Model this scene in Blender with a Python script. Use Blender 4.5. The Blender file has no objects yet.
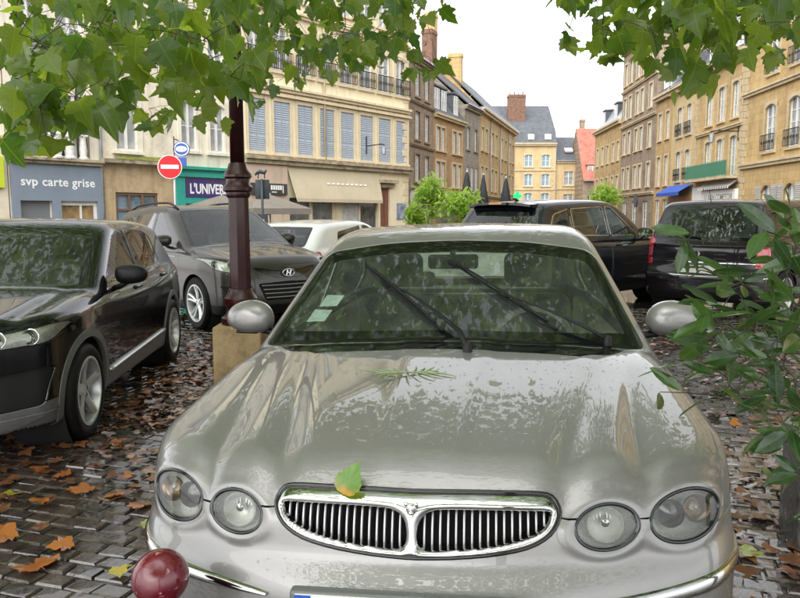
import bpy, bmesh, math, random
import numpy as np
from mathutils import Vector, Matrix
PI = math.pi
rnd = random.Random(7)
rng = np.random.default_rng(7)
scene = bpy.context.scene
COL = scene.collection

# ---------------------------------------------------------------- camera
CAM_H = 1.50
FPX = 720.0                       # focal length in pixels of an 800 px wide picture
cam_data = bpy.data.cameras.new('camera')
cam = bpy.data.objects.new('camera', cam_data)
COL.objects.link(cam)
cam.location = (0, 0, CAM_H)
cam.rotation_euler = (math.radians(90) - math.atan(85 / FPX), 0, 0)
cam_data.sensor_width = 36
cam_data.lens = 36 * FPX / 800
cam_data.clip_start = 0.05
cam_data.clip_end = 2000
scene.camera = cam

# ---------------------------------------------------------------- sky and sun (overcast)
SUN_EL, SUN_AZ = math.radians(52), math.radians(205)
world = bpy.data.worlds.new('World')
scene.world = world
world.use_nodes = True
wn = world.node_tree
wn.nodes.clear()
w_out = wn.nodes.new('ShaderNodeOutputWorld')
w_bg = wn.nodes.new('ShaderNodeBackground')
w_sky = wn.nodes.new('ShaderNodeTexSky')
w_sky.sky_type = 'NISHITA'
w_sky.sun_disc = False
w_sky.sun_elevation = SUN_EL
w_sky.sun_rotation = SUN_AZ
w_sky.air_density = 1.0
w_sky.dust_density = 1.0
w_sky.ozone_density = 1.0
w_bw = wn.nodes.new('ShaderNodeHueSaturation')      # cloud cover: nearly colourless
w_bw.inputs['Saturation'].default_value = 0.12
w_bg.inputs['Strength'].default_value = 0.15
wn.links.new(w_sky.outputs[0], w_bw.inputs['Color'])
wn.links.new(w_bw.outputs[0], w_bg.inputs['Color'])
wn.links.new(w_bg.outputs[0], w_out.inputs['Surface'])
sun_data = bpy.data.lights.new('sun', 'SUN')
sun_data.energy = 1.1
sun_data.angle = math.radians(85)
sun_data.color = (1.0, 0.97, 0.93)
sun = bpy.data.objects.new('sun', sun_data)
COL.objects.link(sun)
sun.rotation_euler = (math.radians(90) - SUN_EL, 0, PI - SUN_AZ)
vs = scene.view_settings
vs.view_transform = 'Standard'
vs.look = 'None'
vs.gamma = 1
vs.use_curve_mapping = False
vs.exposure = 1.6
cyc = scene.cycles
cyc.max_bounces = 8
cyc.transparent_max_bounces = 24
cyc.glossy_bounces = 5
cyc.transmission_bounces = 6
cyc.caustics_reflective = False
cyc.caustics_refractive = False
cyc.use_denoising = True

# ---------------------------------------------------------------- materials
MATS = {}
def nodes_of(m):
    m.use_nodes = True
    return m.node_tree.nodes, m.node_tree.links
def pbsdf(n):
    return n['Principled BSDF']
def mat(name, col, rough=0.5, metal=0.0, coat=0.0, spec=0.5, var=0.0, vscale=8.0, bump=0.0, bscale=40.0, rvar=0.0,
        emit=None, sheen=0.0, col2=None, coat_rough=0.03, detail=6.0, objvar=0.0, trans=0.0, sub=0.0, stretch=None):
    """principled material with procedural colour variation, roughness variation and fine relief"""
    if name in MATS: return MATS[name]
    m = bpy.data.materials.new(name)
    n, l = nodes_of(m)
    b = pbsdf(n)
    b.inputs['Base Color'].default_value = (*col, 1)
    b.inputs['Roughness'].default_value = rough
    b.inputs['Metallic'].default_value = metal
    b.inputs['Coat Weight'].default_value = coat
    b.inputs['Coat Roughness'].default_value = coat_rough
    b.inputs['Specular IOR Level'].default_value = spec
    if trans: b.inputs['Transmission Weight'].default_value = trans
    tc = n.new('ShaderNodeTexCoord')
    src = tc.outputs['Object']
    if stretch:
        mp = n.new('ShaderNodeMapping'); mp.inputs['Scale'].default_value = stretch
        l.new(src, mp.inputs['Vector']); src = mp.outputs[0]
    if var or rvar or col2:
        t = n.new('ShaderNodeTexNoise')
        t.inputs['Scale'].default_value = vscale
        t.inputs['Detail'].default_value = detail
        t.inputs['Roughness'].default_value = 0.65
        l.new(src, t.inputs['Vector'])
        if var or col2:
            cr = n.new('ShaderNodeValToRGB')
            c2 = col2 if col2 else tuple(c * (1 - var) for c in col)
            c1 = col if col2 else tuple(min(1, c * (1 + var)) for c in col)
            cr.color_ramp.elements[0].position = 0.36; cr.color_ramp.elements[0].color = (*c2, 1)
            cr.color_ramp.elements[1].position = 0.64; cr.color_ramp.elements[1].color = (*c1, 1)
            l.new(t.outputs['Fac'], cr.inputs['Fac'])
            last = cr.outputs['Color']
            if objvar:
                oi = n.new('ShaderNodeObjectInfo')
                mr = n.new('ShaderNodeMapRange')
                mr.inputs['To Min'].default_value = 1 - objvar; mr.inputs['To Max'].default_value = 1 + objvar
                l.new(oi.outputs['Random'], mr.inputs['Value'])
                hs = n.new('ShaderNodeHueSaturation'); l.new(last, hs.inputs['Color']); l.new(mr.outputs[0], hs.inputs['Value'])
                last = hs.outputs[0]
            l.new(last, b.inputs['Base Color'])
        if rvar:
            mr = n.new('ShaderNodeMapRange')
            mr.inputs['From Min'].default_value = 0.35; mr.inputs['From Max'].default_value = 0.65
            mr.inputs['To Min'].default_value = max(0.02, rough - rvar); mr.inputs['To Max'].default_value = min(1, rough + rvar)
            l.new(t.outputs['Fac'], mr.inputs['Value']); l.new(mr.outputs[0], b.inputs['Roughness'])
    if bump:
        t2 = n.new('ShaderNodeTexNoise'); t2.inputs['Scale'].default_value = bscale; t2.inputs['Detail'].default_value = 4
        l.new(src, t2.inputs['Vector'])
        bp = n.new('ShaderNodeBump'); bp.inputs['Strength'].default_value = bump; bp.inputs['Distance'].default_value = 0.01
        l.new(t2.outputs['Fac'], bp.inputs['Height']); l.new(bp.outputs[0], b.inputs['Normal'])
    if emit:
        b.inputs['Emission Color'].default_value = (*emit[:3], 1); b.inputs['Emission Strength'].default_value = emit[3]
    MATS[name] = m
    return m
def glass(name, tint=(0.8, 0.86, 0.82), rough=0.0, boost=1.0, ior=1.5, drops=0.0, film=0.0, mist=False):
    """thin glass: fresnel mix of tinted transparency and mirror reflection"""
    if name in MATS: return MATS[name]
    m = bpy.data.materials.new(name)
    n, l = nodes_of(m)
    n.remove(pbsdf(n))
    out = n['Material Output']
    tr = n.new('ShaderNodeBsdfTransparent'); tr.inputs['Color'].default_value = (*tint, 1)
    gl = n.new('ShaderNodeBsdfGlossy'); gl.inputs['Roughness'].default_value = rough
    gl.inputs['Color'].default_value = (1, 1, 1, 1)
    fr = n.new('ShaderNodeFresnel'); fr.inputs['IOR'].default_value = ior
    mu = n.new('ShaderNodeMath'); mu.operation = 'MULTIPLY'; mu.inputs[1].default_value = boost; mu.use_clamp = True
    mx = n.new('ShaderNodeMixShader')
    l.new(fr.outputs[0], mu.inputs[0]); l.new(mu.outputs[0], mx.inputs['Fac'])
    l.new(tr.outputs[0], mx.inputs[1]); l.new(gl.outputs[0], mx.inputs[2])
    last = mx.outputs[0]
    if film:      # thin film of dust and rain on the pane
        df = n.new('ShaderNodeBsdfTranslucent' if mist else 'ShaderNodeBsdfDiffuse'); df.inputs['Color'].default_value = (.66, .74, .70, 1)
        tc = n.new('ShaderNodeTexCoord'); nz = n.new('ShaderNodeTexNoise'); nz.inputs['Scale'].default_value = 5; nz.inputs['Detail'].default_value = 7; l.new(tc.outputs['Object'], nz.inputs['Vector'])
        mr = n.new('ShaderNodeMapRange'); mr.inputs['From Min'].default_value = .3; mr.inputs['From Max'].default_value = .7; mr.inputs['To Min'].default_value = film * .6; mr.inputs['To Max'].default_value = film * 1.4
        l.new(nz.outputs['Fac'], mr.inputs['Value']); m2 = n.new('ShaderNodeMixShader'); l.new(mr.outputs[0], m2.inputs[0]); l.new(last, m2.inputs[1]); l.new(df.outputs[0], m2.inputs[2]); last = m2.outputs[0]
    l.new(last, out.inputs['Surface'])
    if drops:
        tc = n.new('ShaderNodeTexCoord'); v = n.new('ShaderNodeTexNoise'); v.inputs['Scale'].default_value = 60; v.inputs['Detail'].default_value = 1
        l.new(tc.outputs['Object'], v.inputs['Vector'])
        bp = n.new('ShaderNodeBump'); bp.inputs['Strength'].default_value = drops; bp.inputs['Distance'].default_value = 0.004
        l.new(v.outputs['Fac'], bp.inputs['Height']); l.new(bp.outputs[0], gl.inputs['Normal'])
    MATS[name] = m
    return m

# ---------------------------------------------------------------- object helpers
def tag(o, label=None, cat=None, group=None, kind=None):
    if label: o['label'] = label
    if cat: o['category'] = cat
    if group: o['group'] = group
    if kind: o['kind'] = kind
    return o
def empty(name, loc=(0, 0, 0), rz=0.0, rx=0.0, ry=0.0, parent=None):
    o = bpy.data.objects.new(name, None)
    o.empty_display_size = 0.2
    COL.objects.link(o)
    o.rotation_mode = 'XYZ'
    o.location = loc; o.rotation_euler = (rx, ry, rz)
    if parent: o.parent = parent
    return o
def mesh_obj(name, verts, faces, m=None, parent=None, smooth=False, normals=None, autosharp=None):
    me = bpy.data.meshes.new(name)
    verts = np.asarray(verts, dtype=np.float64)
    me.from_pydata(verts.tolist(), [], faces.tolist() if isinstance(faces, np.ndarray) else faces)
    return finish(name, me, m, parent, smooth, normals, autosharp)
def finish(name, me, m=None, parent=None, smooth=False, normals=None, autosharp=None):
    if m is not None:
        for x in (m if isinstance(m, (list, tuple)) else [m]): me.materials.append(x)
    if smooth:
        me.polygons.foreach_set('use_smooth', [True] * len(me.polygons))
        if autosharp is not None: me.set_sharp_from_angle(angle=math.radians(autosharp))
    if normals is not None:
        me.normals_split_custom_set_from_vertices(np.asarray(normals).tolist())
    o = bpy.data.objects.new(name, me)
    COL.objects.link(o)
    if parent: o.parent = parent
    return o
class MB:
    """collects boxes, tubes, lathes, prisms into one mesh"""
    def __init__(s): s.v = []; s.f = []; s.mi = []; s.m = 0
    def mat(s, i): s.m = i; return s
    def add(s, vs, fs):
        o = len(s.v); s.v += [tuple(map(float, v)) for v in vs]
        for f in fs: s.f.append(tuple(o + i for i in f)); s.mi.append(s.m)
        return s
    def box(s, x0, x1, y0, y1, z0, z1):
        return s.add([(x0,y0,z0),(x1,y0,z0),(x1,y1,z0),(x0,y1,z0),(x0,y0,z1),(x1,y0,z1),(x1,y1,z1),(x0,y1,z1)],
                     [(0,3,2,1),(4,5,6,7),(0,1,5,4),(1,2,6,5),(2,3,7,6),(3,0,4,7)])
    def bar(s, a, b, w, h=None, up=(0, 0, 1)):
        a, b = Vector(a), Vector(b); h = h or w
        d = (b - a).normalized(); u = Vector(up)
        if abs(d.dot(u)) > .98: u = Vector((0, 1, 0))
        r = d.cross(u).normalized() * (w / 2); u = r.cross(d).normalized() * (h / 2)
        vs = [p + sx * r + sy * u for p in (a, b) for sx, sy in ((-1,-1),(1,-1),(1,1),(-1,1))]
        return s.add(vs, [(3,2,1,0),(4,5,6,7),(0,1,5,4),(1,2,6,5),(2,3,7,6),(3,0,4,7)])
    def tube(s, pts, rad, n=8, cap=True, flat=1.0):
        pts = [Vector(p) for p in pts]; k = len(pts)
        rs = rad if isinstance(rad, (list, tuple)) else [rad] * k
        vs = []; u = None
        for i, p in enumerate(pts):
            d = (pts[min(i + 1, k - 1)] - pts[max(i - 1, 0)]).normalized()
            if u is None:
                u = Vector((0, 0, 1)) if abs(d.z) < .9 else Vector((1, 0, 0))
            u = (u - d * u.dot(d)).normalized(); w = d.cross(u)
            for j in range(n):
                a = 2 * PI * j / n
                vs.append(p + (u * math.cos(a) * flat + w * math.sin(a)) * rs[i])
        fs = [(i*n+j, i*n+(j+1)%n, (i+1)*n+(j+1)%n, (i+1)*n+j) for i in range(k-1) for j in range(n)]
        if cap: fs += [tuple(range(n))[::-1], tuple(range((k-1)*n, k*n))]
        return s.add(vs, fs)
    def lathe(s, prof, n=24, c=(0, 0, 0), axis='z', cap=True):
        vs = []
        for r, h in prof:
            for j in range(n):
                a = 2 * PI * j / n
                p = (r*math.cos(a), r*math.sin(a), h)
                if axis == 'x': p = (p[2], p[0], p[1])
                elif axis == 'y': p = (p[0], p[2], p[1])
                vs.append((p[0]+c[0], p[1]+c[1], p[2]+c[2]))
        k = len(prof)
        fs = [(i*n+j, i*n+(j+1)%n, (i+1)*n+(j+1)%n, (i+1)*n+j) for i in range(k-1) for j in range(n)]
        if axis == 'y': fs = [f[::-1] for f in fs]
        if cap: fs += [tuple(range(n))[::-1], tuple(range((k-1)*n, k*n))]
        return s.add(vs, fs)
    def prism(s, poly, h0, h1, fn=None):
        """2d polygon (a,b) swept from h0 to h1; fn maps (a,b,h) to xyz"""
        fn = fn or (lambda a, b, h: (a, h, b)); n = len(poly)
        vs = [fn(a, b, h0) for a, b in poly] + [fn(a, b, h1) for a, b in poly]
        fs = [tuple(range(n)), tuple(range(2*n-1, n-1, -1))] + [(i, n+i, n+(i+1)%n, (i+1)%n) for i in range(n)]
        return s.add(vs, fs)
    def xform(s, M):
        s.v = [tuple(M @ Vector(v)) for v in s.v]; return s
    def build(s, name, m=None, parent=None, smooth=False, autosharp=None, bevel=0, seg=2, fixn=False):
        me = bpy.data.meshes.new(name); me.from_pydata(s.v, [], s.f)
        o = finish(name, me, m, parent, smooth, None, autosharp)
        if len(me.materials) > 1: me.polygons.foreach_set('material_index', s.mi)
        if fixn or bevel:
            bm = bmesh.new(); bm.from_mesh(me)
            if fixn: bmesh.ops.recalc_face_normals(bm, faces=bm.faces)
            if bevel:
                bmesh.ops.remove_doubles(bm, verts=bm.verts, dist=1e-5)
                es = [e for e in bm.edges if len(e.link_faces) == 2 and e.calc_face_angle(0) > 0.6]
                bmesh.ops.bevel(bm, geom=es, offset=bevel, segments=seg, profile=.5, affect='EDGES', clamp_overlap=True)
                for f in bm.faces: f.smooth = True
            bm.to_mesh(me); bm.free()
            if bevel: me.set_sharp_from_angle(angle=math.radians(50))
        return o
def copy_tree(o, parent=None):
    c = o.copy(); COL.objects.link(c); c.parent = parent
    for ch in o.children: copy_tree(ch, c)
    return c
def text_obj(txt, size, m, parent, loc, rot, name='lettering', depth=0.004, space=1.0, bold=0.0, sx=1.0):
    cu = bpy.data.curves.new(name, 'FONT'); cu.body = txt; cu.size = size; cu.extrude = depth; cu.align_x = 'CENTER'; cu.align_y = 'CENTER'
    cu.space_character = space; cu.offset = bold; cu.resolution_u = 3
    t = bpy.data.objects.new(name, cu); COL.objects.link(t)
    dg = bpy.context.evaluated_depsgraph_get()
    me = bpy.data.meshes.new_from_object(t.evaluated_get(dg)); me.name = name
    bpy.data.objects.remove(t); bpy.data.curves.remove(cu)
    me.materials.clear(); me.materials.append(m)
    o = bpy.data.objects.new(name, me); COL.objects.link(o); o.parent = parent
    o.location = loc; o.rotation_euler = rot; o.scale = (sx, 1, 1)
    return o
def ground_z(x, y=0.0):
    return 0.015 * x
# ---------------------------------------------------------------- car surfaces
def spline(xs, ys):
    """natural cubic spline, linear outside"""
    xs = np.asarray(xs, float); ys = np.asarray(ys, float); n = len(xs)
    h = np.diff(xs); A = np.zeros((n, n)); r = np.zeros(n); A[0, 0] = A[-1, -1] = 1
    for i in range(1, n - 1):
        A[i, i-1] = h[i-1]; A[i, i] = 2 * (h[i-1] + h[i]); A[i, i+1] = h[i]
        r[i] = 3 * ((ys[i+1] - ys[i]) / h[i] - (ys[i] - ys[i-1]) / h[i-1])
    c = np.linalg.solve(A, r)
    b = np.diff(ys) / h - h * (2 * c[:-1] + c[1:]) / 3
    d = np.diff(c) / (3 * h)
    s_end = b[-1] + 2*c[-2]*h[-1] + 3*d[-1]*h[-1]**2
    def f(x):
        x = np.asarray(x, float)
        xc = np.clip(x, xs[0], xs[-1])
        i = np.clip(np.searchsorted(xs, xc, side='right') - 1, 0, n - 2)
        t = xc - xs[i]
        v = ys[i] + b[i]*t + c[i]*t*t + d[i]*t**3
        return v + np.where(x < xs[0], (x - xs[0]) * b[0], 0) + np.where(x > xs[-1], (x - xs[-1]) * s_end, 0)
    return f
def smax(a, b, k):
    h = np.maximum(k - np.abs(a - b), 0) / k
    return np.maximum(a, b) + h * h * k * .25
def smin(a, b, k): return -smax(-a, -b, k)
def catmull(pts, n=8, closed=True):
    P = np.asarray(pts, float); m = len(P); out = []
    for i in range(m if closed else m - 1):
        p0, p1, p2, p3 = (P[(i + j - 1) % m] if closed else P[min(max(i + j - 1, 0), m - 1)] for j in range(4))
        for t in np.arange(n) / n:
            out.append(.5 * (2*p1 + (p2-p0)*t + (2*p0-5*p1+4*p2-p3)*t*t + (3*p1-p0-3*p2+p3)*t**3))
    if not closed: out.append(P[-1])
    return np.array(out)
def roundpoly(pts, r, n=5):
    """polygon with rounded corners"""
    P = np.asarray(pts, float); m = len(P); out = []
    rs = r if hasattr(r, '__len__') else [r] * m
    for i in range(m):
        a, b, c = P[i-1], P[i], P[(i+1) % m]
        da = (a - b); dc = (c - b); la = np.linalg.norm(da); lc = np.linalg.norm(dc)
        k = min(rs[i], la * .48, lc * .48)
        if k < 1e-4: out.append(b); continue
        p, q = b + da / la * k, b + dc / lc * k
        for t in np.linspace(0, 1, n): out.append((1-t)**2*p + 2*t*(1-t)*b + t*t*q)
    return np.array(out)
def psdf(q, poly):
    """signed distance to polygon, negative inside; q (n,2)"""
    poly = np.asarray(poly, float); q = np.asarray(q, float)
    d2 = np.full(len(q), 1e9); ins = np.zeros(len(q), bool)
    lo, hi = poly.min(0) - .25, poly.max(0) + .25
    near = np.where(((q > lo) & (q < hi)).all(1))[0]
    qq = q[near]; dd = np.full(len(qq), 1e9); ii = np.zeros(len(qq), bool)
    for i in range(len(poly)):
        a, b = poly[i-1], poly[i]; e = b - a; w = qq - a
        t = np.clip((w @ e) / max(e @ e, 1e-12), 0, 1)
        dd = np.minimum(dd, ((w - t[:, None] * e)**2).sum(1))
        c = (a[1] > qq[:, 1]) != (b[1] > qq[:, 1])
        with np.errstate(divide='ignore', invalid='ignore'):
            xi = a[0] + (qq[:, 1] - a[1]) * (b[0] - a[0]) / (b[1] - a[1])
        ii ^= c & (qq[:, 0] < xi)
    out = np.full(len(q), .3)
    out[near] = np.where(ii, -1, 1) * np.sqrt(dd)
    return out
def body_fn(P):
    """implicit surface of a car (negative inside). x lateral, y back from the nose, z up"""
    top, crown, wid, sec, yf, yr, gh = P['top'], P['crown'], P['wid'], P['sec'], P['yf'], P['yr'], P['gh']
    kt, kc = P.get('kt', .12), P.get('kc', .12)
    zb0 = P.get('zbot', .20)
    def F(x, y, z):
        ax = np.sqrt(x * x + 1e-8)
        f = smax(ax - wid(y) * sec(z), yf(ax, z) - y, kc)
        f = smax(f, y - yr(ax, z), kc)
        f = smax(f, z - (top(y) - crown(y, ax)), kt)
        f = smax(f, zb0 - z, .06)
        yb, zb, yt, zt = gh['ws']; L = math.hypot(yt - yb, zt - zb)
        g = (yb + (z - zb) * (yt - yb) / (zt - zb) + gh['cw'] * x * x - y) * (zt - zb) / L
        yb, zb, yt, zt = gh['rw']; L = math.hypot(yt - yb, zt - zb)
        h = (y - (yb + (z - zb) * (yt - yb) / (zt - zb) - gh.get('crw', .2) * x * x)) * abs(zt - zb) / L
        s = (ax - (gh['wb'](y) - gh['tum'] * (z - gh['zb']))) / math.sqrt(1 + gh['tum']**2)
        k = gh.get('k', .08)
        g = smax(smax(g, s, k), h, k)
        g = smax(g, z - (gh['roof'](y) - gh.get('rc', .08) * x * x), gh.get('kr', .1))
        g = smax(g, gh['zb'] - .06 - z, .02)
        return smin(f, g, P.get('ku', .02))
    return F
def cast(F, P, ys, nf, nr, sect, zc=.55, tmax=2.8):
    """structured grid of the surface: rays from a spine; ys spine stations, nf/nr fan steps at nose and tail, sect = half section directions"""
    O = []; D = []
    th = sect
    def ring(y, phi):
        O.append(np.stack([np.zeros_like(th), np.full_like(th, y), np.full_like(th, zc)], 1))
        D.append(np.stack([np.sin(th) * math.cos(phi), np.full_like(th, -math.sin(phi)), np.cos(th) * math.cos(phi)], 1))
    for i in range(nf): ring(ys[0], PI / 2 * .9985 * (1 - i / nf))
    for y in ys: ring(y, 0)
    for i in range(1, nr + 1): ring(ys[-1], -PI / 2 * .9985 * i / nr)
    R, C = len(O), len(th)
    O = np.concatenate(O); D = np.concatenate(D)
    lo = np.zeros(len(O)); hi = np.full(len(O), tmax)
    for _ in range(24):
        mid = .5 * (lo + hi); p = O + D * mid[:, None]
        ins = F(p[:, 0], p[:, 1], p[:, 2]) < 0
        lo = np.where(ins, mid, lo); hi = np.where(ins, hi, mid)
    V = O + D * lo[:, None]
    # mirror to the full car
    Vm = V.copy(); Vm[:, 0] *= -1
    G = V.reshape(R, C, 3); Gm = Vm.reshape(R, C, 3)
    full = np.concatenate([Gm[:, :0:-1], G], 1)         # -x ... +x, centre shared
    full[:, C - 1, 0] = 0
    C2 = full.shape[1]
    idx = np.arange(R * C2).reshape(R, C2)
    q = np.stack([idx[:-1, :-1], idx[:-1, 1:], idx[1:, 1:], idx[1:, :-1]], -1).reshape(-1, 4)
    return full.reshape(-1, 3), q
def section_dirs(n, hw=.9, up=.38, dn=.33, p=3.2):
    """directions from straight up to straight down, evenly spread over a superellipse section"""
    t = np.linspace(0, PI, 4000)
    s, c = np.sin(t), np.cos(t)
    x = hw * np.sign(s) * np.abs(s)**(2/p); z = np.where(c > 0, up, dn) * np.sign(c) * np.abs(c)**(2/p)
    L = np.concatenate([[0], np.cumsum(np.hypot(np.diff(x), np.diff(z)))])
    L = L / L[-1]
    u = np.linspace(0, 1, n)
    return np.arctan2(np.interp(u, L, x), np.interp(u, L, z)).clip(1e-4, PI - 1e-4)
class Shell:
    def __init__(s, F, V, Q):
        Q = np.concatenate([Q[:, [0, 1, 2]], Q[:, [0, 2, 3]]])
        s.F, s.V, s.Q = F, V, Q
        s.lock = np.zeros(len(V), bool)
        e = np.sort(np.concatenate([Q[:, [0,1]], Q[:, [1,2]], Q[:, [2,0]]]), 1)
        s.E = np.unique(e[:, 0].astype(np.int64) * (len(V) + 1) + e[:, 1])
        s.E = np.stack([s.E // (len(V) + 1), s.E % (len(V) + 1)], 1)
        s.panel = np.zeros(len(Q), int)                  # 0 = unassigned
    def cut(s, g):
        """snap the grid to the curve g = 0 (g function of the vertex array)"""
        v = g(s.V); a, b = s.E[:, 0], s.E[:, 1]
        cr = np.where(v[a] * v[b] < 0)[0]
        if not len(cr): return
        a, b = a[cr], b[cr]; t = v[a] / (v[a] - v[b])
        pick_a = t < .5
        pick_a = np.where(s.lock[a] & ~s.lock[b], False, np.where(s.lock[b] & ~s.lock[a], True, pick_a))
        vi = np.where(pick_a, a, b); pos = s.V[a] + (s.V[b] - s.V[a]) * t[:, None]
        dist = np.linalg.norm(pos - s.V[vi], axis=1)
        o = np.argsort(-dist)
        newV = s.V.copy(); newV[vi[o]] = pos[o]
        s.V = newV; s.lock[vi] = True
    def centers(s): return s.V[s.Q].mean(1)
    def normals(s, V):
        e = 2e-4; F = s.F; x, y, z = V[:, 0], V[:, 1], V[:, 2]
        n = np.stack([F(x+e,y,z)-F(x-e,y,z), F(x,y+e,z)-F(x,y-e,z), F(x,y,z+e)-F(x,y,z-e)], 1)
        return n / np.maximum(np.linalg.norm(n, axis=1, keepdims=True), 1e-9)
    def part(s, name, mask, m, parent, gap=.0018, flange=.012, push=None, flange_mat=None, tol=None):
        """one panel as an object: faces in mask, edges pulled back by gap and turned in"""
        Q = s.Q[mask]
        if not len(Q): return None
        used, inv = np.unique(Q, return_inverse=True); Q = inv.reshape(-1, 3)
        V = s.V[used].copy()
        # triangles where a snapped quad collapsed
        N = s.normals(V)
        if push is not None: V = V + N * push(V)[:, None]
        e = np.concatenate([Q[:, [0,1]], Q[:, [1,2]], Q[:, [2,0]]])
        key = np.sort(e, 1); key = key[:, 0].astype(np.int64) * (len(V) + 1) + key[:, 1]
        _, first, cnt = np.unique(key, return_index=True, return_counts=True)
        be = e[first[cnt == 1]]
        faces = Q.tolist(); norm = N
        if (gap or flange) and len(be):
            bv = np.unique(be); inw = np.zeros_like(V); tan = np.zeros_like(V)
            fc = V[Q].mean(1)
            isb = np.zeros(len(V), bool); isb[bv] = True
            for k in range(3):
                w = isb[Q[:, k]]
                np.add.at(inw, Q[w, k], fc[w] - V[Q[w, k]])
            d = V[be[:, 1]] - V[be[:, 0]]; d /= np.maximum(np.linalg.norm(d, axis=1, keepdims=True), 1e-9)
            np.add.at(tan, be[:, 0], d); np.add.at(tan, be[:, 1], d)
            tan /= np.maximum(np.linalg.norm(tan, axis=1, keepdims=True), 1e-9)
            inw -= N * (inw * N).sum(1, keepdims=True); inw -= tan * (inw * tan).sum(1, keepdims=True)
            inw /= np.maximum(np.linalg.norm(inw, axis=1, keepdims=True), 1e-9)
            V[bv] += inw[bv] * gap
            if flange:
                o = len(V); mp = -np.ones(o, int); mp[bv] = np.arange(len(bv))
                nb = len(bv)
                V = np.concatenate([V, V[bv], V[bv] - N[bv] * flange])
                side = -inw[bv]
                norm = np.concatenate([N, (side + N[bv]) / np.sqrt(2), side])
                for a, b in be: faces.append([o + mp[b], o + mp[a], o + nb + mp[a], o + nb + mp[b]])
        return mesh_obj(name, V, faces, m, parent, True, norm)
def drop_to(F, O, D, tmax=3.0, n=80):
    """points where rays O + t D enter the surface F (march then bisect)"""
    O = np.asarray(O, float); D = np.broadcast_to(np.asarray(D, float), O.shape)
    ts = np.linspace(0, tmax, n)
    p = O[:, None] + D[:, None] * ts[None, :, None]
    ins = F(p[..., 0].ravel(), p[..., 1].ravel(), p[..., 2].ravel()).reshape(len(O), n) < 0
    i = np.where(ins.any(1), ins.argmax(1), n - 1); i = np.maximum(i, 1)
    lo, hi = ts[i-1], ts[i]
    for _ in range(16):
        m = .5 * (lo + hi); p = O + D * m[:, None]; ins = F(p[:, 0], p[:, 1], p[:, 2]) < 0
        hi = np.where(ins, m, hi); lo = np.where(ins, lo, m)
    return O + D * hi[:, None]
def grad(F, p):
    e = 5e-4; x, y, z = (np.array([c]) for c in p)
    n = np.array([F(x+e,y,z)-F(x-e,y,z), F(x,y+e,z)-F(x,y-e,z), F(x,y,z+e)-F(x,y,z-e)])[:, 0]
    return n / np.linalg.norm(n)

# ---------------------------------------------------------------- car materials
M_black = mat('black_plastic', (.008, .008, .009), .42, spec=.25, bump=.15, bscale=300)
M_rubber = mat('tyre_rubber', (.009, .009, .009), .6, var=.3, vscale=20, spec=.2)
M_dark = mat('dark_cavity', (.006, .006, .006), .8)
M_chrome = mat('chrome', (.50, .50, .49), .07, 1.0, rvar=.04, vscale=15)
M_gloss = mat('gloss_black', (.006, .006, .007), .06, spec=.6)
M_alloy = mat('alloy', (.62, .63, .64), .32, .55, coat=.3, var=.12, vscale=10)
M_seat = mat('seat_cloth', (.10, .10, .092), .75, var=.25, vscale=30)
M_trim = mat('cabin_trim', (.36, .34, .27), .7, var=.15, vscale=12)
M_dash = mat('dashboard', (.10, .105, .09), .55, var=.2, vscale=20)
M_wglass = glass('windscreen_glass', (.86, .93, .88), 0.0, 1.15, film=.032)
M_mist = glass('misted_rear_glass', (.80, .92, .86), 0.0, 1.0, film=.42, mist=True)
M_sglass = glass('side_glass', (.80, .87, .83), 0.0, 1.25, film=.02)
M_priv = glass('privacy_glass', (.12, .15, .14), 0.0, 1.8)
M_lens = glass('lamp_lens', (.92, .93, .9), .02, 1.0)
M_redlens = mat('red_lens', (.55, .015, .03), .12, coat=1.0, spec=.7)
M_redpale = mat('pink_lens', (.58, .06, .09), .12, coat=.6, spec=.7)
M_amber = mat('amber_lens', (.8, .25, .02), .2, coat=1.0)
M_white_plate = mat('number_plate_white', (.75, .75, .72), .35)
M_plate_blue = mat('number_plate_blue', (.02, .09, .42), .35)
M_mirrorglass = mat('mirror_glass', (.75, .78, .8), .03, 1.0)
def paint(name, col, metal=.0, rough=.35, dirt=.1, coat=1.0, spec=.25):
    return mat(name, col, rough, metal, coat=coat, spec=spec, var=dirt, vscale=3.0, bump=.012, bscale=90, coat_rough=.015)

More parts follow.
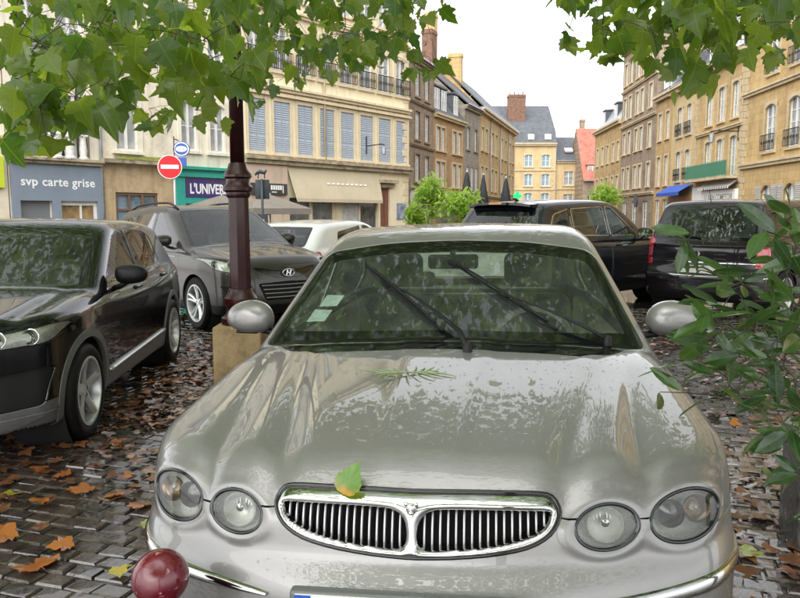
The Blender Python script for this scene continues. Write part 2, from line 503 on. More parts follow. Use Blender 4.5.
def make_wheel(parent, x, y, R, rim_r, side, spokes=5, width=.21, style='five', turn=0.0, rot=0.0, zc=None):
    """wheel at hub (x,y,R); side=+1 outer face towards +x"""
    w = empty('wheel', (x, y, zc if zc else R), rz=turn, parent=parent)
    h = width / 2
    t = MB().lathe([(rim_r, -h*.86), (rim_r+.012, -h*.97), (R-.035, -h), (R-.008, -h*.8), (R, -h*.45), (R, h*.45), (R-.008, h*.8), (R-.035, h),
                    (R-.06, h*1.01), (rim_r+.012, h*.97), (rim_r, h*.86)], 48, axis='x', cap=False)
    for a in range(-2, 3):
        pass
    t.build('tyre', M_rubber, w, True, 40)
    m = MB()
    o = side * h
    m.lathe([(rim_r+.004, side*h*.9), (rim_r+.004, side*h*.98), (rim_r-.012, side*h*.98), (rim_r-.022, side*h*.75), (rim_r-.03, -side*h*.8)], 48, axis='x', cap=False)
    m.lathe([(.001, o*.62), (.03, o*.66), (.055, o*.62), (.07, o*.5), (.07, 0)], 20, axis='x', cap=False)
    for i in range(spokes):
        a0 = 2 * PI * i / spokes + rot
        for da in ((0,) if style == 'five' else (-.16, .16)):
            a = a0 + da
            wd0, wd1 = (.042, .030) if style == 'five' else (.018, .020)
            pts = []
            for r, xo, hw in ((.045, .60, wd0), (rim_r*.55, .66, (wd0+wd1)/2), (rim_r-.012, .86, wd1)):
                cs, sn = math.cos(a), math.sin(a)
                for sgn in (-1, 1):
                    pts.append((o*xo, cs*r - sn*hw*sgn, sn*r + cs*hw*sgn))
                pts.append((o*xo + side*.012, cs*r, sn*r))
                for sgn in (-1, 1):
                    pts.append((o*xo - side*.045, cs*r - sn*hw*sgn*.8, sn*r + cs*hw*sgn*.8))
            fs = []
            for k in (0, 5):
                A = k; B = k + 5
                fs += [(A, A+2, B+2, B), (A+2, A+1, B+1, B+2), (A+1, A+4, B+4, B+1), (A+3, A, B, B+3)]
            m.add(pts, fs)
    m.build('rim', M_alloy, w, True, 35, fixn=True)
    d = MB().lathe([(.001, o*.1), (rim_r-.03, o*.1)], 32, axis='x', cap=False)
    d.build('brake_disc', mat('brake', (.02, .018, .016), .6), w)
    return w
def seat(parent, x, y, z=.42, m=None, w=.5):
    m = m or M_seat
    s = empty('seat', (x, y, z), parent=parent)
    MB().box(-w/2, w/2, -.28, .25, -.1, .08).build('cushion', m, s, bevel=.05, seg=3)
    b = MB().box(-w/2*.95, w/2*.95, -.06, .06, 0, .60); b.xform(Matrix.Translation((0, .26, 0)) @ Matrix.Rotation(-.28, 4, 'X'))
    b.build('backrest', m, s, bevel=.05, seg=3)
    hr = MB().box(-.135, .135, -.05, .05, .64, .84); hr.xform(Matrix.Translation((0, .25, 0)) @ Matrix.Rotation(-.24, 4, 'X'))
    hr.build('headrest', m, s, bevel=.045, seg=4)
    return s
def ellipse_pts(c, e1, e2, a, b, n=48):
    t = np.linspace(0, 2*PI, n, endpoint=False)
    return c + np.outer(np.cos(t)*a, e1) + np.outer(np.sin(t)*b, e2)
def ring_tube(pts, r, name, m, parent, n=8):
    pts = [Vector(p) for p in pts]; k = len(pts); mb = MB(); vs = []; fs = []
    c = sum(pts, Vector()) / k
    for i, p in enumerate(pts):
        d = (pts[(i+1) % k] - pts[i-1]).normalized(); u = (p - c); u = (u - d*u.dot(d)).normalized(); w = d.cross(u)
        for j in range(n):
            a = 2*PI*j/n; vs.append(p + u*math.cos(a)*r + w*math.sin(a)*r)
    fs = [(i*n+j, i*n+(j+1)%n, ((i+1)%k)*n+(j+1)%n, ((i+1)%k)*n+j) for i in range(k) for j in range(n)]
    return mb.add(vs, fs).build(name, m, parent, True)
# ---------------------------------------------------------------- the silver saloon in front of the camera
def silver_wet():
    """silver paint beaded with rain"""
    m = paint('silver_paint', (.216, .210, .204), .36, .36, .05, 1.0, .4); n, l = nodes_of(m); b = pbsdf(n)
    tc = n.new('ShaderNodeTexCoord'); vo = n.new('ShaderNodeTexVoronoi'); vo.inputs['Scale'].default_value = 75; l.new(tc.outputs['Object'], vo.inputs['Vector'])
    def mth(op, a, c):
        q = n.new('ShaderNodeMath'); q.operation = op
        for i, v in enumerate((a, c)):
            if isinstance(v, (int, float)): q.inputs[i].default_value = v
            else: l.new(v, q.inputs[i])
        return q.outputs[0]
    sp = n.new('ShaderNodeSeparateColor'); l.new(vo.outputs['Color'], sp.inputs[0])
    rad = mth('MULTIPLY', mth('GREATER_THAN', sp.outputs[0], .62), mth('MULTIPLY', sp.outputs[1], .42))
    h = mth('MAXIMUM', mth('SUBTRACT', rad, vo.outputs['Distance']), 0.0)
    bp = n.new('ShaderNodeBump'); bp.inputs['Strength'].default_value = .35; bp.inputs['Distance'].default_value = .006; l.new(h, bp.inputs['Height']); l.new(bp.outputs[0], b.inputs['Coat Normal'])
    return m
def build_silver_car():
    PAINT = silver_wet()
    plan = spline([0, .2, .35, .47, .58, .68, .76, .82, .86, .90], [0, .014, .045, .085, .130, .185, .255, .345, .46, .75])
    prof = spline([.18, .3, .45, .555, .62, .665, .71, .77, .83, .93], [.05, -.015, -.05, -.052, -.035, -.002, .012, .030, .055, .13])
    topz = spline([-.1, .05, .2, .5, .9, 1.25, 1.5, 1.9, 3.2, 3.9, 4.3, 4.7], [.825, .866, .893, .930, .966, .990, .985, .965, .985, 1.00, .985, .96])
    widf = spline([0, .5, .9, 1.4, 2.2, 3.2, 3.8, 4.3, 4.7], [.875, .892, .900, .893, .893, .893, .885, .85, .80])
    sec = spline([.15, .3, .45, .6, .75, .88, .98], [.93, .972, .995, 1.0, .992, .965, .93])
    xv1 = spline([0, .35, .7, 1.3], [.565, .585, .63, .71]); xv2 = spline([0, .2, .6, 1.3], [.36, .375, .45, .575])
    xc = spline([0, 1.3], [.10, .19])
    damp = spline([-.2, 0, .25, .6, 1.1, 1.35], [.034, .034, .031, .015, .0045, .0015])
    def crown(y, ax):
        yy = np.clip(y, -.2, 1.35)
        c = np.interp(y, [0, .4, 1.3, 1.8, 3.6, 4.6], [.080, .075, .046, .03, .03, .05]) * (ax / .85)**2.2
        d = damp(yy) * np.where(y > 1.6, 0, 1)
        s1 = np.interp(yy, [0, 1.3], [.045, .040]); s2 = np.interp(yy, [0, 1.3], [.048, .040])
        c = c + d * np.exp(-((ax - xv1(yy)) / s1)**2) + d * .8 * np.exp(-((ax - xv2(yy)) / s2)**2)
        # raised middle of the bonnet: a soft crease each side
        c = c - .005 / (1 + np.exp((ax - xc(yy)) / .011)) * np.interp(yy, [0, .3, 1.3], [.6, 1, 1])
        return c
    P = dict(top=topz, crown=crown, wid=widf, sec=sec, kt=.10, kc=.10, zbot=.2, ku=.012,
             yf=lambda ax, z: plan(ax) + prof(z) * np.clip(1.15 - ax * .35, .5, 1.2),
             yr=lambda ax, z: 4.67 - .25 * ax**2.5 - .05 * ((z - .55) / .3)**2,
             gh=dict(ws=(1.235, .985, 2.00, 1.392), cw=.235, rw=(4.05, 1.0, 3.38, 1.37), zb=.94, tum=.40,
                     wb=spline([1, 1.4, 2.2, 3.0, 3.6, 4.2], [.82, .83, .835, .825, .78, .70]),
                     roof=spline([1.8, 2.0, 2.3, 2.7, 3.1, 3.5, 4], [1.376, 1.405, 1.438, 1.448, 1.435, 1.385, 1.28]), rc=.065, k=.07, kr=.07))
    F = body_fn(P)
    # ---- lamps
    lamps = []
    for x, z, a, b, kind, tl in ((.676, .740, .108, .062, 0, .10), (.466, .743, .080, .053, 1, .08)):
        c = drop_to(F, np.array([[x, -.6, z]]), (0, 1, 0))[0]; n = grad(F, c)
        n = np.array([.12 if kind == 0 else .05, -1, .16]); n /= np.linalg.norm(n)
        for sg in (1, -1):
            C = c * np.array([sg, 1, 1]); nn = n * np.array([sg, 1, 1])
            e1 = np.cross(nn, [0, 0, 1.]); e1 /= np.linalg.norm(e1); e2 = np.cross(e1, nn); e1 = -e1 if e1[0] < 0 else e1
            if e2[2] < 0: e2 = -e2
            t = tl * sg; e1, e2 = e1*math.cos(t) + e2*math.sin(t), e2*math.cos(t) - e1*math.sin(t)
            lamps.append((C, nn, e1, e2, a, b, kind, sg))
    F0 = F
    def F(x, y, z):
        f = F0(x, y, z)
        w = np.where((y < .7) & (z > .6))[0]
        if not len(w): return f
        p = np.stack([x[w], y[w], z[w]], 1); b = np.zeros(len(w))
        for C, nn, e1, e2, a, bb, kind, sg in lamps:
            d = p - C; r = (np.sqrt((d @ e1 / a)**2 + (d @ e2 / bb)**2) - 1) * bb
            b = np.maximum(b, .0075 * np.exp(-((r - .012) / .014)**2) * np.exp(-np.maximum(0, np.abs(d @ nn) - .12) / .03))
        f[w] -= b
        return f
    ys = np.concatenate([np.arange(.45, 1.55, .010), np.arange(1.55, 2.2, .014), np.arange(2.2, 4.15, .03)])
    V, Q = cast(F, P, ys, 120, 36, section_dirs(230, .9, .36, .33))
    S = Shell(F, V, Q)
    car = empty('silver_car', (0.035, 1.62, 0.0), rz=math.radians(-7.8), ry=math.radians(-.85))
    tag(car, 'silver saloon with four oval headlights and chrome grille, filling the foreground', 'car')
    def lampg(L):
        C, n, e1, e2, a, b = L[:6]
        def g(V):
            d = V - C
            r = np.sqrt((d @ e1 / a)**2 + (d @ e2 / b)**2)
            return np.where(np.abs(d @ n) < .16, (r - 1) * min(a, b), .2)
        return g
    # ---- grille outline (front view)
    gx = lambda p: np.array([[(a - 417.5) * .00252, .680 + (559.5 - b) * .00198 + .008 * math.cos(min(1, abs(a - 417.5) / 139) * PI / 2)] for a, b in p])
    half_out = [(417.5, 490), (370, 489), (330, 488.5), (300, 489), (286, 493), (279, 506), (281.5, 519), (291, 533), (310, 544.5), (340, 552), (380, 557.5), (417.5, 559.5)]
    go = catmull(gx(half_out), 5, False)
    gout = np.concatenate([go, (go * [-1, 1])[-2:0:-1]])
    half_in = [(288, 512), (291, 507), (340, 506), (385, 507), (402, 510.5), (410, 520), (412.5, 538), (409, 549), (396, 551.5), (350, 546.5), (316, 537.5), (298, 529), (290, 520)]
    gin = catmull(gx(half_in), 5, True)
    gring = lambda V: np.where(V[:, 1] < .6, psdf(V[:, [0, 2]], gout), .3)
    # ---- outlines
    ws = roundpoly([(-.79, .955), (0, .982), (.79, .955), (.655, 1.318), (.34, 1.362), (0, 1.374), (-.34, 1.362), (-.655, 1.318)], [.03, .2, .03, .07, .1, .1, .1, .07])
    wsg = lambda V: np.where((V[:, 1] < 2.5) & (V[:, 1] > 1.1), psdf(V[:, [0, 2]], ws), .3)
    rw = roundpoly([(-.62, 1.02), (.62, 1.02), (.50, 1.33), (-.50, 1.33)], .06)
    rwg = lambda V: np.where(V[:, 1] > 3.0, psdf(V[:, [0, 2]], rw), .3)
    fw = roundpoly([(1.70, .955), (2.40, .965), (2.38, 1.325), (2.24, 1.32)], [.02, .02, .03, .06])
    bw = roundpoly([(2.48, .966), (3.30, .985), (3.36, 1.10), (3.05, 1.30), (2.46, 1.325)], [.02, .03, .08, .1, .03])
    sdw = lambda poly: (lambda V: np.where(np.abs(V[:, 0]) > .45, psdf(V[:, [1, 2]], poly), .3))
    xh = spline([.2, .35, .6, .9, 1.2, 1.4], [.77, .797, .822, .832, .822, .80])
    hs = lambda V: np.where((V[:, 2] > .6) & (V[:, 1] < 1.6), np.abs(V[:, 0]) - xh(V[:, 1]), .3)
    yhr = lambda x: 1.19 + .235 * x**2
    hr = lambda V: np.where((V[:, 2] > .8) & (np.abs(V[:, 0]) < .86), V[:, 1] - yhr(V[:, 0]), .3)
    zhb = spline([0, .345, .42, .50, .58, .63, .72, .80], [.772, .772, .765, .755, .752, .748, .74, .72])
    hb = lambda V: np.where(V[:, 1] < .55, zhb(np.abs(V[:, 0])) - V[:, 2], np.where(V[:, 2] > .6, -.3, .3))
    zfb = lambda y: .700 - .05 * (y - .3)
    fb = lambda V: np.where((V[:, 1] < .62) & (np.abs(V[:, 0]) > .68), zfb(V[:, 1]) - V[:, 2], .3)
    arch = lambda yc: (lambda V: np.where(np.abs(V[:, 0]) > .55, np.hypot(V[:, 1] - yc, V[:, 2] - .325) - .36, .3))
    fd = lambda V: np.where((np.abs(V[:, 0]) > .6) & (V[:, 2] < 1.0), psdf(V[:, [1, 2]], fdp), .3)
    fdp = roundpoly([(1.45, .30), (2.44, .30), (2.44, .95), (1.60, .95), (1.44, .86)], [.06, .06, .01, .03, .05])
    rdp = roundpoly([(2.46, .30), (3.16, .30), (3.38, .58), (3.44, .95), (2.46, .95)], [.06, .1, .1, .02, .01])
    rd = lambda V: np.where((np.abs(V[:, 0]) > .6) & (V[:, 2] < 1.0), psdf(V[:, [1, 2]], rdp), .3)
    gl = [lampg(L) for L in lamps]
    for g in gl + [gring, wsg, lambda V: wsg(V) + .05, sdw(fw), sdw(bw), rwg, hs, hr, hb, fb, arch(.88), arch(3.59), fd, rd]: S.cut(g)
    C = S.centers(); free = np.ones(len(C), bool)
    def take(mask):
        m = mask & free; free[m] = False; return m
    lamp_masks = [take(g(C) < 0) for g in gl]
    take(gring(C) < 0)
    wv = wsg(C); m_frit = take((wv < 0) & (wv > -.05)); m_ws = take(wv < 0)
    m_fw = take(sdw(fw)(C) < 0); m_bw = take(sdw(bw)(C) < 0); m_rw = take(rwg(C) < 0)
    take((arch(.88)(C) < 0) | (arch(3.59)(C) < 0))
    ax = np.abs(C[:, 0])
    m_hood = take((C[:, 1] < yhr(C[:, 0])) & (ax < xh(C[:, 1])) & (C[:, 2] > np.where(C[:, 1] < .55, zhb(ax), .6)))
    m_cowl = take((C[:, 1] > yhr(C[:, 0])) & (C[:, 1] < 1.66) & (ax < .775) & (C[:, 2] > .8) & (C[:, 2] < 1.0) & (wv > 0) & (C[:, 1] - yhr(C[:, 0]) < .14))
    m_bump = take((C[:, 1] < .62) & ((C[:, 2] < zfb(C[:, 1])) | ((ax < .68) & (C[:, 2] < zhb(ax)))) )
    m_fend = take((C[:, 1] < 1.52) & (C[:, 2] < .975) & (C[:, 2] > .22))
    m_fd = take(fd(C) < 0); m_rd = take(rd(C) < 0)
    m_roof = take((C[:, 2] > .985) & (C[:, 1] < 4.0))
    m_under = take(C[:, 2] < .235)
    S.part('bonnet', m_hood, PAINT, car, .0026)
    for sg, nm in ((1, 'R'), (-1, 'L')):
        sd = C[:, 0] * sg > 0
        S.part('front_wing', m_fend & sd, PAINT, car, .0026)
        d = S.part('front_door', m_fd & sd, PAINT, car); S.part('front_window', m_fw & sd, M_sglass, d, 0, 0, lambda V: np.full(len(V), -.004))
        MB().box(sg*.885, sg*.905, 2.2, 2.36, .80, .825).build('handle', PAINT, d, bevel=.008)
        d = S.part('rear_door', m_rd & sd, PAINT, car); S.part('rear_window', m_bw & sd, M_sglass, d, 0, 0, lambda V: np.full(len(V), -.004))
        MB().box(sg*.885, sg*.905, 3.1, 3.26, .82, .845).build('handle', PAINT, d, bevel=.008)
    bumper = S.part('front_bumper', m_bump, PAINT, car, .0026)
    S.part('cowl', m_cowl, M_black, car, .001, .005)
    S.part('roof', m_roof, PAINT, car)
    S.part('headlining', m_roof, M_trim, car, 0, 0, lambda V: np.full(len(V), -.03))
    S.part('rear_body', free, PAINT, car, 0, .02)
    S.part('floor_pan', m_under, M_dark, car, 0, 0)
    wsc = S.part('windscreen', m_ws, M_wglass, car, 0, 0, lambda V: np.full(len(V), -.003))
    S.part('black_border', m_frit, M_gloss, wsc, .001, .004, lambda V: np.full(len(V), -.0025))
    S.part('rear_windscreen', m_rw, M_mist, car, 0, 0)
    # ---- headlights
    refl = mat('lamp_reflector', (.72, .73, .70), .25, .25, rvar=.1, vscale=30)
    darkbowl = mat('lamp_dark', (.03, .032, .03), .12, .2, coat=.6)
    amber = mat('lamp_amber_bowl', (.48, .38, .28), .15, .85)
    for L, msk in zip(lamps, lamp_masks):
        Cc, n, e1, e2, a, b, kind, sg = L
        h = empty('headlight' if kind == 0 else 'inner_headlight', parent=car)
        rim = drop_to(F, ellipse_pts(Cc, e1, e2, a, b, 56) + n * .15, -n, .4)
        ring_tube(rim - n * .004, .0062, 'seal', M_gloss, h)
        ring_tube(Cc + (rim - Cc) * .965 - n * .010, .0045, 'bezel', M_chrome, h)
        S.part('lens', msk, M_lens, h, .003, 0, lambda V, Cc=Cc, e1=e1, e2=e2, a=a, b=b:
               .012 * np.clip(1 - (((V - Cc) @ e1 / a)**2 + ((V - Cc) @ e2 / b)**2), 0, 1) - .002)
        vs = []; fs = []; K = 9; N = len(rim)
        for k in range(K):
            t = k / (K - 1); sc = math.cos(t * PI / 2 * .93); dp = .010 + .085 * math.sin(t * PI / 2)
            for p in rim: vs.append(Cc + (p - Cc) * sc * .97 - n * dp)
        for k in range(K - 1):
            for j in range(N): fs.append((k*N+j, k*N+(j+1)%N, (k+1)*N+(j+1)%N, (k+1)*N+j))
        fs.append(tuple(range((K-1)*N, K*N)))
        mesh_obj('reflector', vs, fs, refl, h, True)
        B = Matrix(((e1[0], e2[0], n[0], 0), (e1[1], e2[1], n[1], 0), (e1[2], e2[2], n[2], 0), (0, 0, 0, 1)))
        def lat(name, prof, m, dx, dy, dn):
            q = drop_to(F, [Cc + e1*dx + e2*dy + n*.15], -n, .4)[0]; q = q - n * max(0, (q - Cc) @ n * .5)
            M = Matrix.Translation(Vector(q + n*dn)) @ B
            MB().lathe(prof, 28, cap=False).xform(M).build(name, m, h, True, 50)
        if kind == 0:
            lat('lamp_bowl', [(.037, .0), (.034, .004), (.031, 0), (.026, -.018), (.014, -.03), (.001, -.034)], amber, sg*.040, .002, -.024)
            lat('bulb', [(.001, .0), (.010, -.004), (.013, -.014), (.012, -.03)], M_alloy, sg*.040, .002, -.03)
            lat('lamp_bowl', [(.036, 0), (.034, .004), (.032, 0), (.029, -.012), (.015, -.006), (.001, -.002)], darkbowl, -sg*.036, .004, -.024)
        else:
            lat('lamp_bowl', [(.045, -.004), (.042, 0), (.039, -.004), (.034, -.02), (.016, -.034), (.001, -.038)], refl, 0, 0, -.016)
            lat('bulb', [(.001, .004), (.010, 0), (.012, -.012), (.010, -.035)], M_chrome, 0, .004, -.02)
            fl = MB()
            for i in range(-4, 5):
                if i: fl.bar(Cc + e1*i*.008 + e2*(.036 - abs(i)*.003) - n*.05, Cc + e1*i*.008 + e2*.008 - n*.045, .003, .010)
            fl.build('reflector_ribs', refl, h)
    # ---- grille
    gr = empty('grille', parent=car)
    def ysurf(x, z):
        x, z = np.broadcast_arrays(np.asarray(x, float), np.asarray(z, float)); sh = x.shape
        return drop_to(F, np.stack([x.ravel(), np.full(x.size, -.25), z.ravel()], 1), (0, 1, 0), .6, 40)[:, 1].reshape(sh)
    def gplate(cell, d0, d1):
        xs = np.arange(-.375, .3751, cell); zs = np.arange(.658, .85, cell)
        X, Z = np.meshgrid(xs, zs); V = np.stack([X.ravel(), np.zeros(X.size), Z.ravel()], 1)
        idx = np.arange(X.size).reshape(X.shape)
        q = np.stack([idx[:-1, :-1], idx[:-1, 1:], idx[1:, 1:], idx[1:, :-1]], -1).reshape(-1, 4)
        return Shell(None, V, q)
    G = gplate(.0036, 0, 0)
    o_ = lambda V: psdf(V[:, [0, 2]], gout); i1 = lambda V: psdf(V[:, [0, 2]], gin); i2 = lambda V: psdf(V[:, [0, 2]] * [-1, 1], gin)
    for g in (o_, i1, i2): G.cut(g)
    c = G.centers(); msk = (o_(c) < 0) & (i1(c) > 0) & (i2(c) > 0)
    q = G.Q[msk]; used, inv = np.unique(q, return_inverse=True); q = inv.reshape(-1, 3); V = G.V[used]
    d = np.minimum(np.minimum(-o_(V), i1(V)), i2(V)).clip(0)
    up = np.clip((V[:, 2] - .72) / .1, 0, 1)
    hgt = .016 * np.sqrt(1 - (1 - np.minimum(d / .020, 1))**2) + .012 * up * np.minimum(d / .03, 1)
    V[:, 1] = ysurf(V[:, 0], V[:, 2]) - hgt + .004
    e = np.concatenate([q[:, [0,1]], q[:, [1,2]], q[:, [2,0]]]); key = np.sort(e, 1); key = key[:, 0]*100000 + key[:, 1]
    _, fi, cnt = np.unique(key, return_index=True, return_counts=True); be = e[fi[cnt == 1]]; bv = np.unique(be)
    mp = {v: i for i, v in enumerate(bv)}; o = len(V); nb = len(bv)
    V = np.concatenate([V, V[bv], V[bv] + [0, .03, 0]])
    fs = [list(dict.fromkeys(f)) for f in q.tolist()] + [[o + mp[b], o + mp[a], o + nb + mp[a], o + nb + mp[b]] for a, b in be]
    mesh_obj('chrome_surround', V, fs, M_chrome, gr, True)
    seal = np.stack([gout[:, 0] * 1.008, ysurf(gout[:, 0], gout[:, 1]) + .002, (gout[:, 1] - .755) * 1.03 + .755], 1)
    ring_tube(seal[::2], .006, 'seal', M_gloss, gr)
    bk = gplate(.02, 0, 0); cc = bk.centers(); mm = o_(cc) < .02; q = bk.Q[mm]; u, inv = np.unique(q, return_inverse=True)
    Vb = bk.V[u]; Vb[:, 1] = ysurf(Vb[:, 0], Vb[:, 2]) + .05
    mesh_obj('backing', Vb, inv.reshape(-1, 3), M_dark, gr)
    vane = mat('grille_vane', (.42, .42, .42), .3, .8)
    for k in range(16):
        px = 292.5 + k * 7.55; x = (px - 417.5) * .00252
        zz = np.linspace(.67, .84, 200); ins = psdf(np.stack([np.full(200, x), zz], 1), gin) < 0
        if not ins.any(): continue
        z0, z1 = zz[ins].min() - .003, zz[ins].max() + .003
        for sg in (1, -1):
            pts = [(sg*x, float(ysurf(x, z)) + .017 - .005*math.sin(PI*(z-z0)/(z1-z0)), z) for z in np.linspace(z0, z1, 7)]
            vs = []
            for p in pts:
                vs += [(p[0]-.0032, p[1]+.002, p[2]), (p[0]-.0018, p[1]-.003, p[2]), (p[0]+.0018, p[1]-.003, p[2]), (p[0]+.0032, p[1]+.002, p[2]), (p[0]+.001, p[1]+.03, p[2]), (p[0]-.001, p[1]+.03, p[2])]
            fs = [(i*6+j, i*6+(j+1)%6, (i+1)*6+(j+1)%6, (i+1)*6+j) for i in range(6) for j in range(6)] + [tuple(range(36, 42)), (5,4,3,2,1,0)]
            mesh_obj('vane', vs, fs, vane, gr, True)
    bz = .688 + (559.5 - 503) * .002; by = float(ysurf(0, bz)) - .026
    bd = empty('badge', (0, by, bz), parent=gr)
    def blob(mb, c, r):
        n_, k_ = 12, 7; vs = []
        for i in range(k_):
            a = PI * i / (k_-1)
            for j in range(n_):
                t = 2*PI*j/n_; vs.append((c[0]+r[0]*math.sin(a)*math.cos(t), c[1]-r[1]*math.cos(a), c[2]+r[2]*math.sin(a)*math.sin(t)))
        mb.add(vs, [(i*n_+j, i*n_+(j+1)%n_, (i+1)*n_+(j+1)%n_, (i+1)*n_+j) for i in range(k_-1) for j in range(n_)])
    mb = MB(); blob(mb, (0, 0, 0), (.013, .006, .016)); blob(mb, (0, -.005, -.007), (.007, .006, .006))
    for sg in (1, -1):
        blob(mb, (sg*.012, .001, .012), (.006, .004, .006)); blob(mb, (sg*.006, -.004, .004), (.004, .003, .003))
    mb.build('emblem', M_chrome, bd, True)
    # ---- bumper trim: chrome blades hugging the corner
    def radial(phi, z, y0=.75, off=0.0):
        O = np.stack([np.zeros_like(phi), np.full_like(phi, y0), z], 1); D = np.stack([np.sin(phi), -np.cos(phi), np.zeros_like(phi)], 1)
        lo = np.zeros(len(phi)); hi = np.full(len(phi), 2.)
        for _ in range(24):
            m = .5*(lo+hi); p = O + D*m[:, None]; ins = F(p[:, 0], p[:, 1], p[:, 2]) < 0; lo = np.where(ins, m, lo); hi = np.where(ins, hi, m)
        return O + D * (lo + off)[:, None]
    for sg in (1, -1):
        ph = np.linspace(math.radians(25), math.radians(88), 60); t = (ph - ph[0]) / (ph[-1] - ph[0])
        zc = .585 - .012 * t; hh = .004 + .017 * np.minimum(t / .4, 1)**.7
        rows = []
        for k, (s, off) in enumerate(((-1, -.002), (-.92, .006), (-.5, .010), (0, .011), (.5, .010), (.92, .006), (1, -.002))):
            rows.append(radial(ph, zc + hh * s, off=off))
        n_ = len(ph); vs = np.concatenate(rows) * [sg, 1, 1]
        fs = [((k)*n_+i, k*n_+i+1, (k+1)*n_+i+1, (k+1)*n_+i) for k in range(6) for i in range(n_-1)]
        fs.append([k*n_ for k in range(7)])
        mesh_obj('chrome_strip', vs, [f if sg > 0 else f[::-1] for f in fs], M_chrome, bumper, True, autosharp=60)
        if sg == 1:   # amber side repeater look is absent; a crease line under the blade
            pass
    # ---- number plate
    ptop = radial(np.array([0.0]), np.array([.545]))[0]
    pl = empty('number_plate', (0, ptop[1] - .020, .578), parent=car)
    MB().box(-.275, .275, -.004, .03, -.065, .0605).build('plate_holder', mat('plate_holder', (.10, .105, .10), .3, rvar=.1), pl, bevel=.008)
    MB().box(-.26, .26, -.008, -.0035, -.055, .055).build('plate', M_white_plate, pl)
    MB().box(-.26, -.222, -.010, -.0081, -.0545, .0545).build('blue_band', M_plate_blue, pl)
    # ---- mirrors
    for sg in (1, -1):
        mr = empty('door_mirror', (sg * .965, 1.66, 1.03), rz=sg * .12, parent=car)
        vs = []; N, K = 32, 18
        for i in range(K + 1):
            t = i / K; a = t * PI * .56
            r = math.sin(a)**.75; y = -.085 * math.cos(a)
            for j in range(N):
                th = 2*PI*j/N; cs, sn = math.cos(th), math.sin(th)
                sx = abs(cs)**.85 * np.sign(cs); sz = abs(sn)**.85 * np.sign(sn)
                wx = .120 * (1 - .08*sz) ; wz = .080 * (1 + .18 * (-cs*sg if False else 0) - .14 * sg * cs * 0)
                vs.append((sx * wx * r, y + .02 * (sx * sg) * r * .5, sz * wz * r * (1 - .18 * max(0, sg * sx))))
        fs = [(i*N+j, i*N+(j+1)%N, (i+1)*N+(j+1)%N, (i+1)*N+j) for i in range(K) for j in range(N)]
        mesh_obj('mirror_shell', vs, [f[::-1] for f in fs], PAINT, mr, True)
        mesh_obj('mirror_glass', [(v[0]*.93, .014, v[2]*.93) for v in vs[K*N:]], [tuple(range(N))], M_mirrorglass, mr)
        MB().tube([(-sg*.04, .0, -.055), (-sg*.12, .01, -.075), (-sg*.20, .02, -.07)], [.03, .024, .03], 10, flat=.7).build('stalk', M_black, mr, True)
        MB().box(-.06, .05, -.045, .01, -.076, -.062).build('lower_trim', M_black, mr, bevel=.006)
    # ---- wipers, lying across the glass
    def on_glass(x, z, off):
        p = drop_to(F, np.array([[x, .9, z]]), (0, 1, 0), 1.6)[0]; return p + grad(F, p) * off
    def wiper(x0, z0, x1, z1, bx0, bz0, bx1, bz1):
        w = empty('wiper', parent=car)
        arm = [on_glass(x0 + (x1-x0)*t, z0 + (z1-z0)*t, .012 + .028*math.sin(PI*t)**.6) for t in np.linspace(0, 1, 9)]
        MB().tube(arm, [.012, .012, .011, .010, .009, .008, .007, .007, .006], 6, flat=.6).build('arm', M_black, w, True)
        MB().lathe([(.018, -.02), (.018, .012), (.012, .02), (.001, .022)], 14, c=tuple(arm[0])).build('pivot', M_black, w, True, 40)
        bl = [on_glass(bx0 + (bx1-bx0)*t, bz0 + (bz1-bz0)*t, .007) for t in np.linspace(0, 1, 15)]
        MB().tube(bl, .006, 6).build('rubber', M_rubber, w, True)
        bl2 = [on_glass(bx0 + (bx1-bx0)*t, bz0 + (bz1-bz0)*t, .016 + .012*math.sin(PI*t)) for t in np.linspace(.08, .92, 11)]
        MB().tube(bl2, .006, 6).build('blade', M_black, w, True)
    wiper(.09, .985, -.25, 1.165, -.02, 1.02, -.43, 1.262)
    wiper(.635, .978, .20, 1.14, .44, 1.02, -.03, 1.278)
    for x in (-.29, .24):
        p = drop_to(F, np.array([[x, 1.16, 1.3]]), (0, 0, -1), 1.0)[0]
        MB().lathe([(.012, -.004), (.012, .004), (.008, .010), (.001, .011)], 12, c=tuple(p)).build('washer_nozzle', M_black, car, True, 40)
    # ---- cabin
    cab = empty('cabin', parent=car)
    MB().box(-.74, .74, 1.36, 1.80, .55, .90).build('dashboard', M_dash, cab, bevel=.06, seg=3)
    MB().box(-.10, .10, 1.55, 1.82, .80, .93).build('dash_top', M_dash, cab, bevel=.03)
    for sg in (1, -1):
        MB().box(sg*.70, sg*.765, 1.5, 3.35, .35, .94).build('door_card', M_trim, cab, bevel=.02)
    MB().box(-.76, .76, 1.2, 4.1, .24, .30).build('carpet', M_dash, cab)
    MB().box(-.62, .62, 3.30, 4.02, .92, .955).build('parcel_shelf', M_dash, cab, bevel=.01)
    seat(car, -.37, 2.15, .46, M_seat, .5); seat(car, .37, 2.15, .46, M_seat, .5)
    MB().box(-.62, .62, 2.95, 3.40, .35, .52).build('rear_bench', M_seat, cab, bevel=.05)
    b = MB().box(-.62, .62, -.06, .06, 0, .55); b.xform(Matrix.Translation((0, 3.32, .45)) @ Matrix.Rotation(-.3, 4, 'X')); b.build('rear_backrest', M_seat, cab, bevel=.05)
    for x in (-.36, .36):
        MB().box(x-.12, x+.12, 3.42, 3.50, .99, 1.10).build('rear_headrest', M_seat, cab, bevel=.035)
    st = MB()
    for i in range(32):
        a0, a1 = 2*PI*i/32, 2*PI*(i+1)/32
        st.bar((.19*math.cos(a0), 0, .19*math.sin(a0)), (.19*math.cos(a1), 0, .19*math.sin(a1)), .028)
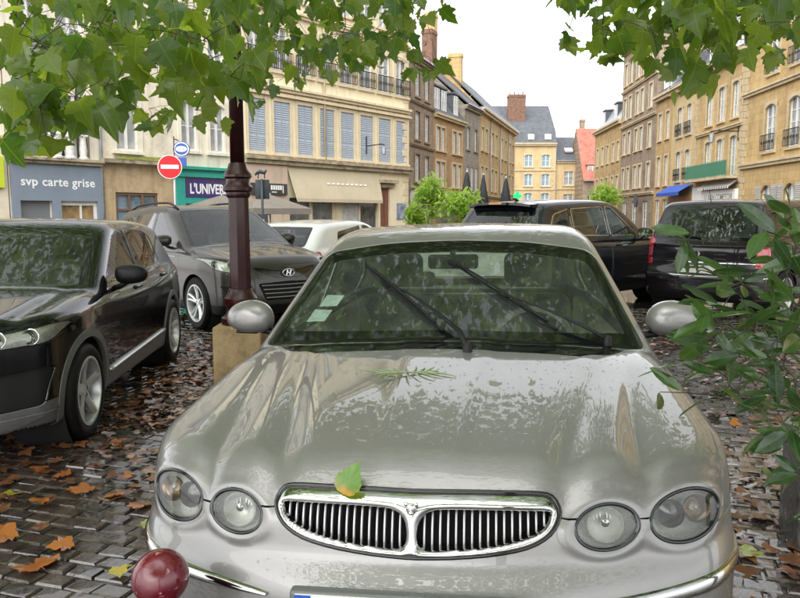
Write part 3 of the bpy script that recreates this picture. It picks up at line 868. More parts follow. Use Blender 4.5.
    st.bar((-.18, 0, 0), (.18, 0, 0), .03, .06, up=(0, 1, 0)); st.bar((0, 0, 0), (0, 0, -.18), .05, .03)
    st.xform(Matrix.Translation((.37, 1.83, .86)) @ Matrix.Rotation(-.4, 4, 'X')); st.build('steering_wheel', M_seat, cab)
    rm = empty('rear_view_mirror', (-.02, 1.97, 1.265), parent=car)
    MB().box(-.125, .125, -.02, .02, -.036, .036).build('mirror_housing', M_black, rm, bevel=.018, seg=4)
    MB().tube([(0, -.01, .02), (0, -.05, .075)], .014, 8).build('mount', M_black, rm)
    for i, (x, z) in enumerate(((-.60, 1.10), (-.635, 1.045))):
        pts = [on_glass(x+a, z+b, -.008) for a, b in ((0, 0), (.085, 0.005), (.105, .045), (.02, .045))]
        mesh_obj('windscreen_sticker', pts, [(0, 1, 2, 3)], mat('sticker', (.55, .68, .62), .6, var=.15, vscale=30), wsc)
    # ---- wheels, liners, tail lamps
    for yc in (.88, 3.59):
        for sg in (1, -1):
            make_wheel(car, sg*.775, yc, .318, .215, sg, 7, .21)
            MB().lathe([(.365, sg*.50), (.365, sg*.845)], 28, c=(0, yc, .325), axis='x', cap=False).build('wheel_arch_liner', M_dark, car, True)
    for sg in (1, -1):
        pts = drop_to(F, np.array([[sg*x, 5.4, z] for x, z in roundpoly([(.52, .70), (.76, .70), (.80, .88), (.62, .90)], .04)]), (0, -1, 0))
        c_ = pts.mean(0); n_ = len(pts)
        mesh_obj('tail_light', np.concatenate([pts + [0, .006, 0], [c_ + [0, .012, 0]]]), [(i, (i+1) % n_, n_) for i in range(n_)], M_redlens, car, True)
    return car
silver_car = build_silver_car()
# ---------------------------------------------------------------- the other parked cars
def gen_car(s):
    Lc, W, H = s['L'], s['W'] / 2, s['H']
    sec = spline([.15, .3, .45, .62, .80, .95, 1.1], s.get('sec', [.93, .97, .99, 1.0, .995, .97, .93]))
    wid = spline([0, Lc*.12, Lc*.3, Lc*.6, Lc*.85, Lc], s.get('wid', [W*.93, W*.985, W, W, W*.98, W*.92]))
    plan = spline([0, W*.4, W*.7, W*.85, W*.95, W], s.get('plan', [0, .03, .12, .24, .42, .7]))
    prof = spline(*s['prof']); rprof = spline(*s['rprof'])
    top = spline(*s['top'])
    rp = s.get('rplan', .18)
    ridge = s.get('ridge', .012)
    def crown(y, ax):
        return s.get('crown', .06) * (ax / W)**2.4 + ridge * np.exp(-((ax - W*.72) / .05)**2) * np.clip((1.3 - y) / .6, 0, 1)
    zb = s['belt']
    P = dict(top=top, crown=crown, wid=wid, sec=sec, kt=s.get('kt', .10), kc=.12, zbot=s.get('zbot', .22), ku=.03,
             yf=lambda ax, z: plan(ax) + prof(z), yr=lambda ax, z: Lc - rp * (ax / W)**2.6 + rprof(z),
             gh=dict(ws=s['ws'], cw=.22, rw=s['rw'], crw=s.get('crw', .14), zb=zb, tum=s.get('tum', .32),
                     wb=spline([0, Lc*.3, Lc*.55, Lc*.8, Lc], s.get('wb', [W*.92, W*.93, W*.93, W*.91, W*.86])), roof=spline(*s['roof']), rc=.06, k=.09, kr=.09))
    F = body_fn(P)
    st = s.get('step', .03)
    ys = np.arange(.5, Lc - .45, st)
    n = s.get('n', 100)
    V, Q = cast(F, P, ys, s.get('nf', 44), s.get('nr', 40), section_dirs(n, W, .45, .40), zc=.62)
    S = Shell(F, V, Q)
    car = empty(s['name'], (s['x'], s['y'], ground_z(s['x'])), rz=math.radians(s['rz']), ry=math.radians(-.85) * 0)
    tag(car, s['label'], 'car')
    y1, y2 = s['axles']; RA = s['ra']; R = s['rw_r']
    fr = lambda poly: (lambda V: np.where(V[:, 1] < Lc * .45, psdf(np.stack([np.abs(V[:, 0]), V[:, 2]], 1), poly), .3))
    rr = lambda poly, y0=.55: (lambda V: np.where(V[:, 1] > Lc * y0, psdf(np.stack([np.abs(V[:, 0]), V[:, 2]], 1), poly), .3))
    sd = lambda poly: (lambda V: np.where(np.abs(V[:, 0]) > W * .5, psdf(V[:, [1, 2]], poly), .3))
    arch = lambda yc, r: (lambda V: np.where(np.abs(V[:, 0]) > W * .55, np.hypot(V[:, 1] - yc, V[:, 2] - R) - r, .3))
    cuts = [arch(y1, RA), arch(y2, RA)]
    if s.get('clad'): cuts += [arch(y1, RA + .055), arch(y2, RA + .055)]
    wins = [sd(p) for p in s['wins']]; wsg = fr(s['wsp']); rwg = rr(s['rwp'])
    cuts += wins + [lambda V, w=w: w(V) - .013 for w in wins] * bool(s.get('chrome')) + [wsg, lambda V: wsg(V) + .04, rwg, lambda V: rwg(V) + .04]
    doors = [sd(p) for p in s['doors']]
    lampf = [fr(p) for p in s.get('lampf', [])]; lampr = [rr(p, 1 - .30/Lc) for p in s.get('lampr', [])]
    panf = [fr(p[0]) for p in s.get('panf', [])]; panr = [rr(p[0]) for p in s.get('panr', [])]
    zc = s.get('zclad', .0)
    cl = lambda V: V[:, 2] - zc
    hoodz = s.get('hoodz', .85); xh = s.get('xh', W * .80)
    ybk = s['ws'][0] - .04
    hd = lambda V: np.where((V[:, 2] > hoodz - .2) & (V[:, 1] < ybk + .25), np.maximum(np.abs(V[:, 0]) - xh, np.maximum(V[:, 1] - ybk - .2 * V[:, 0]**2, hoodz - V[:, 2])), .3)
    cuts += lampf + lampr + panf + panr + doors + [hd]
    if zc: cuts.append(cl)
    for g in cuts: S.cut(g)
    C = S.centers(); free = np.ones(len(C), bool); ax = np.abs(C[:, 0])
    def take(m):
        m = m & free; free[m] = False; return m
    take((arch(y1, RA)(C) < 0) | (arch(y2, RA)(C) < 0))
    wv = wsg(C); m_frit = take((wv < 0) & (wv > -.04)); m_ws = take(wv < 0)
    rv = rwg(C); m_rf = take((rv < 0) & (rv > -.04)); m_rw = take(rv < 0)
    m_w = [take(w(C) < 0) for w in wins]
    m_lf = [take(g(C) < 0) for g in lampf]; m_lr = [take(g(C) < 0) for g in lampr]
    m_pf = [take(g(C) < 0) for g in panf]; m_pr = [take(g(C) < 0) for g in panr]
    m_chr = [take(w(C) < .013) for w in wins] if s.get('chrome') else []
    m_cl = np.zeros(len(C), bool)
    if s.get('clad'): m_cl = take(((arch(y1, RA + .055)(C) < 0) | (arch(y2, RA + .055)(C) < 0)) & (C[:, 2] < 1.0))
    m_low = take((C[:, 2] < zc) & (C[:, 2] > P['zbot'] + .03)) if zc else np.zeros(len(C), bool)
    m_under = take(C[:, 2] < P['zbot'] + .03)
    m_d = [take(g(C) < 0) for g in doors]
    m_hood = take(hd(C) < 0)
    m_roof = take((C[:, 2] > zb + .04) & (C[:, 1] > ybk + .1))
    pa = s['paint']; gl_s = s.get('glass', M_sglass)
    inset = lambda V: np.full(len(V), -.004)
    S.part('bonnet', m_hood, pa, car); S.part('roof', m_roof, s.get('roofpaint', pa), car, 0, .02)
    S.part('headlining', m_roof, s.get('lining', M_trim), car, 0, 0, lambda V: np.full(len(V), -.035))
    S.part('body', free, pa, car, .0015, .02); S.part('floor_pan', m_under, M_dark, car, 0, 0)
    if zc: S.part('sill_trim', m_low, s.get('clad_mat', M_black), car, 0, .01)
    if s.get('clad'):
        for sg in (1, -1):
            for yc in (y1, y2):
                S.part('wheel_arch_trim', m_cl & (C[:, 0]*sg > 0) & (np.abs(C[:, 1] - yc) < .6), s.get('clad_mat', M_black), car, 0, .03, lambda V: np.full(len(V), .006))
    w = S.part('windscreen', m_ws, s.get('wglass', M_wglass), car, 0, 0, inset); S.part('black_border', m_frit, M_gloss, w, 0, .004, inset)
    w = S.part('rear_windscreen', m_rw, s.get('rglass', gl_s), car, 0, 0, inset); S.part('black_border', m_rf, M_gloss, w, 0, .004, inset)
    for sg in (1, -1):
        side = C[:, 0] * sg > 0
        ds = []
        for m in m_d:
            d = S.part('door', m & side, pa, car); ds.append(d)
        for i, m in enumerate(m_w):
            S.part('side_window', m & side, s.get('glasses', [gl_s]*9)[i], ds[i] if i < len(ds) else car, 0, 0, inset)
        for m in m_chr: S.part('chrome_trim', m & side, M_chrome, car, 0, .004, lambda V: np.full(len(V), .003))
        for i, (hy, hz) in enumerate(s.get('handles', [])):
            p = drop_to(F, [[sg * 1.6, hy, hz]], (-sg, 0, 0))[0]
            hb = MB().box(-.015, .022, -.10, .10, -.016, .016); hb.xform(Matrix.Translation(Vector(p)))
            hb.build('handle', s.get('handle_mat', pa), ds[i], bevel=.012)
        for i, m in enumerate(m_lf):
            l = S.part('headlight', m & side, refl_m, car, .003, .02, lambda V: np.full(len(V), -.03))
            S.part('lens', m & side, M_lens, l, .002, 0)
            c = S.V[S.Q[m & side]].mean((0, 1)); nn = grad(F, c)
            for k, dx in enumerate((-.07, .07)):
                q = drop_to(F, [[c[0] + dx, c[1] - .5, c[2]]], (0, 1, 0), 1.5)[0]
                Mx = Matrix.Translation(Vector(q)) @ Vector((0, -1, .1)).to_track_quat('Z', 'Y').to_matrix().to_4x4()
                MB().lathe([(.052, -.012), (.048, -.008), (.044, -.012), (.03, -.03), (.001, -.034)], 18, cap=False).xform(Mx).build('projector', M_chrome, l, True)
        for i, m in enumerate(m_lr): S.part('tail_light', m & side, s['lampr_m'][i], car, .003, .015, lambda V: np.full(len(V), .006))
        # mirror
        mx, my, mz = s['mirror']
        mr = empty('door_mirror', (sg * mx, my, mz), parent=car)
        N, K = 20, 10; vs = []
        for i in range(K + 1):
            a = i / K * PI * .56; r_ = math.sin(a)**.7; yy = -.075 * math.cos(a)
            for j in range(N):
                th = 2*PI*j/N; cs, sn = math.cos(th), math.sin(th)
                vs.append((np.sign(cs)*abs(cs)**.7*.125*r_, yy, np.sign(sn)*abs(sn)**.7*.078*r_*(1 - .2*max(0, sg*cs))))
        fs = [(i*N+j, i*N+(j+1)%N, (i+1)*N+(j+1)%N, (i+1)*N+j)[::-1] for i in range(K) for j in range(N)]
        mesh_obj('mirror_shell', vs, fs, s.get('mirror_m', pa), mr, True)
        mesh_obj('mirror_glass', [(v[0]*.93, .012, v[2]*.93) for v in vs[K*N:]], [tuple(range(N))], M_mirrorglass, mr)
        MB().tube([(0, 0, -.04), (-sg*.10, .02, -.10), (-sg*.2, .04, -.12)], [.035, .035, .04], 8, flat=.6).build('stalk', s.get('mirror_m', pa), mr, True)
        for yc in (y1, y2):
            make_wheel(car, sg*(W - .115), yc, R, R * .70, sg, s.get('spokes', 5), .22, s.get('wstyle', 'five'), rot=.3)
            MB().lathe([(RA+.004, sg*.5), (RA+.004, sg*(W-.05))], 24, c=(0, yc, R), axis='x', cap=False).build('wheel_arch_liner', M_dark, car, True)
    for (p, nm, m_, pu), m in zip(s.get('panf', []), m_pf):
        if p[:, 0].min() > 0:
            for sg in (1, -1): S.part(nm, m & (C[:, 0]*sg > 0), m_, car, .003, .02, lambda V, pu=pu: np.full(len(V), pu))
        else: S.part(nm, m, m_, car, .003, .02, lambda V, pu=pu: np.full(len(V), pu))
    for (p, nm, m_, pu), m in zip(s.get('panr', []), m_pr): S.part(nm, m, m_, car, .003, .02, lambda V, pu=pu: np.full(len(V), pu))
    cab = empty('cabin', parent=car)
    wy, wz = s['ws'][0], s['ws'][1]
    MB().box(-W*.84, W*.84, wy + .12, wy + .62, wz - .45, wz - .06).build('dashboard', M_dash, cab, bevel=.05)
    MB().box(-W*.85, W*.85, wy, Lc - .5, .28, .34).build('carpet', M_dash, cab)
    for sg in (1, -1):
        MB().box(sg*W*.82, sg*W*.87, wy + .3, Lc - .7, .4, zb - .01).build('door_card', s.get('lining', M_trim), cab)
        seat(car, sg*.37, wy + 1.0, zb - .45)
    MB().box(-.6, .6, wy + 1.75, wy + 2.2, .42, zb - .38).build('rear_bench', M_seat, cab, bevel=.04)
    b = MB().box(-.62, .62, -.06, .06, 0, .55); b.xform(Matrix.Translation((0, wy + 2.1, zb - .45)) @ Matrix.Rotation(-.22, 4, 'X')); b.build('rear_backrest', M_seat, cab, bevel=.04)
    for x in (-.36, .36): MB().box(x-.12, x+.12, wy + 2.2, wy + 2.28, zb + .1, zb + .26).build('rear_headrest', M_seat, cab, bevel=.03)
    st_ = MB()
    for i in range(20):
        a0, a1 = 2*PI*i/20, 2*PI*(i+1)/20; st_.bar((.18*math.cos(a0), 0, .18*math.sin(a0)), (.18*math.cos(a1), 0, .18*math.sin(a1)), .028)
    st_.bar((-.17, 0, 0), (.17, 0, 0), .03, .05); st_.xform(Matrix.Translation((.37, wy + .68, wz - .08)) @ Matrix.Rotation(-.4, 4, 'X')); st_.build('steering_wheel', M_seat, cab)
    MB().box(-.12, .12, s['ws'][2] - .02, s['ws'][2] + .02, s['ws'][3] - .14, s['ws'][3] - .07).build('rear_view_mirror', M_black, cab, bevel=.015)
    if s.get('rails'):
        for sg in (1, -1):
            yy = np.linspace(*s['rails'], 14)
            pts = [drop_to(F, [[sg*W*.62, y, 2.2]], (0, 0, -1))[0] + np.array([0, 0, .045*min(1, 6*min(i/13, 1 - i/13))]) for i, y in enumerate(yy)]
            MB().tube(pts, .016, 8).build('roof_rail', s.get('rail_m', M_black), car, True)
    return car, S, F, P
def surf(F, O, D): return drop_to(F, [O], D)[0]
refl_m = MATS['lamp_reflector']
BLACKP = paint('black_paint', (.004, .004, .005), .0, .2, .2, .8, .1)
GREYP = paint('grey_paint', (.046, .041, .036), .3, .35, .08, .6)
NAVYP = paint('navy_paint', (.008, .011, .02), .3, .28, .15)
PLUMP = paint('dark_plum_paint', (.016, .012, .016), .3, .28, .15)
WHITEP = paint('white_paint', (.82, .82, .81), 0, .35, .03)
GREYT = mat('grey_cladding', (.16, .16, .165), .45, .2, var=.1, vscale=20)

def build_black_suv():
    rp = roundpoly
    s = dict(name='black_compact_suv', label='shiny black compact SUV with grey wheel arches, parked on the left', L=4.19, W=1.79, H=1.51,
        x=-2.95, y=3.97, rz=5.0, paint=BLACKP, belt=1.0,
        top=([0, .1, .3, .7, 1.15, 1.5, 3.0, 4.0, 4.2], [.86, .905, .945, .99, 1.03, 1.02, 1.03, 1.04, 1.0]), crown=.05,
        prof=([.2, .35, .5, .65, .8, .95], [.07, .0, -.01, .0, .02, .09]), rprof=([.2, .4, .6, .9, 1.05], [-.05, .0, .0, -.06, -.12]),
        ws=(1.12, 1.03, 1.88, 1.46), rw=(4.06, 1.05, 3.62, 1.45), roof=([1.7, 2.0, 2.5, 3.2, 3.8], [1.455, 1.495, 1.51, 1.485, 1.42]),
        wsp=rp([(-.3, .99), (.76, .99), (.60, 1.425), (-.3, 1.455)], [0, .03, .06, 0]), rwp=rp([(-.3, 1.08), (.60, 1.08), (.5, 1.38), (-.3, 1.38)], [0, .05, .05, 0]),
        wins=[rp([(1.68, 1.03), (2.36, 1.04), (2.36, 1.405), (2.20, 1.40)], [.02, .02, .03, .07]), rp([(2.43, 1.04), (3.28, 1.08), (3.20, 1.32), (3.0, 1.385), (2.43, 1.405)], [.02, .05, .06, .1, .03])],
        doors=[rp([(1.36, .42), (2.40, .42), (2.40, 1.02), (1.55, 1.02), (1.36, .9)], .04), rp([(2.42, .42), (3.05, .42), (3.28, .72), (3.38, 1.02), (2.42, 1.02)], [.04, .1, .06, .02, .01])],
        handles=[(2.22, .92), (3.16, .95)], chrome=False, clad=True, zclad=.40, clad_mat=GREYT, axles=(.82, 3.42), ra=.375, rw_r=.335, hoodz=.86, xh=.76,
        lampf=[rp([(.42, .74), (.84, .76), (.88, .86), (.80, .875), (.44, .83)], .03)], lampr=[rp([(.5, .85), (.9, .85), (.9, 1.0), (.55, 1.0)], .03)], lampr_m=[M_redlens],
        panf=[(rp([(-.1, .40), (.36, .40), (.40, .62), (.34, .80), (-.1, .80)], .03), 'grille', M_black, -.02), (rp([(.46, .36), (.80, .38), (.84, .62), (.60, .60)], .03), 'air_intake', M_dark, -.015),
              (rp([(-.1, .245), (.62, .245), (.86, .34), (.6, .33), (-.1, .31)], .01), 'skid_plate', GREYT, .008)],
        mirror=(.98, 1.60, 1.075), mirror_m=M_black, spokes=5, wstyle='five', step=.026, n=110, nf=56, ridge=.02)
    car, S, F, P = gen_car(s)
    for k in range(6):
        z = .45 + .06*k; pts = [surf(F, [x, -.5, z], (0, 1, 0)) + np.array([0, .012, 0]) for x in np.linspace(-.33, .33, 9)]
        MB().tube(pts, .008, 6).build('grille_bar', M_black, car)
    for sg in (1, -1):   # bright sill strip along the doors
        pts = [surf(F, [sg*1.5, y, .385 + .02*(y-1.3)], (-sg, 0, 0)) + np.array([sg*.004, 0, 0]) for y in np.linspace(1.27, 2.98, 20)]
        MB().tube(pts, .022, 6, flat=.6).build('sill_strip', M_alloy, car, True)
        pts = [surf(F, [sg*1.5, y, 1.022 + .016*(y-1.5)], (-sg, 0, 0)) + np.array([sg*.002, 0, 0]) for y in np.linspace(1.62, 3.3, 24)]
        MB().tube(pts, .006, 6).build('window_strip', M_chrome, car, True)
    return car
def build_grey_suv():
    rp = roundpoly
    s = dict(name='grey_suv', label='dark grey SUV with roof rails facing right, half hidden behind the lamp post', L=4.41, W=1.82, H=1.66,
        x=-1.45, y=9.37, rz=41, paint=GREYP, belt=1.09,
        top=([0, .1, .3, .7, 1.15, 1.5, 3.0, 4.1, 4.4], [.86, .93, .99, 1.06, 1.11, 1.11, 1.12, 1.13, 1.08]), crown=.07,
        prof=([.22, .35, .5, .65, .8, .98], [.08, .0, -.02, -.005, .03, .12]), rprof=([.2, .4, .6, .9, 1.1], [-.05, .0, .0, -.06, -.12]),
        ws=(1.12, 1.11, 1.98, 1.60), rw=(4.30, 1.12, 3.95, 1.58), roof=([1.7, 2.1, 2.6, 3.4, 4.1], [1.585, 1.64, 1.66, 1.63, 1.56]),
        wsp=rp([(-.3, 1.08), (.78, 1.07), (.60, 1.565), (-.3, 1.595)], [0, .03, .06, 0]), rwp=rp([(-.3, 1.15), (.62, 1.15), (.52, 1.5), (-.3, 1.5)], [0, .05, .05, 0]),
        wins=[rp([(1.66, 1.12), (2.44, 1.13), (2.44, 1.54), (2.28, 1.545)], [.02, .02, .03, .07]), rp([(2.52, 1.13), (3.30, 1.15), (3.20, 1.50), (2.52, 1.54)], [.02, .03, .05, .03]), rp([(3.36, 1.17), (3.85, 1.24), (3.60, 1.44), (3.28, 1.49)], .03)],
        doors=[rp([(1.38, .42), (2.46, .42), (2.46, 1.11), (1.55, 1.11), (1.38, 1.0)], .04), rp([(2.49, .42), (3.12, .42), (3.36, .76), (3.42, 1.11), (2.49, 1.11)], [.04, .1, .06, .02, .01])],
        handles=[(2.26, .98), (3.18, 1.0)], clad=False, zclad=.36, clad_mat=M_black, axles=(.88, 3.52), ra=.385, rw_r=.35, hoodz=.87, xh=.80,
        lampf=[rp([(.50, .80), (.60, .76), (.86, .82), (.89, .96), (.80, .965), (.6, .88)], .03)], lampr=[rp([(.5, .9), (.95, .9), (.9, 1.05), (.6, 1.05)], .03)], lampr_m=[M_redlens],
        panf=[(rp([(-.1, .70), (.20, .71), (.47, .82), (.44, .845), (.2, .80), (-.1, .785)], .01), 'upper_grille', M_gloss, -.01), (rp([(-.1, .42), (.34, .42), (.44, .64), (-.1, .66)], .04), 'lower_grille', M_dark, -.03),
              (rp([(.56, .46), (.76, .50), (.84, .62), (.62, .56)], .03), 'fog_lamp_pocket', M_dark, -.01)],
        mirror=(1.0, 1.62, 1.16), spokes=5, wstyle='double', rails=(2.05, 3.9), rail_m=M_black, glass=M_priv, glasses=[M_sglass, M_priv, M_priv])
    car, S, F, P = gen_car(s)
    gm = mat('grille_bar_grey', (.25, .25, .25), .3, .6)
    for k in range(4):
        z = .455 + .052*k; pts = [surf(F, [x, -.5, z], (0, 1, 0)) + np.array([0, .008, 0]) for x in np.linspace(-.33 - .02*k, .33 + .02*k, 9)]
        MB().tube(pts, .009, 6).build('grille_bar', gm, car, True)
    p = surf(F, [0, -.6, .765], (0, 1, 0))
    b = empty('badge', tuple(p + np.array([0, -.012, 0])), parent=car)
    t = np.linspace(0, 2*PI, 24, endpoint=False)
    ring_tube([(.088*math.cos(a), 0, .046*math.sin(a)) for a in t], .008, 'emblem_ring', M_chrome, b)
    e = MB(); e.bar((-.034, 0, -.034), (-.016, 0, .034), .02, .014, up=(0, 1, 0)); e.bar((.016, 0, -.034), (.034, 0, .034), .02, .014, up=(0, 1, 0)); e.bar((-.03, -.001, -.004), (.03, -.001, .004), .013, .012, up=(0, 1, 0))
    e.build('emblem_letter', M_chrome, b)
    return car
def build_white_car():
    rp = roundpoly
    s = dict(name='white_hatchback', label='white hatchback seen from behind beyond the lamp post', L=4.05, W=1.74, H=1.40,
        x=-.35, y=14.8, rz=155, paint=WHITEP, belt=.96,
        top=([0, .1, .3, .7, 1.1, 1.5, 3.0, 3.8, 4.05], [.78, .83, .87, .92, .96, .96, .98, .99, .95]),
        prof=([.22, .35, .5, .65, .8, .98], [.06, .0, -.02, -.005, .03, .12]), rprof=([.2, .4, .6, .85, 1.0], [-.05, .0, .0, -.05, -.1]),
        ws=(1.05, .96, 1.85, 1.36), rw=(3.98, .98, 3.50, 1.34), roof=([1.7, 2.1, 2.6, 3.2, 3.7], [1.36, 1.40, 1.405, 1.375, 1.32]),
        wsp=rp([(-.3, .95), (.72, .94), (.56, 1.325), (-.3, 1.345)], [0, .03, .06, 0]), rwp=rp([(-.3, 1.0), (.60, 1.0), (.52, 1.30), (-.3, 1.31)], [0, .05, .05, 0]),
        wins=[rp([(1.55, .98), (2.25, .99), (2.25, 1.32), (2.05, 1.315)], [.02, .02, .03, .07]), rp([(2.33, .99), (3.2, 1.02), (3.1, 1.22), (2.33, 1.315)], [.02, .03, .05, .03])],
        doors=[rp([(1.30, .36), (2.28, .36), (2.28, .97), (1.45, .97), (1.30, .9)], .04), rp([(2.31, .36), (2.9, .36), (3.15, .66), (3.2, .97), (2.31, .97)], [.04, .1, .06, .02, .01])],
        handles=[(2.1, .86), (3.0, .88)], axles=(.8, 3.3), ra=.36, rw_r=.31, hoodz=.8, lampf=[rp([(.5, .65), (.82, .68), (.84, .78), (.6, .74)], .03)],
        lampr=[rp([(.55, .76), (.92, .76), (.92, .93), (.68, .93)], .03)], lampr_m=[M_redlens],
        mirror=(.95, 1.5, 1.0), glass=M_sglass)
    return gen_car(s)[0]
def build_navy_suv():
    rp = roundpoly
    s = dict(name='dark_blue_suv', label='dark blue SUV with roof spoiler, seen side on behind the silver saloon', L=4.6, W=1.88, H=1.66,
        x=4.55, y=13.4, rz=132, paint=NAVYP, belt=1.08,
        top=([0, .1, .3, .7, 1.3, 1.6, 3.0, 4.2, 4.6], [.86, .92, .98, 1.04, 1.09, 1.08, 1.09, 1.10, 1.05]),
        prof=([.22, .35, .5, .65, .8, .98], [.06, .0, -.02, -.005, .03, .12]), rprof=([.2, .4, .6, .9, 1.1], [-.05, .0, .0, -.05, -.1]),
        ws=(1.25, 1.09, 2.12, 1.60), rw=(4.45, 1.08, 4.08, 1.58), roof=([1.9, 2.2, 2.7, 3.5, 4.2], [1.59, 1.635, 1.66, 1.64, 1.59]),
        wsp=rp([(-.3, 1.06), (.78, 1.05), (.60, 1.565), (-.3, 1.595)], [0, .03, .06, 0]), rwp=rp([(-.3, 1.12), (.66, 1.12), (.56, 1.5), (-.3, 1.52)], [0, .05, .05, 0]),
        wins=[rp([(1.82, 1.105), (2.56, 1.115), (2.56, 1.535), (2.42, 1.54)], [.02, .02, .03, .07]), rp([(2.64, 1.115), (3.46, 1.13), (3.44, 1.50), (2.64, 1.535)], [.02, .03, .03, .03]), rp([(3.52, 1.13), (4.02, 1.20), (3.86, 1.42), (3.50, 1.50)], .04)],
        doors=[rp([(1.45, .40), (2.58, .40), (2.58, 1.10), (1.65, 1.10), (1.45, 1.0)], .04), rp([(2.61, .40), (3.25, .40), (3.48, .76), (3.52, 1.10), (2.61, 1.10)], [.04, .1, .06, .02, .01])],
        handles=[(2.38, .96), (3.36, .98)], chrome=True, zclad=.34, axles=(.92, 3.72), ra=.40, rw_r=.365, hoodz=.87, lampf=[rp([(.5, .78), (.86, .80), (.89, .92), (.6, .88)], .03)],
        lampr=[rp([(.45, .92), (.95, .92), (.95, 1.06), (.5, 1.06)], .03)], lampr_m=[M_redlens], mirror=(1.02, 1.82, 1.14), rail_m=M_alloy, spokes=5)
    car, S, F, P = gen_car(s)
    sp = MB(); pts = np.linspace(-.58, .58, 11)
    vs = []
    for x in pts:
        p = surf(F, [x, 4.02, 2.2], (0, 0, -1)); c = .06 * (x/.58)**2
        vs += [(x, 3.98, p[2] + .012), (x, 4.26 - c, p[2] + .004), (x, 4.26 - c, p[2] - .03), (x, 4.05, p[2] - .05)]
    fs = [(i*4+j, i*4+(j+1)%4, (i+1)*4+(j+1)%4, (i+1)*4+j) for i in range(10) for j in range(4)] + [(0, 1, 2, 3), (43, 42, 41, 40)]
    o = sp.add(vs, fs).build('roof_spoiler', M_gloss, car, True, 40)
    z = surf(F, [0, 4.02, 2.2], (0, 0, -1))[2]
    MB().box(-.12, .12, 4.255, 4.268, z - .026, z + .002).build('brake_light', M_amber, o)
    p = surf(F, [0, 3.75, 2.2], (0, 0, -1))
    MB().tube([p, p + np.array([0, .06, .03]), p + np.array([0, .12, .035])], [.025, .02, .006], 8).build('aerial_fin', NAVYP, car, True)
    return car
def build_mpv():
    rp = roundpoly
    s = dict(name='dark_people_carrier', label='dark people carrier seen from behind with tall pinkish tail lights', L=4.26, W=1.81, H=1.60,
        x=7.2, y=12.5, rz=131, paint=PLUMP, belt=1.02,
        top=([0, .1, .3, .7, 1.1, 1.5, 3.0, 4.0, 4.26], [.80, .86, .92, .99, 1.04, 1.03, 1.04, 1.06, 1.06]), kt=.06,
        prof=([.22, .35, .5, .65, .8, .98], [.06, .0, -.02, -.005, .03, .12]), rprof=([.2, .32, .45, .58, .66, .9, 1.06], [-.07, -.02, .0, .0, -.05, -.075, -.11]), rplan=.16,
        ws=(.95, 1.02, 1.75, 1.53), rw=(4.18, 1.0, 3.93, 1.56), crw=.13, tum=.24, roof=([1.6, 2.0, 2.6, 3.4, 4.0], [1.53, 1.58, 1.605, 1.60, 1.565]),
        wb=[.83, .84, .84, .83, .80],
        wsp=rp([(-.3, 1.0), (.76, .99), (.64, 1.49), (-.3, 1.525)], [0, .03, .06, 0]), rwp=rp([(-.3, 1.045), (.735, 1.045), (.66, 1.49), (.3, 1.53), (-.3, 1.535)], [0, .05, .07, .1, 0]),
        wins=[rp([(1.52, 1.05), (2.32, 1.05), (2.32, 1.48), (2.0, 1.475)], [.02, .02, .03, .07]), rp([(2.40, 1.05), (3.24, 1.06), (3.20, 1.47), (2.40, 1.48)], .03), rp([(3.30, 1.06), (3.90, 1.09), (3.78, 1.44), (3.28, 1.47)], .04)],
        doors=[rp([(1.28, .38), (2.35, .38), (2.35, 1.03), (1.45, 1.03), (1.28, .95)], .04), rp([(2.38, .38), (3.05, .38), (3.26, .7), (3.28, 1.03), (2.38, 1.03)], [.04, .1, .06, .02, .01])],
        handles=[(2.18, .93), (3.14, .94)], axles=(.84, 3.52), ra=.37, rw_r=.325, hoodz=.82, lampf=[rp([(.5, .70), (.86, .72), (.88, .86), (.6, .84)], .03)],
        lampr=[rp([(.73, .80), (.96, .78), (.96, 1.20), (.79, 1.12), (.66, 1.02), (.72, .92)], [.03, .0, .0, .02, .02, .03]), rp([(.72, .69), (.96, .69), (.96, .78), (.73, .78)], [.02, .01, .01, .02])], lampr_m=[M_redpale, M_redlens],
        panr=[(rp([(-.1, .735), (.74, .735), (.745, .752), (-.1, .752)], .002), 'chrome_strip', M_chrome, .006), (rp([(-.1, .555), (.95, .555), (.95, .575), (-.1, .575)], .002), 'bumper_strip', M_chrome, .008),
              (rp([(-.1, .24), (.70, .24), (.74, .34), (-.1, .36)], .02), 'lower_valance', M_black, .004)],
        mirror=(.99, 1.5, 1.08), glass=M_sglass, n=140, nr=80, step=.026)
    car, S, F, P = gen_car(s)
    # rear wiper, plate, badge letters, aerial
    def og(x, z, off): p = surf(F, [x, 5.2, z], (0, -1, 0)); return p + grad(F, p) * off
    MB().tube([og(0 + .28*t, 1.065 + .035*t, .02) for t in np.linspace(0, 1, 6)], .012, 6).build('rear_wiper', M_black, car, True)
    q = og(0, .64, .0)
    pl = empty('number_plate', (0, q[1] + .02, .65), parent=car)
    MB().box(-.26, .26, -.02, .004, -.055, .055).build('plate', M_white_plate, pl); MB().box(.222, .26, .0045, .006, -.0545, .0545).build('blue_band', M_plate_blue, pl)
    b = MB(); q = og(0, .86, .0); b.add([(0, q[1]+.012, .86+.045), (.03, q[1]+.014, .86), (0, q[1]+.012, .86-.045), (-.03, q[1]+.014, .86), (0, q[1]-.01, .86)], [(0, 1, 2, 3), (0, 3, 4), (3, 2, 4), (2, 1, 4), (1, 0, 4)]).build('badge', M_chrome, car)
    p = surf(F, [0, 3.9, 2.3], (0, 0, -1)); MB().tube([p, p + np.array([0, .06, .16])], [.006, .003], 6).build('aerial', M_black, car)
    return car
build_black_suv(); build_grey_suv(); build_white_car(); build_navy_suv(); build_mpv()
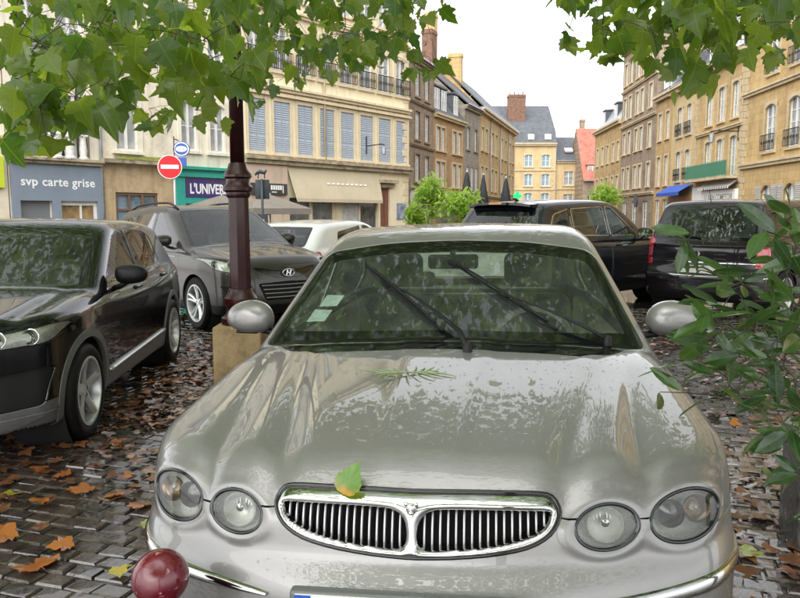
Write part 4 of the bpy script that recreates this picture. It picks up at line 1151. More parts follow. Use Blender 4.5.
# ---------------------------------------------------------------- ground
def px_ray(u, v):
    p = math.atan(85 / FPX); xc, yc = (u - 400) / FPX, (v - 299) / FPX
    return np.array([xc, math.cos(p) - yc * math.sin(p), -math.sin(p) - yc * math.cos(p)])
def at_y(u, v, d):
    r = px_ray(u, v); return np.array([0, 0, CAM_H]) + r * (d / r[1])
def on_ground(u, v):
    r = px_ray(u, v); t = -CAM_H / (r[2] - .015 * r[0]); return np.array([0, 0, CAM_H]) + r * t
def to_px(P):
    P = np.asarray(P, float) - [0, 0, CAM_H]; p = math.atan(85 / FPX)
    zc = P[..., 1] * math.cos(p) - P[..., 2] * math.sin(p); yc = -(P[..., 2] * math.cos(p) + P[..., 1] * math.sin(p))
    return 400 + FPX * P[..., 0] / zc, 299 + FPX * yc / zc, zc
def wet_ground():
    m = bpy.data.materials.new('wet_paving'); n, l = nodes_of(m); b = pbsdf(n)
    tc = n.new('ShaderNodeTexCoord'); ge = n.new('ShaderNodeNewGeometry')
    br = n.new('ShaderNodeTexBrick'); br.inputs['Scale'].default_value = 1.0
    br.inputs['Brick Width'].default_value = .155; br.inputs['Row Height'].default_value = .098; br.inputs['Mortar Size'].default_value = .012
    br.inputs['Color1'].default_value = (.062, .046, .038, 1); br.inputs['Color2'].default_value = (.045, .04, .038, 1); br.inputs['Mortar'].default_value = (.02, .017, .014, 1)
    mp = n.new('ShaderNodeMapping'); mp.inputs['Rotation'].default_value = (0, 0, math.radians(-18))
    l.new(ge.outputs['Position'], mp.inputs['Vector']); l.new(mp.outputs[0], br.inputs['Vector'])
    t = n.new('ShaderNodeTexNoise'); t.inputs['Scale'].default_value = .7; t.inputs['Detail'].default_value = 8; l.new(ge.outputs['Position'], t.inputs['Vector'])
    mr = n.new('ShaderNodeMapRange'); mr.inputs['From Min'].default_value = .4; mr.inputs['From Max'].default_value = .62; mr.inputs['To Min'].default_value = .04; mr.inputs['To Max'].default_value = .28
    l.new(t.outputs['Fac'], mr.inputs['Value']); l.new(mr.outputs[0], b.inputs['Roughness'])
    l.new(br.outputs['Color'], b.inputs['Base Color'])
    t2 = n.new('ShaderNodeTexNoise'); t2.inputs['Scale'].default_value = 9; t2.inputs['Detail'].default_value = 5; l.new(ge.outputs['Position'], t2.inputs['Vector'])
    ad = n.new('ShaderNodeMath'); ad.operation = 'MULTIPLY_ADD'; ad.inputs[1].default_value = -.5; l.new(br.outputs['Fac'], ad.inputs[0]); l.new(t2.outputs['Fac'], ad.inputs[2])
    bp = n.new('ShaderNodeBump'); bp.inputs['Strength'].default_value = .3; bp.inputs['Distance'].default_value = .008
    l.new(ad.outputs[0], bp.inputs['Height']); l.new(bp.outputs[0], b.inputs['Normal'])
    b.inputs['Coat Weight'].default_value = .85; b.inputs['Coat Roughness'].default_value = .05
    MATS['wet_paving'] = m; return m
M_wet = wet_ground()
g = MB().add([(-300, -60, ground_z(-300)), (300, -60, ground_z(300)), (300, 500, ground_z(300)), (-300, 500, ground_z(-300))], [(0, 1, 2, 3)])
ground = tag(g.build('ground', M_wet), kind='structure')
def sett_mat():
    m = mat('wet_sett', (.048, .034, .027), .2, var=.6, vscale=6, rvar=.11, bump=.5, bscale=34, detail=8, spec=.6, coat=.9, coat_rough=.05)
    n, l = nodes_of(m); ge = n.new('ShaderNodeNewGeometry')
    for nd in list(n):
        if nd.type == 'TEX_NOISE': l.new(ge.outputs['Position'], nd.inputs['Vector'])
    b = pbsdf(n)
    b2 = n.new('ShaderNodeBump'); b2.inputs['Strength'].default_value = .10; b2.inputs['Distance'].default_value = .01; t3 = n.new('ShaderNodeTexNoise'); t3.inputs['Scale'].default_value = 14; l.new(ge.outputs['Position'], t3.inputs['Vector']); l.new(t3.outputs['Fac'], b2.inputs['Height']); l.new(b2.outputs[0], b.inputs['Coat Normal'])
    return m
M_sett = sett_mat()
def build_setts():
    rot = math.radians(-18); cr, sr = math.cos(rot), math.sin(rot)
    W, Dp = .155, .098
    I, J = np.meshgrid(np.arange(-90, 91), np.arange(-14, 165), indexing='ij')
    a = (I + .5 * (J % 2) + rng.uniform(-.08, .08, I.shape)) * W; b = J * Dp + rng.uniform(-.006, .006, I.shape)
    x = (a * cr - b * sr).ravel(); y = (a * sr + b * cr).ravel()
    keep = (y > 1.2) & (y < 11) & (np.abs(x) < .66 * y + 1.0) & ~((np.abs(x - .25) < .75) & (y > 2.2) & (y < 6.0))
    x, y = x[keep], y[keep]
    hw = (W - .008) / 2 * rng.uniform(.94, 1.0, len(x)); hd = (Dp - .007) / 2 * rng.uniform(.93, 1.0, len(x)); h = rng.uniform(.008, .017, len(x))
    u, v, zc = to_px(np.stack([x, y, ground_z(x)], 1))
    vis = (u > -25) & (u < 825) & (v < 625)
    car_hide = (v > 320) & (u > 150) & (u < 735) & ~((u > 690) & (v < 470)) & ~((u < 235) & (v < 470))
    score = np.where(vis & ~car_hide, zc, 99)
    order = np.argsort(score); near = order[:300]; far = order[300:]
    tmpl = np.array([(-1,-1,-1), (1,-1,-1), (1,1,-1), (-1,1,-1), (-1,-1,.35), (1,-1,.35), (1,1,.35), (-1,1,.35), (-.90,-.84,.95), (.90,-.84,.95), (.90,.84,.95), (-.90,.84,.95), (0,0,1.02)])
    fs = [(0,1,5,4), (1,2,6,5), (2,3,7,6), (3,0,4,7), (4,5,9,8), (5,6,10,9), (6,7,11,10), (7,4,8,11), (8,9,12), (9,10,12), (10,11,12), (11,8,12)]
    vmesh = []
    for k in range(8):
        t = tmpl.copy(); t[4:12] += rng.normal(0, .05, (8, 3)); t[:, 0] *= .09; t[:, 1] *= .053; t[:, 2] *= .02
        me = bpy.data.meshes.new('paving_stone'); me.from_pydata(t.tolist(), [], fs); me.materials.append(M_sett)
        me.polygons.foreach_set('use_smooth', [True] * len(fs)); me.set_sharp_from_angle(angle=math.radians(24)); vmesh.append(me)
    for i in near:
        o = bpy.data.objects.new('paving_stone', vmesh[i % 8]); COL.objects.link(o); o.parent = ground
        o.location = (x[i], y[i], ground_z(x[i])); o.rotation_euler = (rng.normal(0, .012), rng.normal(0, .012) - .015, rot + rng.normal(0, .03)); o.scale = (hw[i]/.09, hd[i]/.053, h[i]/.02)
    n = len(far); T = np.repeat(tmpl[None], n, 0) + np.concatenate([np.zeros((n, 4, 3)), rng.normal(0, .05, (n, 9, 3))], 1)
    T[..., 0] *= hw[far][:, None]; T[..., 1] *= hd[far][:, None]; T[..., 2] *= h[far][:, None]
    T[..., 2] += T[..., 0] * rng.normal(0, .014, (n, 1)) + T[..., 1] * rng.normal(0, .014, (n, 1))
    X = T[..., 0] * cr - T[..., 1] * sr + x[far][:, None]; Y = T[..., 0] * sr + T[..., 1] * cr + y[far][:, None]; Z = T[..., 2] + ground_z(X)
    V = np.stack([X, Y, Z], -1).reshape(-1, 3)
    F4 = [[13*i + q for q in f] for i in range(n) for f in fs]
    o = mesh_obj('paving_stones', V, F4, M_sett, ground, True, autosharp=24); o['kind'] = 'stuff'
build_setts()
# ---------------------------------------------------------------- buildings
def stone(name, col, var=.16, vs=.9, streak=True, blocks=None, rough=.85):
    """weathered plaster or ashlar: large blotches, vertical streaks, optional faint courses"""
    if name in MATS: return MATS[name]
    m = bpy.data.materials.new(name); n, l = nodes_of(m); b = pbsdf(n); b.inputs['Roughness'].default_value = rough; b.inputs['Specular IOR Level'].default_value = .3
    tc = n.new('ShaderNodeTexCoord')
    t = n.new('ShaderNodeTexNoise'); t.inputs['Scale'].default_value = vs; t.inputs['Detail'].default_value = 9; t.inputs['Roughness'].default_value = .7; l.new(tc.outputs['Object'], t.inputs['Vector'])
    cr = n.new('ShaderNodeValToRGB'); e = cr.color_ramp.elements
    e[0].position = .30; e[0].color = (*[c * (1 - 2.0 * var) for c in col], 1); e[1].position = .70; e[1].color = (*[min(1, c * (1 + var)) for c in col], 1)
    em = e.new(.5); em.color = (*col, 1)
    l.new(t.outputs['Fac'], cr.inputs['Fac']); last = cr.outputs['Color']
    if streak:
        mp = n.new('ShaderNodeMapping'); mp.inputs['Scale'].default_value = (3.0, 3.0, .22); l.new(tc.outputs['Object'], mp.inputs['Vector'])
        t2 = n.new('ShaderNodeTexNoise'); t2.inputs['Scale'].default_value = 1.3; t2.inputs['Detail'].default_value = 6; l.new(mp.outputs[0], t2.inputs['Vector'])
        mr = n.new('ShaderNodeMapRange'); mr.inputs['From Min'].default_value = .5; mr.inputs['From Max'].default_value = .75; mr.inputs['To Min'].default_value = 0; mr.inputs['To Max'].default_value = .45
        l.new(t2.outputs['Fac'], mr.inputs['Value'])
        mx = n.new('ShaderNodeMix'); mx.data_type = 'RGBA'; mx.blend_type = 'MULTIPLY'; l.new(mr.outputs[0], mx.inputs[0]); l.new(last, mx.inputs[6]); mx.inputs[7].default_value = (.55, .5, .45, 1)
        last = mx.outputs[2]
    if blocks:
        br = n.new('ShaderNodeTexBrick'); br.inputs['Scale'].default_value = 1; br.inputs['Brick Width'].default_value = blocks[0]; br.inputs['Row Height'].default_value = blocks[1]; br.inputs['Mortar Size'].default_value = blocks[2]
        br.inputs['Color1'].default_value = (1, 1, 1, 1); br.inputs['Color2'].default_value = (.86, .84, .82, 1); br.inputs['Mortar'].default_value = (.72, .68, .64, 1)
        sp = n.new('ShaderNodeSeparateXYZ'); cb = n.new('ShaderNodeCombineXYZ'); l.new(tc.outputs['Object'], sp.inputs[0]); l.new(sp.outputs[0], cb.inputs[0]); l.new(sp.outputs[2], cb.inputs[1]); l.new(cb.outputs[0], br.inputs['Vector'])
        mx = n.new('ShaderNodeMix'); mx.data_type = 'RGBA'; mx.blend_type = 'MULTIPLY'; mx.inputs[0].default_value = .8; l.new(last, mx.inputs[6]); l.new(br.outputs['Color'], mx.inputs[7]); last = mx.outputs[2]
        bp = n.new('ShaderNodeBump'); bp.inputs['Distance'].default_value = .02; bp.inputs['Strength'].default_value = .6; bp.invert = True
        l.new(br.outputs['Fac'], bp.inputs['Height']); l.new(bp.outputs[0], b.inputs['Normal'])
    l.new(last, b.inputs['Base Color']); MATS[name] = m; return m
S_cream = stone('cream_render', (.72, .64, .49), .12)
S_pale = stone('pale_render', (.76, .70, .57), .10)
S_yellow = stone('yellow_render', (.80, .71, .50), .07, .5)
S_ochre = stone('ochre_stone', (.53, .37, .175), .17, .8, True, (.75, .34, .012))
S_ochre2 = stone('honey_stone', (.57, .405, .19), .16, .7, True, (.8, .36, .012))
S_yelloc = stone('yellow_ochre_render', (.58, .435, .23), .12, .6)
S_brown = stone('brown_stone', (.33, .255, .185), .2, .9, True, (.6, .3, .014))
S_brick = stone('orange_brick', (.50, .315, .16), .16, 1.2, True, (.24, .08, .008))
S_grey = stone('grey_stone', (.34, .30, .25), .2, .9, True, (.6, .3, .014))
S_trim = stone('stone_trim', (.58, .47, .30), .15, 2.0)
S_dirt = stone('weathered_ledge', (.38, .32, .22), .35, 2.5)
M_slate = stone('slate', (.115, .125, .14), .18, 1.5, False, (.35, .22, .012), .55)
M_redtile = stone('red_tile', (.44, .17, .125), .2, 1.5, False, (.3, .25, .012), .8)
M_brickch = stone('chimney_brick', (.24, .14, .10), .25, 3, False, (.22, .07, .012))
M_wframe = mat('window_frame_white', (.74, .74, .71), .5, var=.06, vscale=6)
M_wbrown = mat('window_frame_brown', (.17, .105, .07), .5, var=.15)
def pane_mat():
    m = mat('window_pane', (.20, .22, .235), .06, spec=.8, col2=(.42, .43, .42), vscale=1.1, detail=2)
    return m
M_pane = pane_mat()
M_panedark = mat('shop_pane', (.055, .06, .06), .05, spec=.8, col2=(.19, .18, .16), vscale=1.6, detail=5)
M_shut = mat('blue_grey_shutter', (.37, .42, .48), .6, var=.06, vscale=4)
M_shutg = mat('grey_shutter', (.42, .40, .36), .7, var=.1, vscale=4)
M_iron = mat('wrought_iron', (.02, .02, .02), .5, .4)
M_greeniron = mat('green_railing', (.10, .30, .22), .5, var=.1)
M_zinc = mat('zinc', (.36, .38, .40), .4, .4, var=.15, vscale=3)
_cache = {}
def shared(key, make):
    if key not in _cache: _cache[key] = make()
    return _cache[key]
def put(name, me, parent, loc=(0, 0, 0), rz=0):
    o = bpy.data.objects.new(name, me); COL.objects.link(o); o.parent = parent; o.location = loc; o.rotation_euler = (0, 0, rz); return o
def as_mesh(mb, name, m):
    me = bpy.data.meshes.new(name); me.from_pydata(mb.v, [], mb.f)
    for x in (m if isinstance(m, list) else [m]): me.materials.append(x)
    if isinstance(m, list): me.polygons.foreach_set('material_index', mb.mi)
    return me
def arc_head(w, rise, th, n=8):
    """segment-headed lintel: polygon between a flat top and an arc"""
    pts = [(-w/2, 0)]
    for i in range(1, n): t = i / n; pts.append((-w/2 + w*t, rise * (1 - (2*t - 1)**2)))
    pts += [(w/2, 0), (w/2 + th, 0), (w/2 + th, rise + th), (-w/2 - th, rise + th), (-w/2 - th, 0)]
    return pts
def wall(name, w, h, D, ops, m, parent, z0=-.6, reveal=.20):
    xs = sorted({0, w, *[round(o[i], 4) for o in ops for i in (0, 1)]}); zs = sorted({z0, h, *[round(o[i], 4) for o in ops for i in (2, 3)]})
    mb = MB()
    for a, b in zip(xs[:-1], xs[1:]):
        run = None
        for c, d in zip(zs[:-1], zs[1:]):
            cx, cz = (a+b)/2, (c+d)/2
            if any(o[0] < cx < o[1] and o[2] < cz < o[3] for o in ops):
                continue
            mb.add([(a, 0, c), (b, 0, c), (b, 0, d), (a, 0, d)], [(0, 1, 2, 3)])
    for x0, x1, a, b in ops:
        mb.add([(x0, 0, a), (x1, 0, a), (x1, 0, b), (x0, 0, b), (x0, reveal, a), (x1, reveal, a), (x1, reveal, b), (x0, reveal, b)], [(0, 4, 5, 1), (1, 5, 6, 2), (2, 6, 7, 3), (3, 7, 4, 0), (4, 7, 6, 5)])
    mb.add([(0, 0, z0), (w, 0, z0), (w, D, z0), (0, D, z0), (0, 0, h), (w, 0, h), (w, D, h), (0, D, h)], [(1, 2, 6, 5), (2, 3, 7, 6), (3, 0, 4, 7), (4, 5, 6, 7)])
    return mb.build(name, m, parent)
def window(parent, x, z, w, h, style='plain', fm=None, pm=None, surround=None, arch=0.0, sill=True, rail=None, shutters=None, bars=2, cross=1):
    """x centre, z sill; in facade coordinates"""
    fm = fm or M_wframe; pm = pm or M_pane
    o = empty('window', (x, 0, z), parent=parent)
    def fr():
        mb = MB(); t = .07
        y0, y1 = .10, .165
        mb.box(-w/2, w/2, y0, y1, 0, t); mb.box(-w/2, w/2, y0, y1, h - t, h)
        mb.box(-w/2, -w/2 + t, y0, y1, t, h - t); mb.box(w/2 - t, w/2, y0, y1, t, h - t)
        mb.box(-.05, .05, y0 - .02, y1, t, h - t)
        for k in range(1, bars + 1):
            zz = t + (h - 2*t) * k / (bars + 1)
            for s in (-1, 1): mb.box(min(s*.05, s*(w/2 - t)), max(s*.05, s*(w/2 - t)), y0 + .012, y1, zz - .02, zz + .02)
        return as_mesh(mb, 'frame', fm)
    put('frame', shared(('fr', w, h, bars, fm.name), fr), o)
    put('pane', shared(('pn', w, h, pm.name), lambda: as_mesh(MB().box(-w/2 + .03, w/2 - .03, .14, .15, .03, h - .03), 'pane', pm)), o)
    if surround:
        def su():
            mb = MB(); t = .16; p = .04
            mb.box(-w/2 - t, -w/2, -p, .05, -.02, h + (0 if arch else .0)); mb.box(w/2, w/2 + t, -p, .05, -.02, h)
            if arch: mb.prism(arc_head(w, arch, t), -p - .003, .09, lambda a, b, c: (a, c, b + h - arch))
            else: mb.box(-w/2 - t, w/2 + t, -p - .004, .05, h, h + t)
            return as_mesh(mb, 'surround', surround)
        put('surround', shared(('su', w, h, arch, surround.name), su), o)
    if sill: put('sill', shared(('sl', w, surround.name if surround else ''), lambda: as_mesh(MB().box(-w/2 - .18, w/2 + .18, -.12, .12, -.13, -.022), 'sill', surround or S_trim)), o)
    if style == 'pediment':
        put('hood_mould', shared(('hm', w, h, surround.name), lambda: as_mesh(MB().box(-w/2 - .26, w/2 + .26, -.18, .02, h + .20, h + .30).box(-w/2 - .2, w/2 + .2, -.10, .02, h + .30, h + .36), 'hood_mould', surround)), o)
    if rail:
        def rl():
            mb = MB(); rw = w/2 + .16
            mb.box(-rw, rw, -.16, -.13, .82, .86); mb.box(-rw, rw, -.16, -.13, .06, .09)
            for k in range(11): xx = -rw + 2*rw*k/10; mb.box(xx - .011, xx + .011, -.155, -.135, .09, .82)
            for k in range(5): xx = -rw + 2*rw*(k + .5)/5; mb.lathe([(.06, -.152), (.085, -.152), (.085, -.138), (.06, -.138)], 10, c=(xx, 0, .45), axis='y', cap=False)
            return as_mesh(mb, 'railing', rail)
        put('railing', shared(('rl', w, rail.name), rl), o)
    if shutters:
        op, smat = shutters
        def sh():
            sw = w/2 - .01; mb = MB(); mb.box(0, sw, 0, .035, 0, h)
            for (a, b) in ((.04, .31), (.345, .63), (.665, .96)):
                k = 7
                for i in range(k):
                    zz = h*a + h*(b - a)*i/k; mb.add([(.05, -.002, zz), (sw - .05, -.002, zz), (sw - .05, -.022, zz + .02), (.05, -.022, zz + .02), (sw - .05, -.002, zz + h*(b-a)/k*.8), (.05, -.002, zz + h*(b-a)/k*.8)], [(0, 1, 2, 3), (3, 2, 4, 5)])
            return as_mesh(mb, 'shutter', smat)
        me = shared(('sh', w, h, smat.name), sh)
        if op == 'closed':
            put('shutter', me, o, (-w/2 + .005, .02, 0)); put('shutter', me, o, (.005, .02, 0))
        else:
            put('shutter', me, o, (-w + .0, -.07, 0)); put('shutter', me, o, (w/2 + .0, -.07, 0))
    return o
class Bld:
    def __init__(s, name, label, A, B, h, D, m, z=None):
        A, B = np.array(A, float), np.array(B, float); s.w = float(np.hypot(*(B - A))); s.h = h; s.D = D; s.m = m
        s.rz = math.atan2(*(B - A)[::-1]); s.ops = []; s.win = []
        s.o = tag(empty(name, (A[0], A[1], 0), rz=s.rz), label, 'building')
    def row(s, z, h, xs, w, **k):
        for x in xs:
            s.ops.append((x - w/2, x + w/2, z, z + h)); s.win.append((x, z, w, h, k))
    def hole(s, x0, x1, z0, z1): s.ops.append((x0, x1, z0, z1))
    def done(s, reveal=.2):
        wall('wall', s.w, s.h, s.D, s.ops, s.m, s.o, reveal=reveal)
        for x, z, w, h, k in s.win: window(s.o, x, z, w, h, **k)
    def band(s, z, h=.22, p=.14, m=None, x0=0, x1=None, name='cornice'):
        x1 = s.w if x1 is None else x1
        MB().box(x0 - .003, x1 + .003, -p, .03, z, z + h*.55).box(x0 - .02, x1 + .02, -p*1.5, .028, z + h*.55, z + h).build(name, m or S_trim, s.o)
    def quoins(s, x, z0, z1, m=None, w=.5, h=.36):
        k = 0; z = z0
        while z < z1 - .1:
            ww = w if k % 2 else w*.68
            xa = x if x < s.w/2 else x - ww
            put('quoin', shared(('q', ww, h, (m or S_trim).name), lambda: as_mesh(MB().box(.004, ww - .004, -.035, .02, .012, h - .012), 'quoin', m or S_trim)), s.o, (xa, 0, z)); z += h; k += 1
    def roof(s, rise, m=None, over=.35, D=None, hip=0.0, name='roof'):
        D = D or s.D; m = m or M_slate; t = .12
        w = s.w; h = s.h
        mb = MB(); A = [(-.05 , -over, h - .02), (w + .05, -over, h - .02), (w + .05 - hip, D/2, h + rise), (-.05 + hip, D/2, h + rise), (-.05, D + over, h - .02), (w + .05, D + over, h - .02)]
        B = [(a, b, c + t) for a, b, c in A]
        mb.add(A + B, [(0, 3, 2, 1), (3, 4, 5, 2), (6, 7, 8, 9), (9, 8, 11, 10), (0, 1, 7, 6), (4, 10, 11, 5), (1, 2, 8, 7), (2, 5, 11, 8), (0, 6, 9, 3), (3, 9, 10, 4)])
        r = mb.build(name, m, s.o)
        if not hip:
            for xx in (0, w): MB().add([(xx, 0, h), (xx, D/2, h + rise), (xx, D, h)], [(2, 1, 0) if xx == 0 else (0, 1, 2)]).build('gable', s.m, s.o)
        MB().box(-.05, w + .05, -over - .10, -over, h - .02, h + .08).build('gutter', M_zinc, s.o)
        return r
    def mansard(s, z1, back, m=None, t2=1.2):
        """steep lower slope then a flatter one"""
        m = m or M_slate; w, h, D = s.w, s.h, s.D
        mb = MB().add([(0, -.1, h), (w, -.1, h), (w, back, z1), (0, back, z1), (0, D/2, z1 + t2), (w, D/2, z1 + t2), (0, D, h), (w, D, h)], [(0, 1, 2, 3), (3, 2, 5, 4), (4, 5, 7, 6), (1, 7, 5, 2), (0, 3, 4, 6)])
        return mb.build('roof', m, s.o)
    def chimney(s, x, y, z0, z1, w=.9, d=.6, m=None, pots=3):
        c = empty('chimney', (x, y, z0), parent=s.o); H = z1 - z0
        MB().box(-w/2, w/2, -d/2, d/2, 0, H).box(-w/2 - .06, w/2 + .06, -d/2 - .06, d/2 + .06, H - .35, H - .12).build('stack', m or M_brickch, c)
        for k in range(pots): MB().lathe([(.11, H), (.13, H + .05), (.09, H + .1), (.085, H + .42), (.1, H + .45)], 10, c=((k - (pots-1)/2)*w/max(pots, 1), 0, 0)).build('pot', M_brickch, c, True, 40)
    def dormer(s, x, y, z, w=1.1, h=1.5, dep=1.6, m=None):
        d = empty('dormer', (x, y, z), parent=s.o)
        MB().box(-w/2, w/2, 0, dep, 0, h).build('cheeks', m or M_slate, d)
        MB().box(-w/2 - .1, w/2 + .1, -.12, dep, h, h + .12).build('dormer_roof', m or M_slate, d)
        window(d, 0, .08, w - .24, h - .2, sill=False, bars=1).location.y = -.17
    def pipe(s, x, z0, z1, m=None):
        MB().tube([(x, -.09, z0), (x, -.09, z1)], .055, 8).build('downpipe', m or M_zinc, s.o, True)
LA, LE = np.array([-12.87, 24.0]), np.array([.456, 41.0]); LD = (LE - LA) / np.linalg.norm(LE - LA)
Ls = lambda s: LA + LD * s
def face_text(b, txt, size, m, x, z, y=-.03, **k): return text_obj(txt, size, m, b.o if hasattr(b, 'o') else b, (x, y, z), (PI/2, 0, 0), **k)
M_sign_white = mat('sign_white', (.85, .85, .83), .5)
def buildings():
    # --- far left: cream house with a lime shop sign
    b = Bld('cream_house', 'cream house with lime green shop sign at the left edge', Ls(-6.5), Ls(-.05), 11, 8, S_cream)
    b.row(4.2, 2.0, [1.2, 3.2, 5.2], 1.0, surround=S_trim); b.row(7.4, 1.8, [1.2, 3.2, 5.2], 1.0, surround=S_trim); b.row(.3, 2.0, [1.6, 4.6], 1.9, pm=M_panedark, bars=0, sill=False)
    b.done(); b.band(3.8); b.roof(2.6)
    sg = MB().box(3.2, 6.3, -.14, -.02, 2.35, 3.35).build('shop_sign', mat('lime_sign', (.52, .62, .03), .5), b.o)
    # --- grey-blue shop
    b = Bld('shop_house', 'pale house above the grey-blue shop front lettered svp carte grise', Ls(0), Ls(3.2), 10.5, 8, S_pale)
    b.hole(.35, 2.85, 3.45, 5.6); b.hole(.28, 1.35, -.1, 1.95); b.hole(1.65, 3.0, .3, 1.9); b.row(6.6, 2.0, [.9, 2.3], .95, surround=S_pale)
    b.done(); b.band(3.2, .2, .22, S_dirt, name='ledge'); b.roof(2.4)
    blue = mat('grey_blue_shop_paint', (.205, .245, .30), .55, var=.06, vscale=2)
    f = MB().box(.02, 3.18, -.10, -.004, 1.95, 3.18).box(.02, .28, -.098, -.004, -.3, 1.95).box(1.35, 1.65, -.098, -.004, -.3, 1.95).box(3.0, 3.18, -.098, -.004, -.3, 1.95).build('shop_front', blue, b.o)
    face_text(b, 'svp carte grise', .42, M_sign_white, 1.62, 2.58, -.106, space=1.05, bold=.006)
    MB().box(.28, 1.35, .12, .16, -.2, 1.95).build('roller_shutter', mat('roller_shutter', (.21, .22, .24), .5, .3, bump=.3, bscale=30), b.o)
    MB().box(1.65, 3.0, .10, .14, .3, 1.9).build('shop_window', mat('warm_shop_pane', (.42, .27, .12), .1, col2=(.16, .11, .07), vscale=2.5), b.o)
    MB().box(1.65, 3.0, .04, .10, 1.80, 1.9).box(1.65, 1.73, .04, .10, .3, 1.8).box(2.92, 3.0, .04, .10, .3, 1.8).box(2.4, 2.46, .04, .10, .3, 1.8).build('shop_window_frame', M_wframe, b.o)
    MB().box(.35, 2.85, .16, .19, 3.45, 5.6).build('window_pane', M_panedark, b.o)
    for i, x in enumerate((.95, 1.6, 2.35)): MB().box(x - .05, x + .05, .06, .16, 3.45, 5.6).build('mullion', M_wframe, b.o)
    # white statues standing on the ledge
    smat = mat('white_plaster_statue', (.72, .70, .64), .8, var=.15, vscale=8)
    lab = ['slim white statue at the left end of the ledge above svp carte grise', 'stout white statue in the middle of the ledge above svp carte grise', 'tall white statue on the ledge above the word grise', 'white statue beside the drainpipe above svp carte grise']
    R = Matrix.Rotation(b.rz, 4, 'Z')
    for i, (x, hh, wd) in enumerate(((.22, 1.25, .17), (1.55, 1.15, .24), (2.02, 1.45, .22), (2.52, 1.6, .17))):
        p = Vector((b.o.location.x, b.o.location.y, 0)) + R @ Vector((x, -.14, 3.40))
        s = tag(empty('statue', tuple(p), rz=b.rz), lab[i], 'statue', 'statues on the ledge')
        MB().lathe([(wd, 0), (wd*1.05, .06), (wd*.7, .10), (wd*.8, hh*.2), (wd*.62, hh*.42), (wd*.85, hh*.62), (wd*.95, hh*.72), (wd*.4, hh*.80), (wd*.28, hh*.83)], 12).build('figure', smat, s, True, 50)
        MB().lathe([(.01, hh*.82), (wd*.42, hh*.87), (wd*.46, hh*.93), (wd*.3, hh*.99), (.01, hh)], 10).build('head', smat, s, True)
        for sg in (1, -1): MB().tube([(sg*wd*.8, 0, hh*.72), (sg*wd*1.15, -.05, hh*.56), (sg*wd*.4, -.16, hh*.5)], [.06, .05, .04], 7).build('arm', smat, s, True)
    # --- cream house with the brown shop window
    b = Bld('stained_house', 'cream stained house with mossy ledge over a brown framed shop window', Ls(3.2), Ls(6.35), 10.8, 8, stone('stained_cream', (.73, .66, .52), .17, 1.4))
    b.row(3.85, 2.0, [1.15], .92, surround=S_pale, bars=0); b.row(7.2, 1.8, [1.15], .92, surround=S_pale)
    b.hole(.55, 2.35, .6, 2.30)
    b.done(); b.pipe(.02, -.3, 10.8)
    MB().box(.06, 3.1, -.03, -.004, -.4, 3.30).box(.06, 3.1, -.028, .0, 3.3, 3.31).build('lower_render', stone('tan_render', (.47, .35, .21), .2, 1.5), b.o) if False else None
    tan = stone('tan_render', (.47, .35, .21), .2, 1.5)
    mb = MB()
    for q in ((.06, .55, -.4, 3.3), (2.35, 3.1, -.4, 3.3), (.55, 2.35, 2.3, 3.3), (.55, 2.35, -.4, .6)): mb.box(q[0], q[1], -.03, -.004, q[2], q[3])
    mb.build('lower_render', tan, b.o)
    MB().box(.0, 3.12, -.32, -.004, 3.36, 3.50).build('ledge', S_dirt, b.o)
    MB().add([(.5, -.34, 3.5), (2.9, -.34, 3.5), (2.8, -.02, 3.68), (.6, -.02, 3.66)], [(0, 1, 2, 3)]).build('moss', mat('moss', (.16, .17, .03), .9, var=.4, vscale=6, bump=.8, bscale=30), b.o)
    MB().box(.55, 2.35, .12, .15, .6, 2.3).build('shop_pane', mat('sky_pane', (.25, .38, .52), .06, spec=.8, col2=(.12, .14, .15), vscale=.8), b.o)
    MB().box(.55, 2.35, .03, .12, 2.2, 2.3).box(.55, .65, .03, .12, .6, 2.2).box(2.25, 2.35, .03, .12, .6, 2.2).box(1.1, 1.18, .03, .12, .6, 2.2).box(1.66, 1.74, .03, .12, .6, 2.2).box(.65, 2.25, .04, .115, 1.62, 1.70).build('shop_frame', M_wbrown, b.o)
    b.roof(2.4)
    # --- L'UNIVERS
    b = Bld('bar_house', 'pale house over the turquoise bar front lettered L UNIVERS', Ls(6.35), Ls(9.78), 11.2, 8, S_pale)
    for x in (.75, 2.15):
        b.row(4.05, 1.95, [x], .78, surround=S_pale, arch=.16, bars=1); b.row(7.4, 1.8, [x], .78, surround=S_pale)
    b.hole(.4, 3.2, .1, 2.0)
    b.done(); b.roof(2.4)
    turq = mat('turquoise_paint', (.03, .33, .26), .5, var=.08, vscale=3)
    MB().box(.0, 3.42, -.22, -.004, 2.98, 3.14).box(.0, 3.42, -.30, -.004, 3.28, 3.40).box(.04, 3.38, -.16, -.004, 3.14, 3.28).box(.02, .38, -.14, -.004, -.3, 2.98).box(3.2, 3.40, -.14, -.004, -.3, 2.98).box(.38, 3.2, -.12, -.004, 1.92, 2.16).build('shop_front', turq, b.o)
    MB().box(.40, 3.19, -.15, -.122, 2.18, 2.94).build('sign_board', mat('violet_sign', (.045, .025, .20), .4, col2=(.07, .05, .12), vscale=.6), b.o)
    face_text(b, "L'UNIVERS", .56, M_sign_white, 1.52, 2.50, -.156, bold=.014, sx=.74)
    MB().box(.4, 3.2, .12, .15, .1, 2.0).build('shop_pane', M_panedark, b.o); MB().box(.4, 3.2, .03, .12, 1.4, 1.48).box(1.3, 1.38, .03, .12, .1, 1.4).box(2.2, 2.28, .03, .12, .1, 1.4).build('shop_frame', turq, b.o)
    # --- long yellow building with blue-grey shutters
    L = 21.6 - 9.8
    b = Bld('shuttered_building', 'long pale yellow building with blue-grey shutters and a beige awning', Ls(9.8), Ls(21.6), 15.2, 10, S_yellow)
    xs = [.85 + 1.475 * i for i in range(8)]
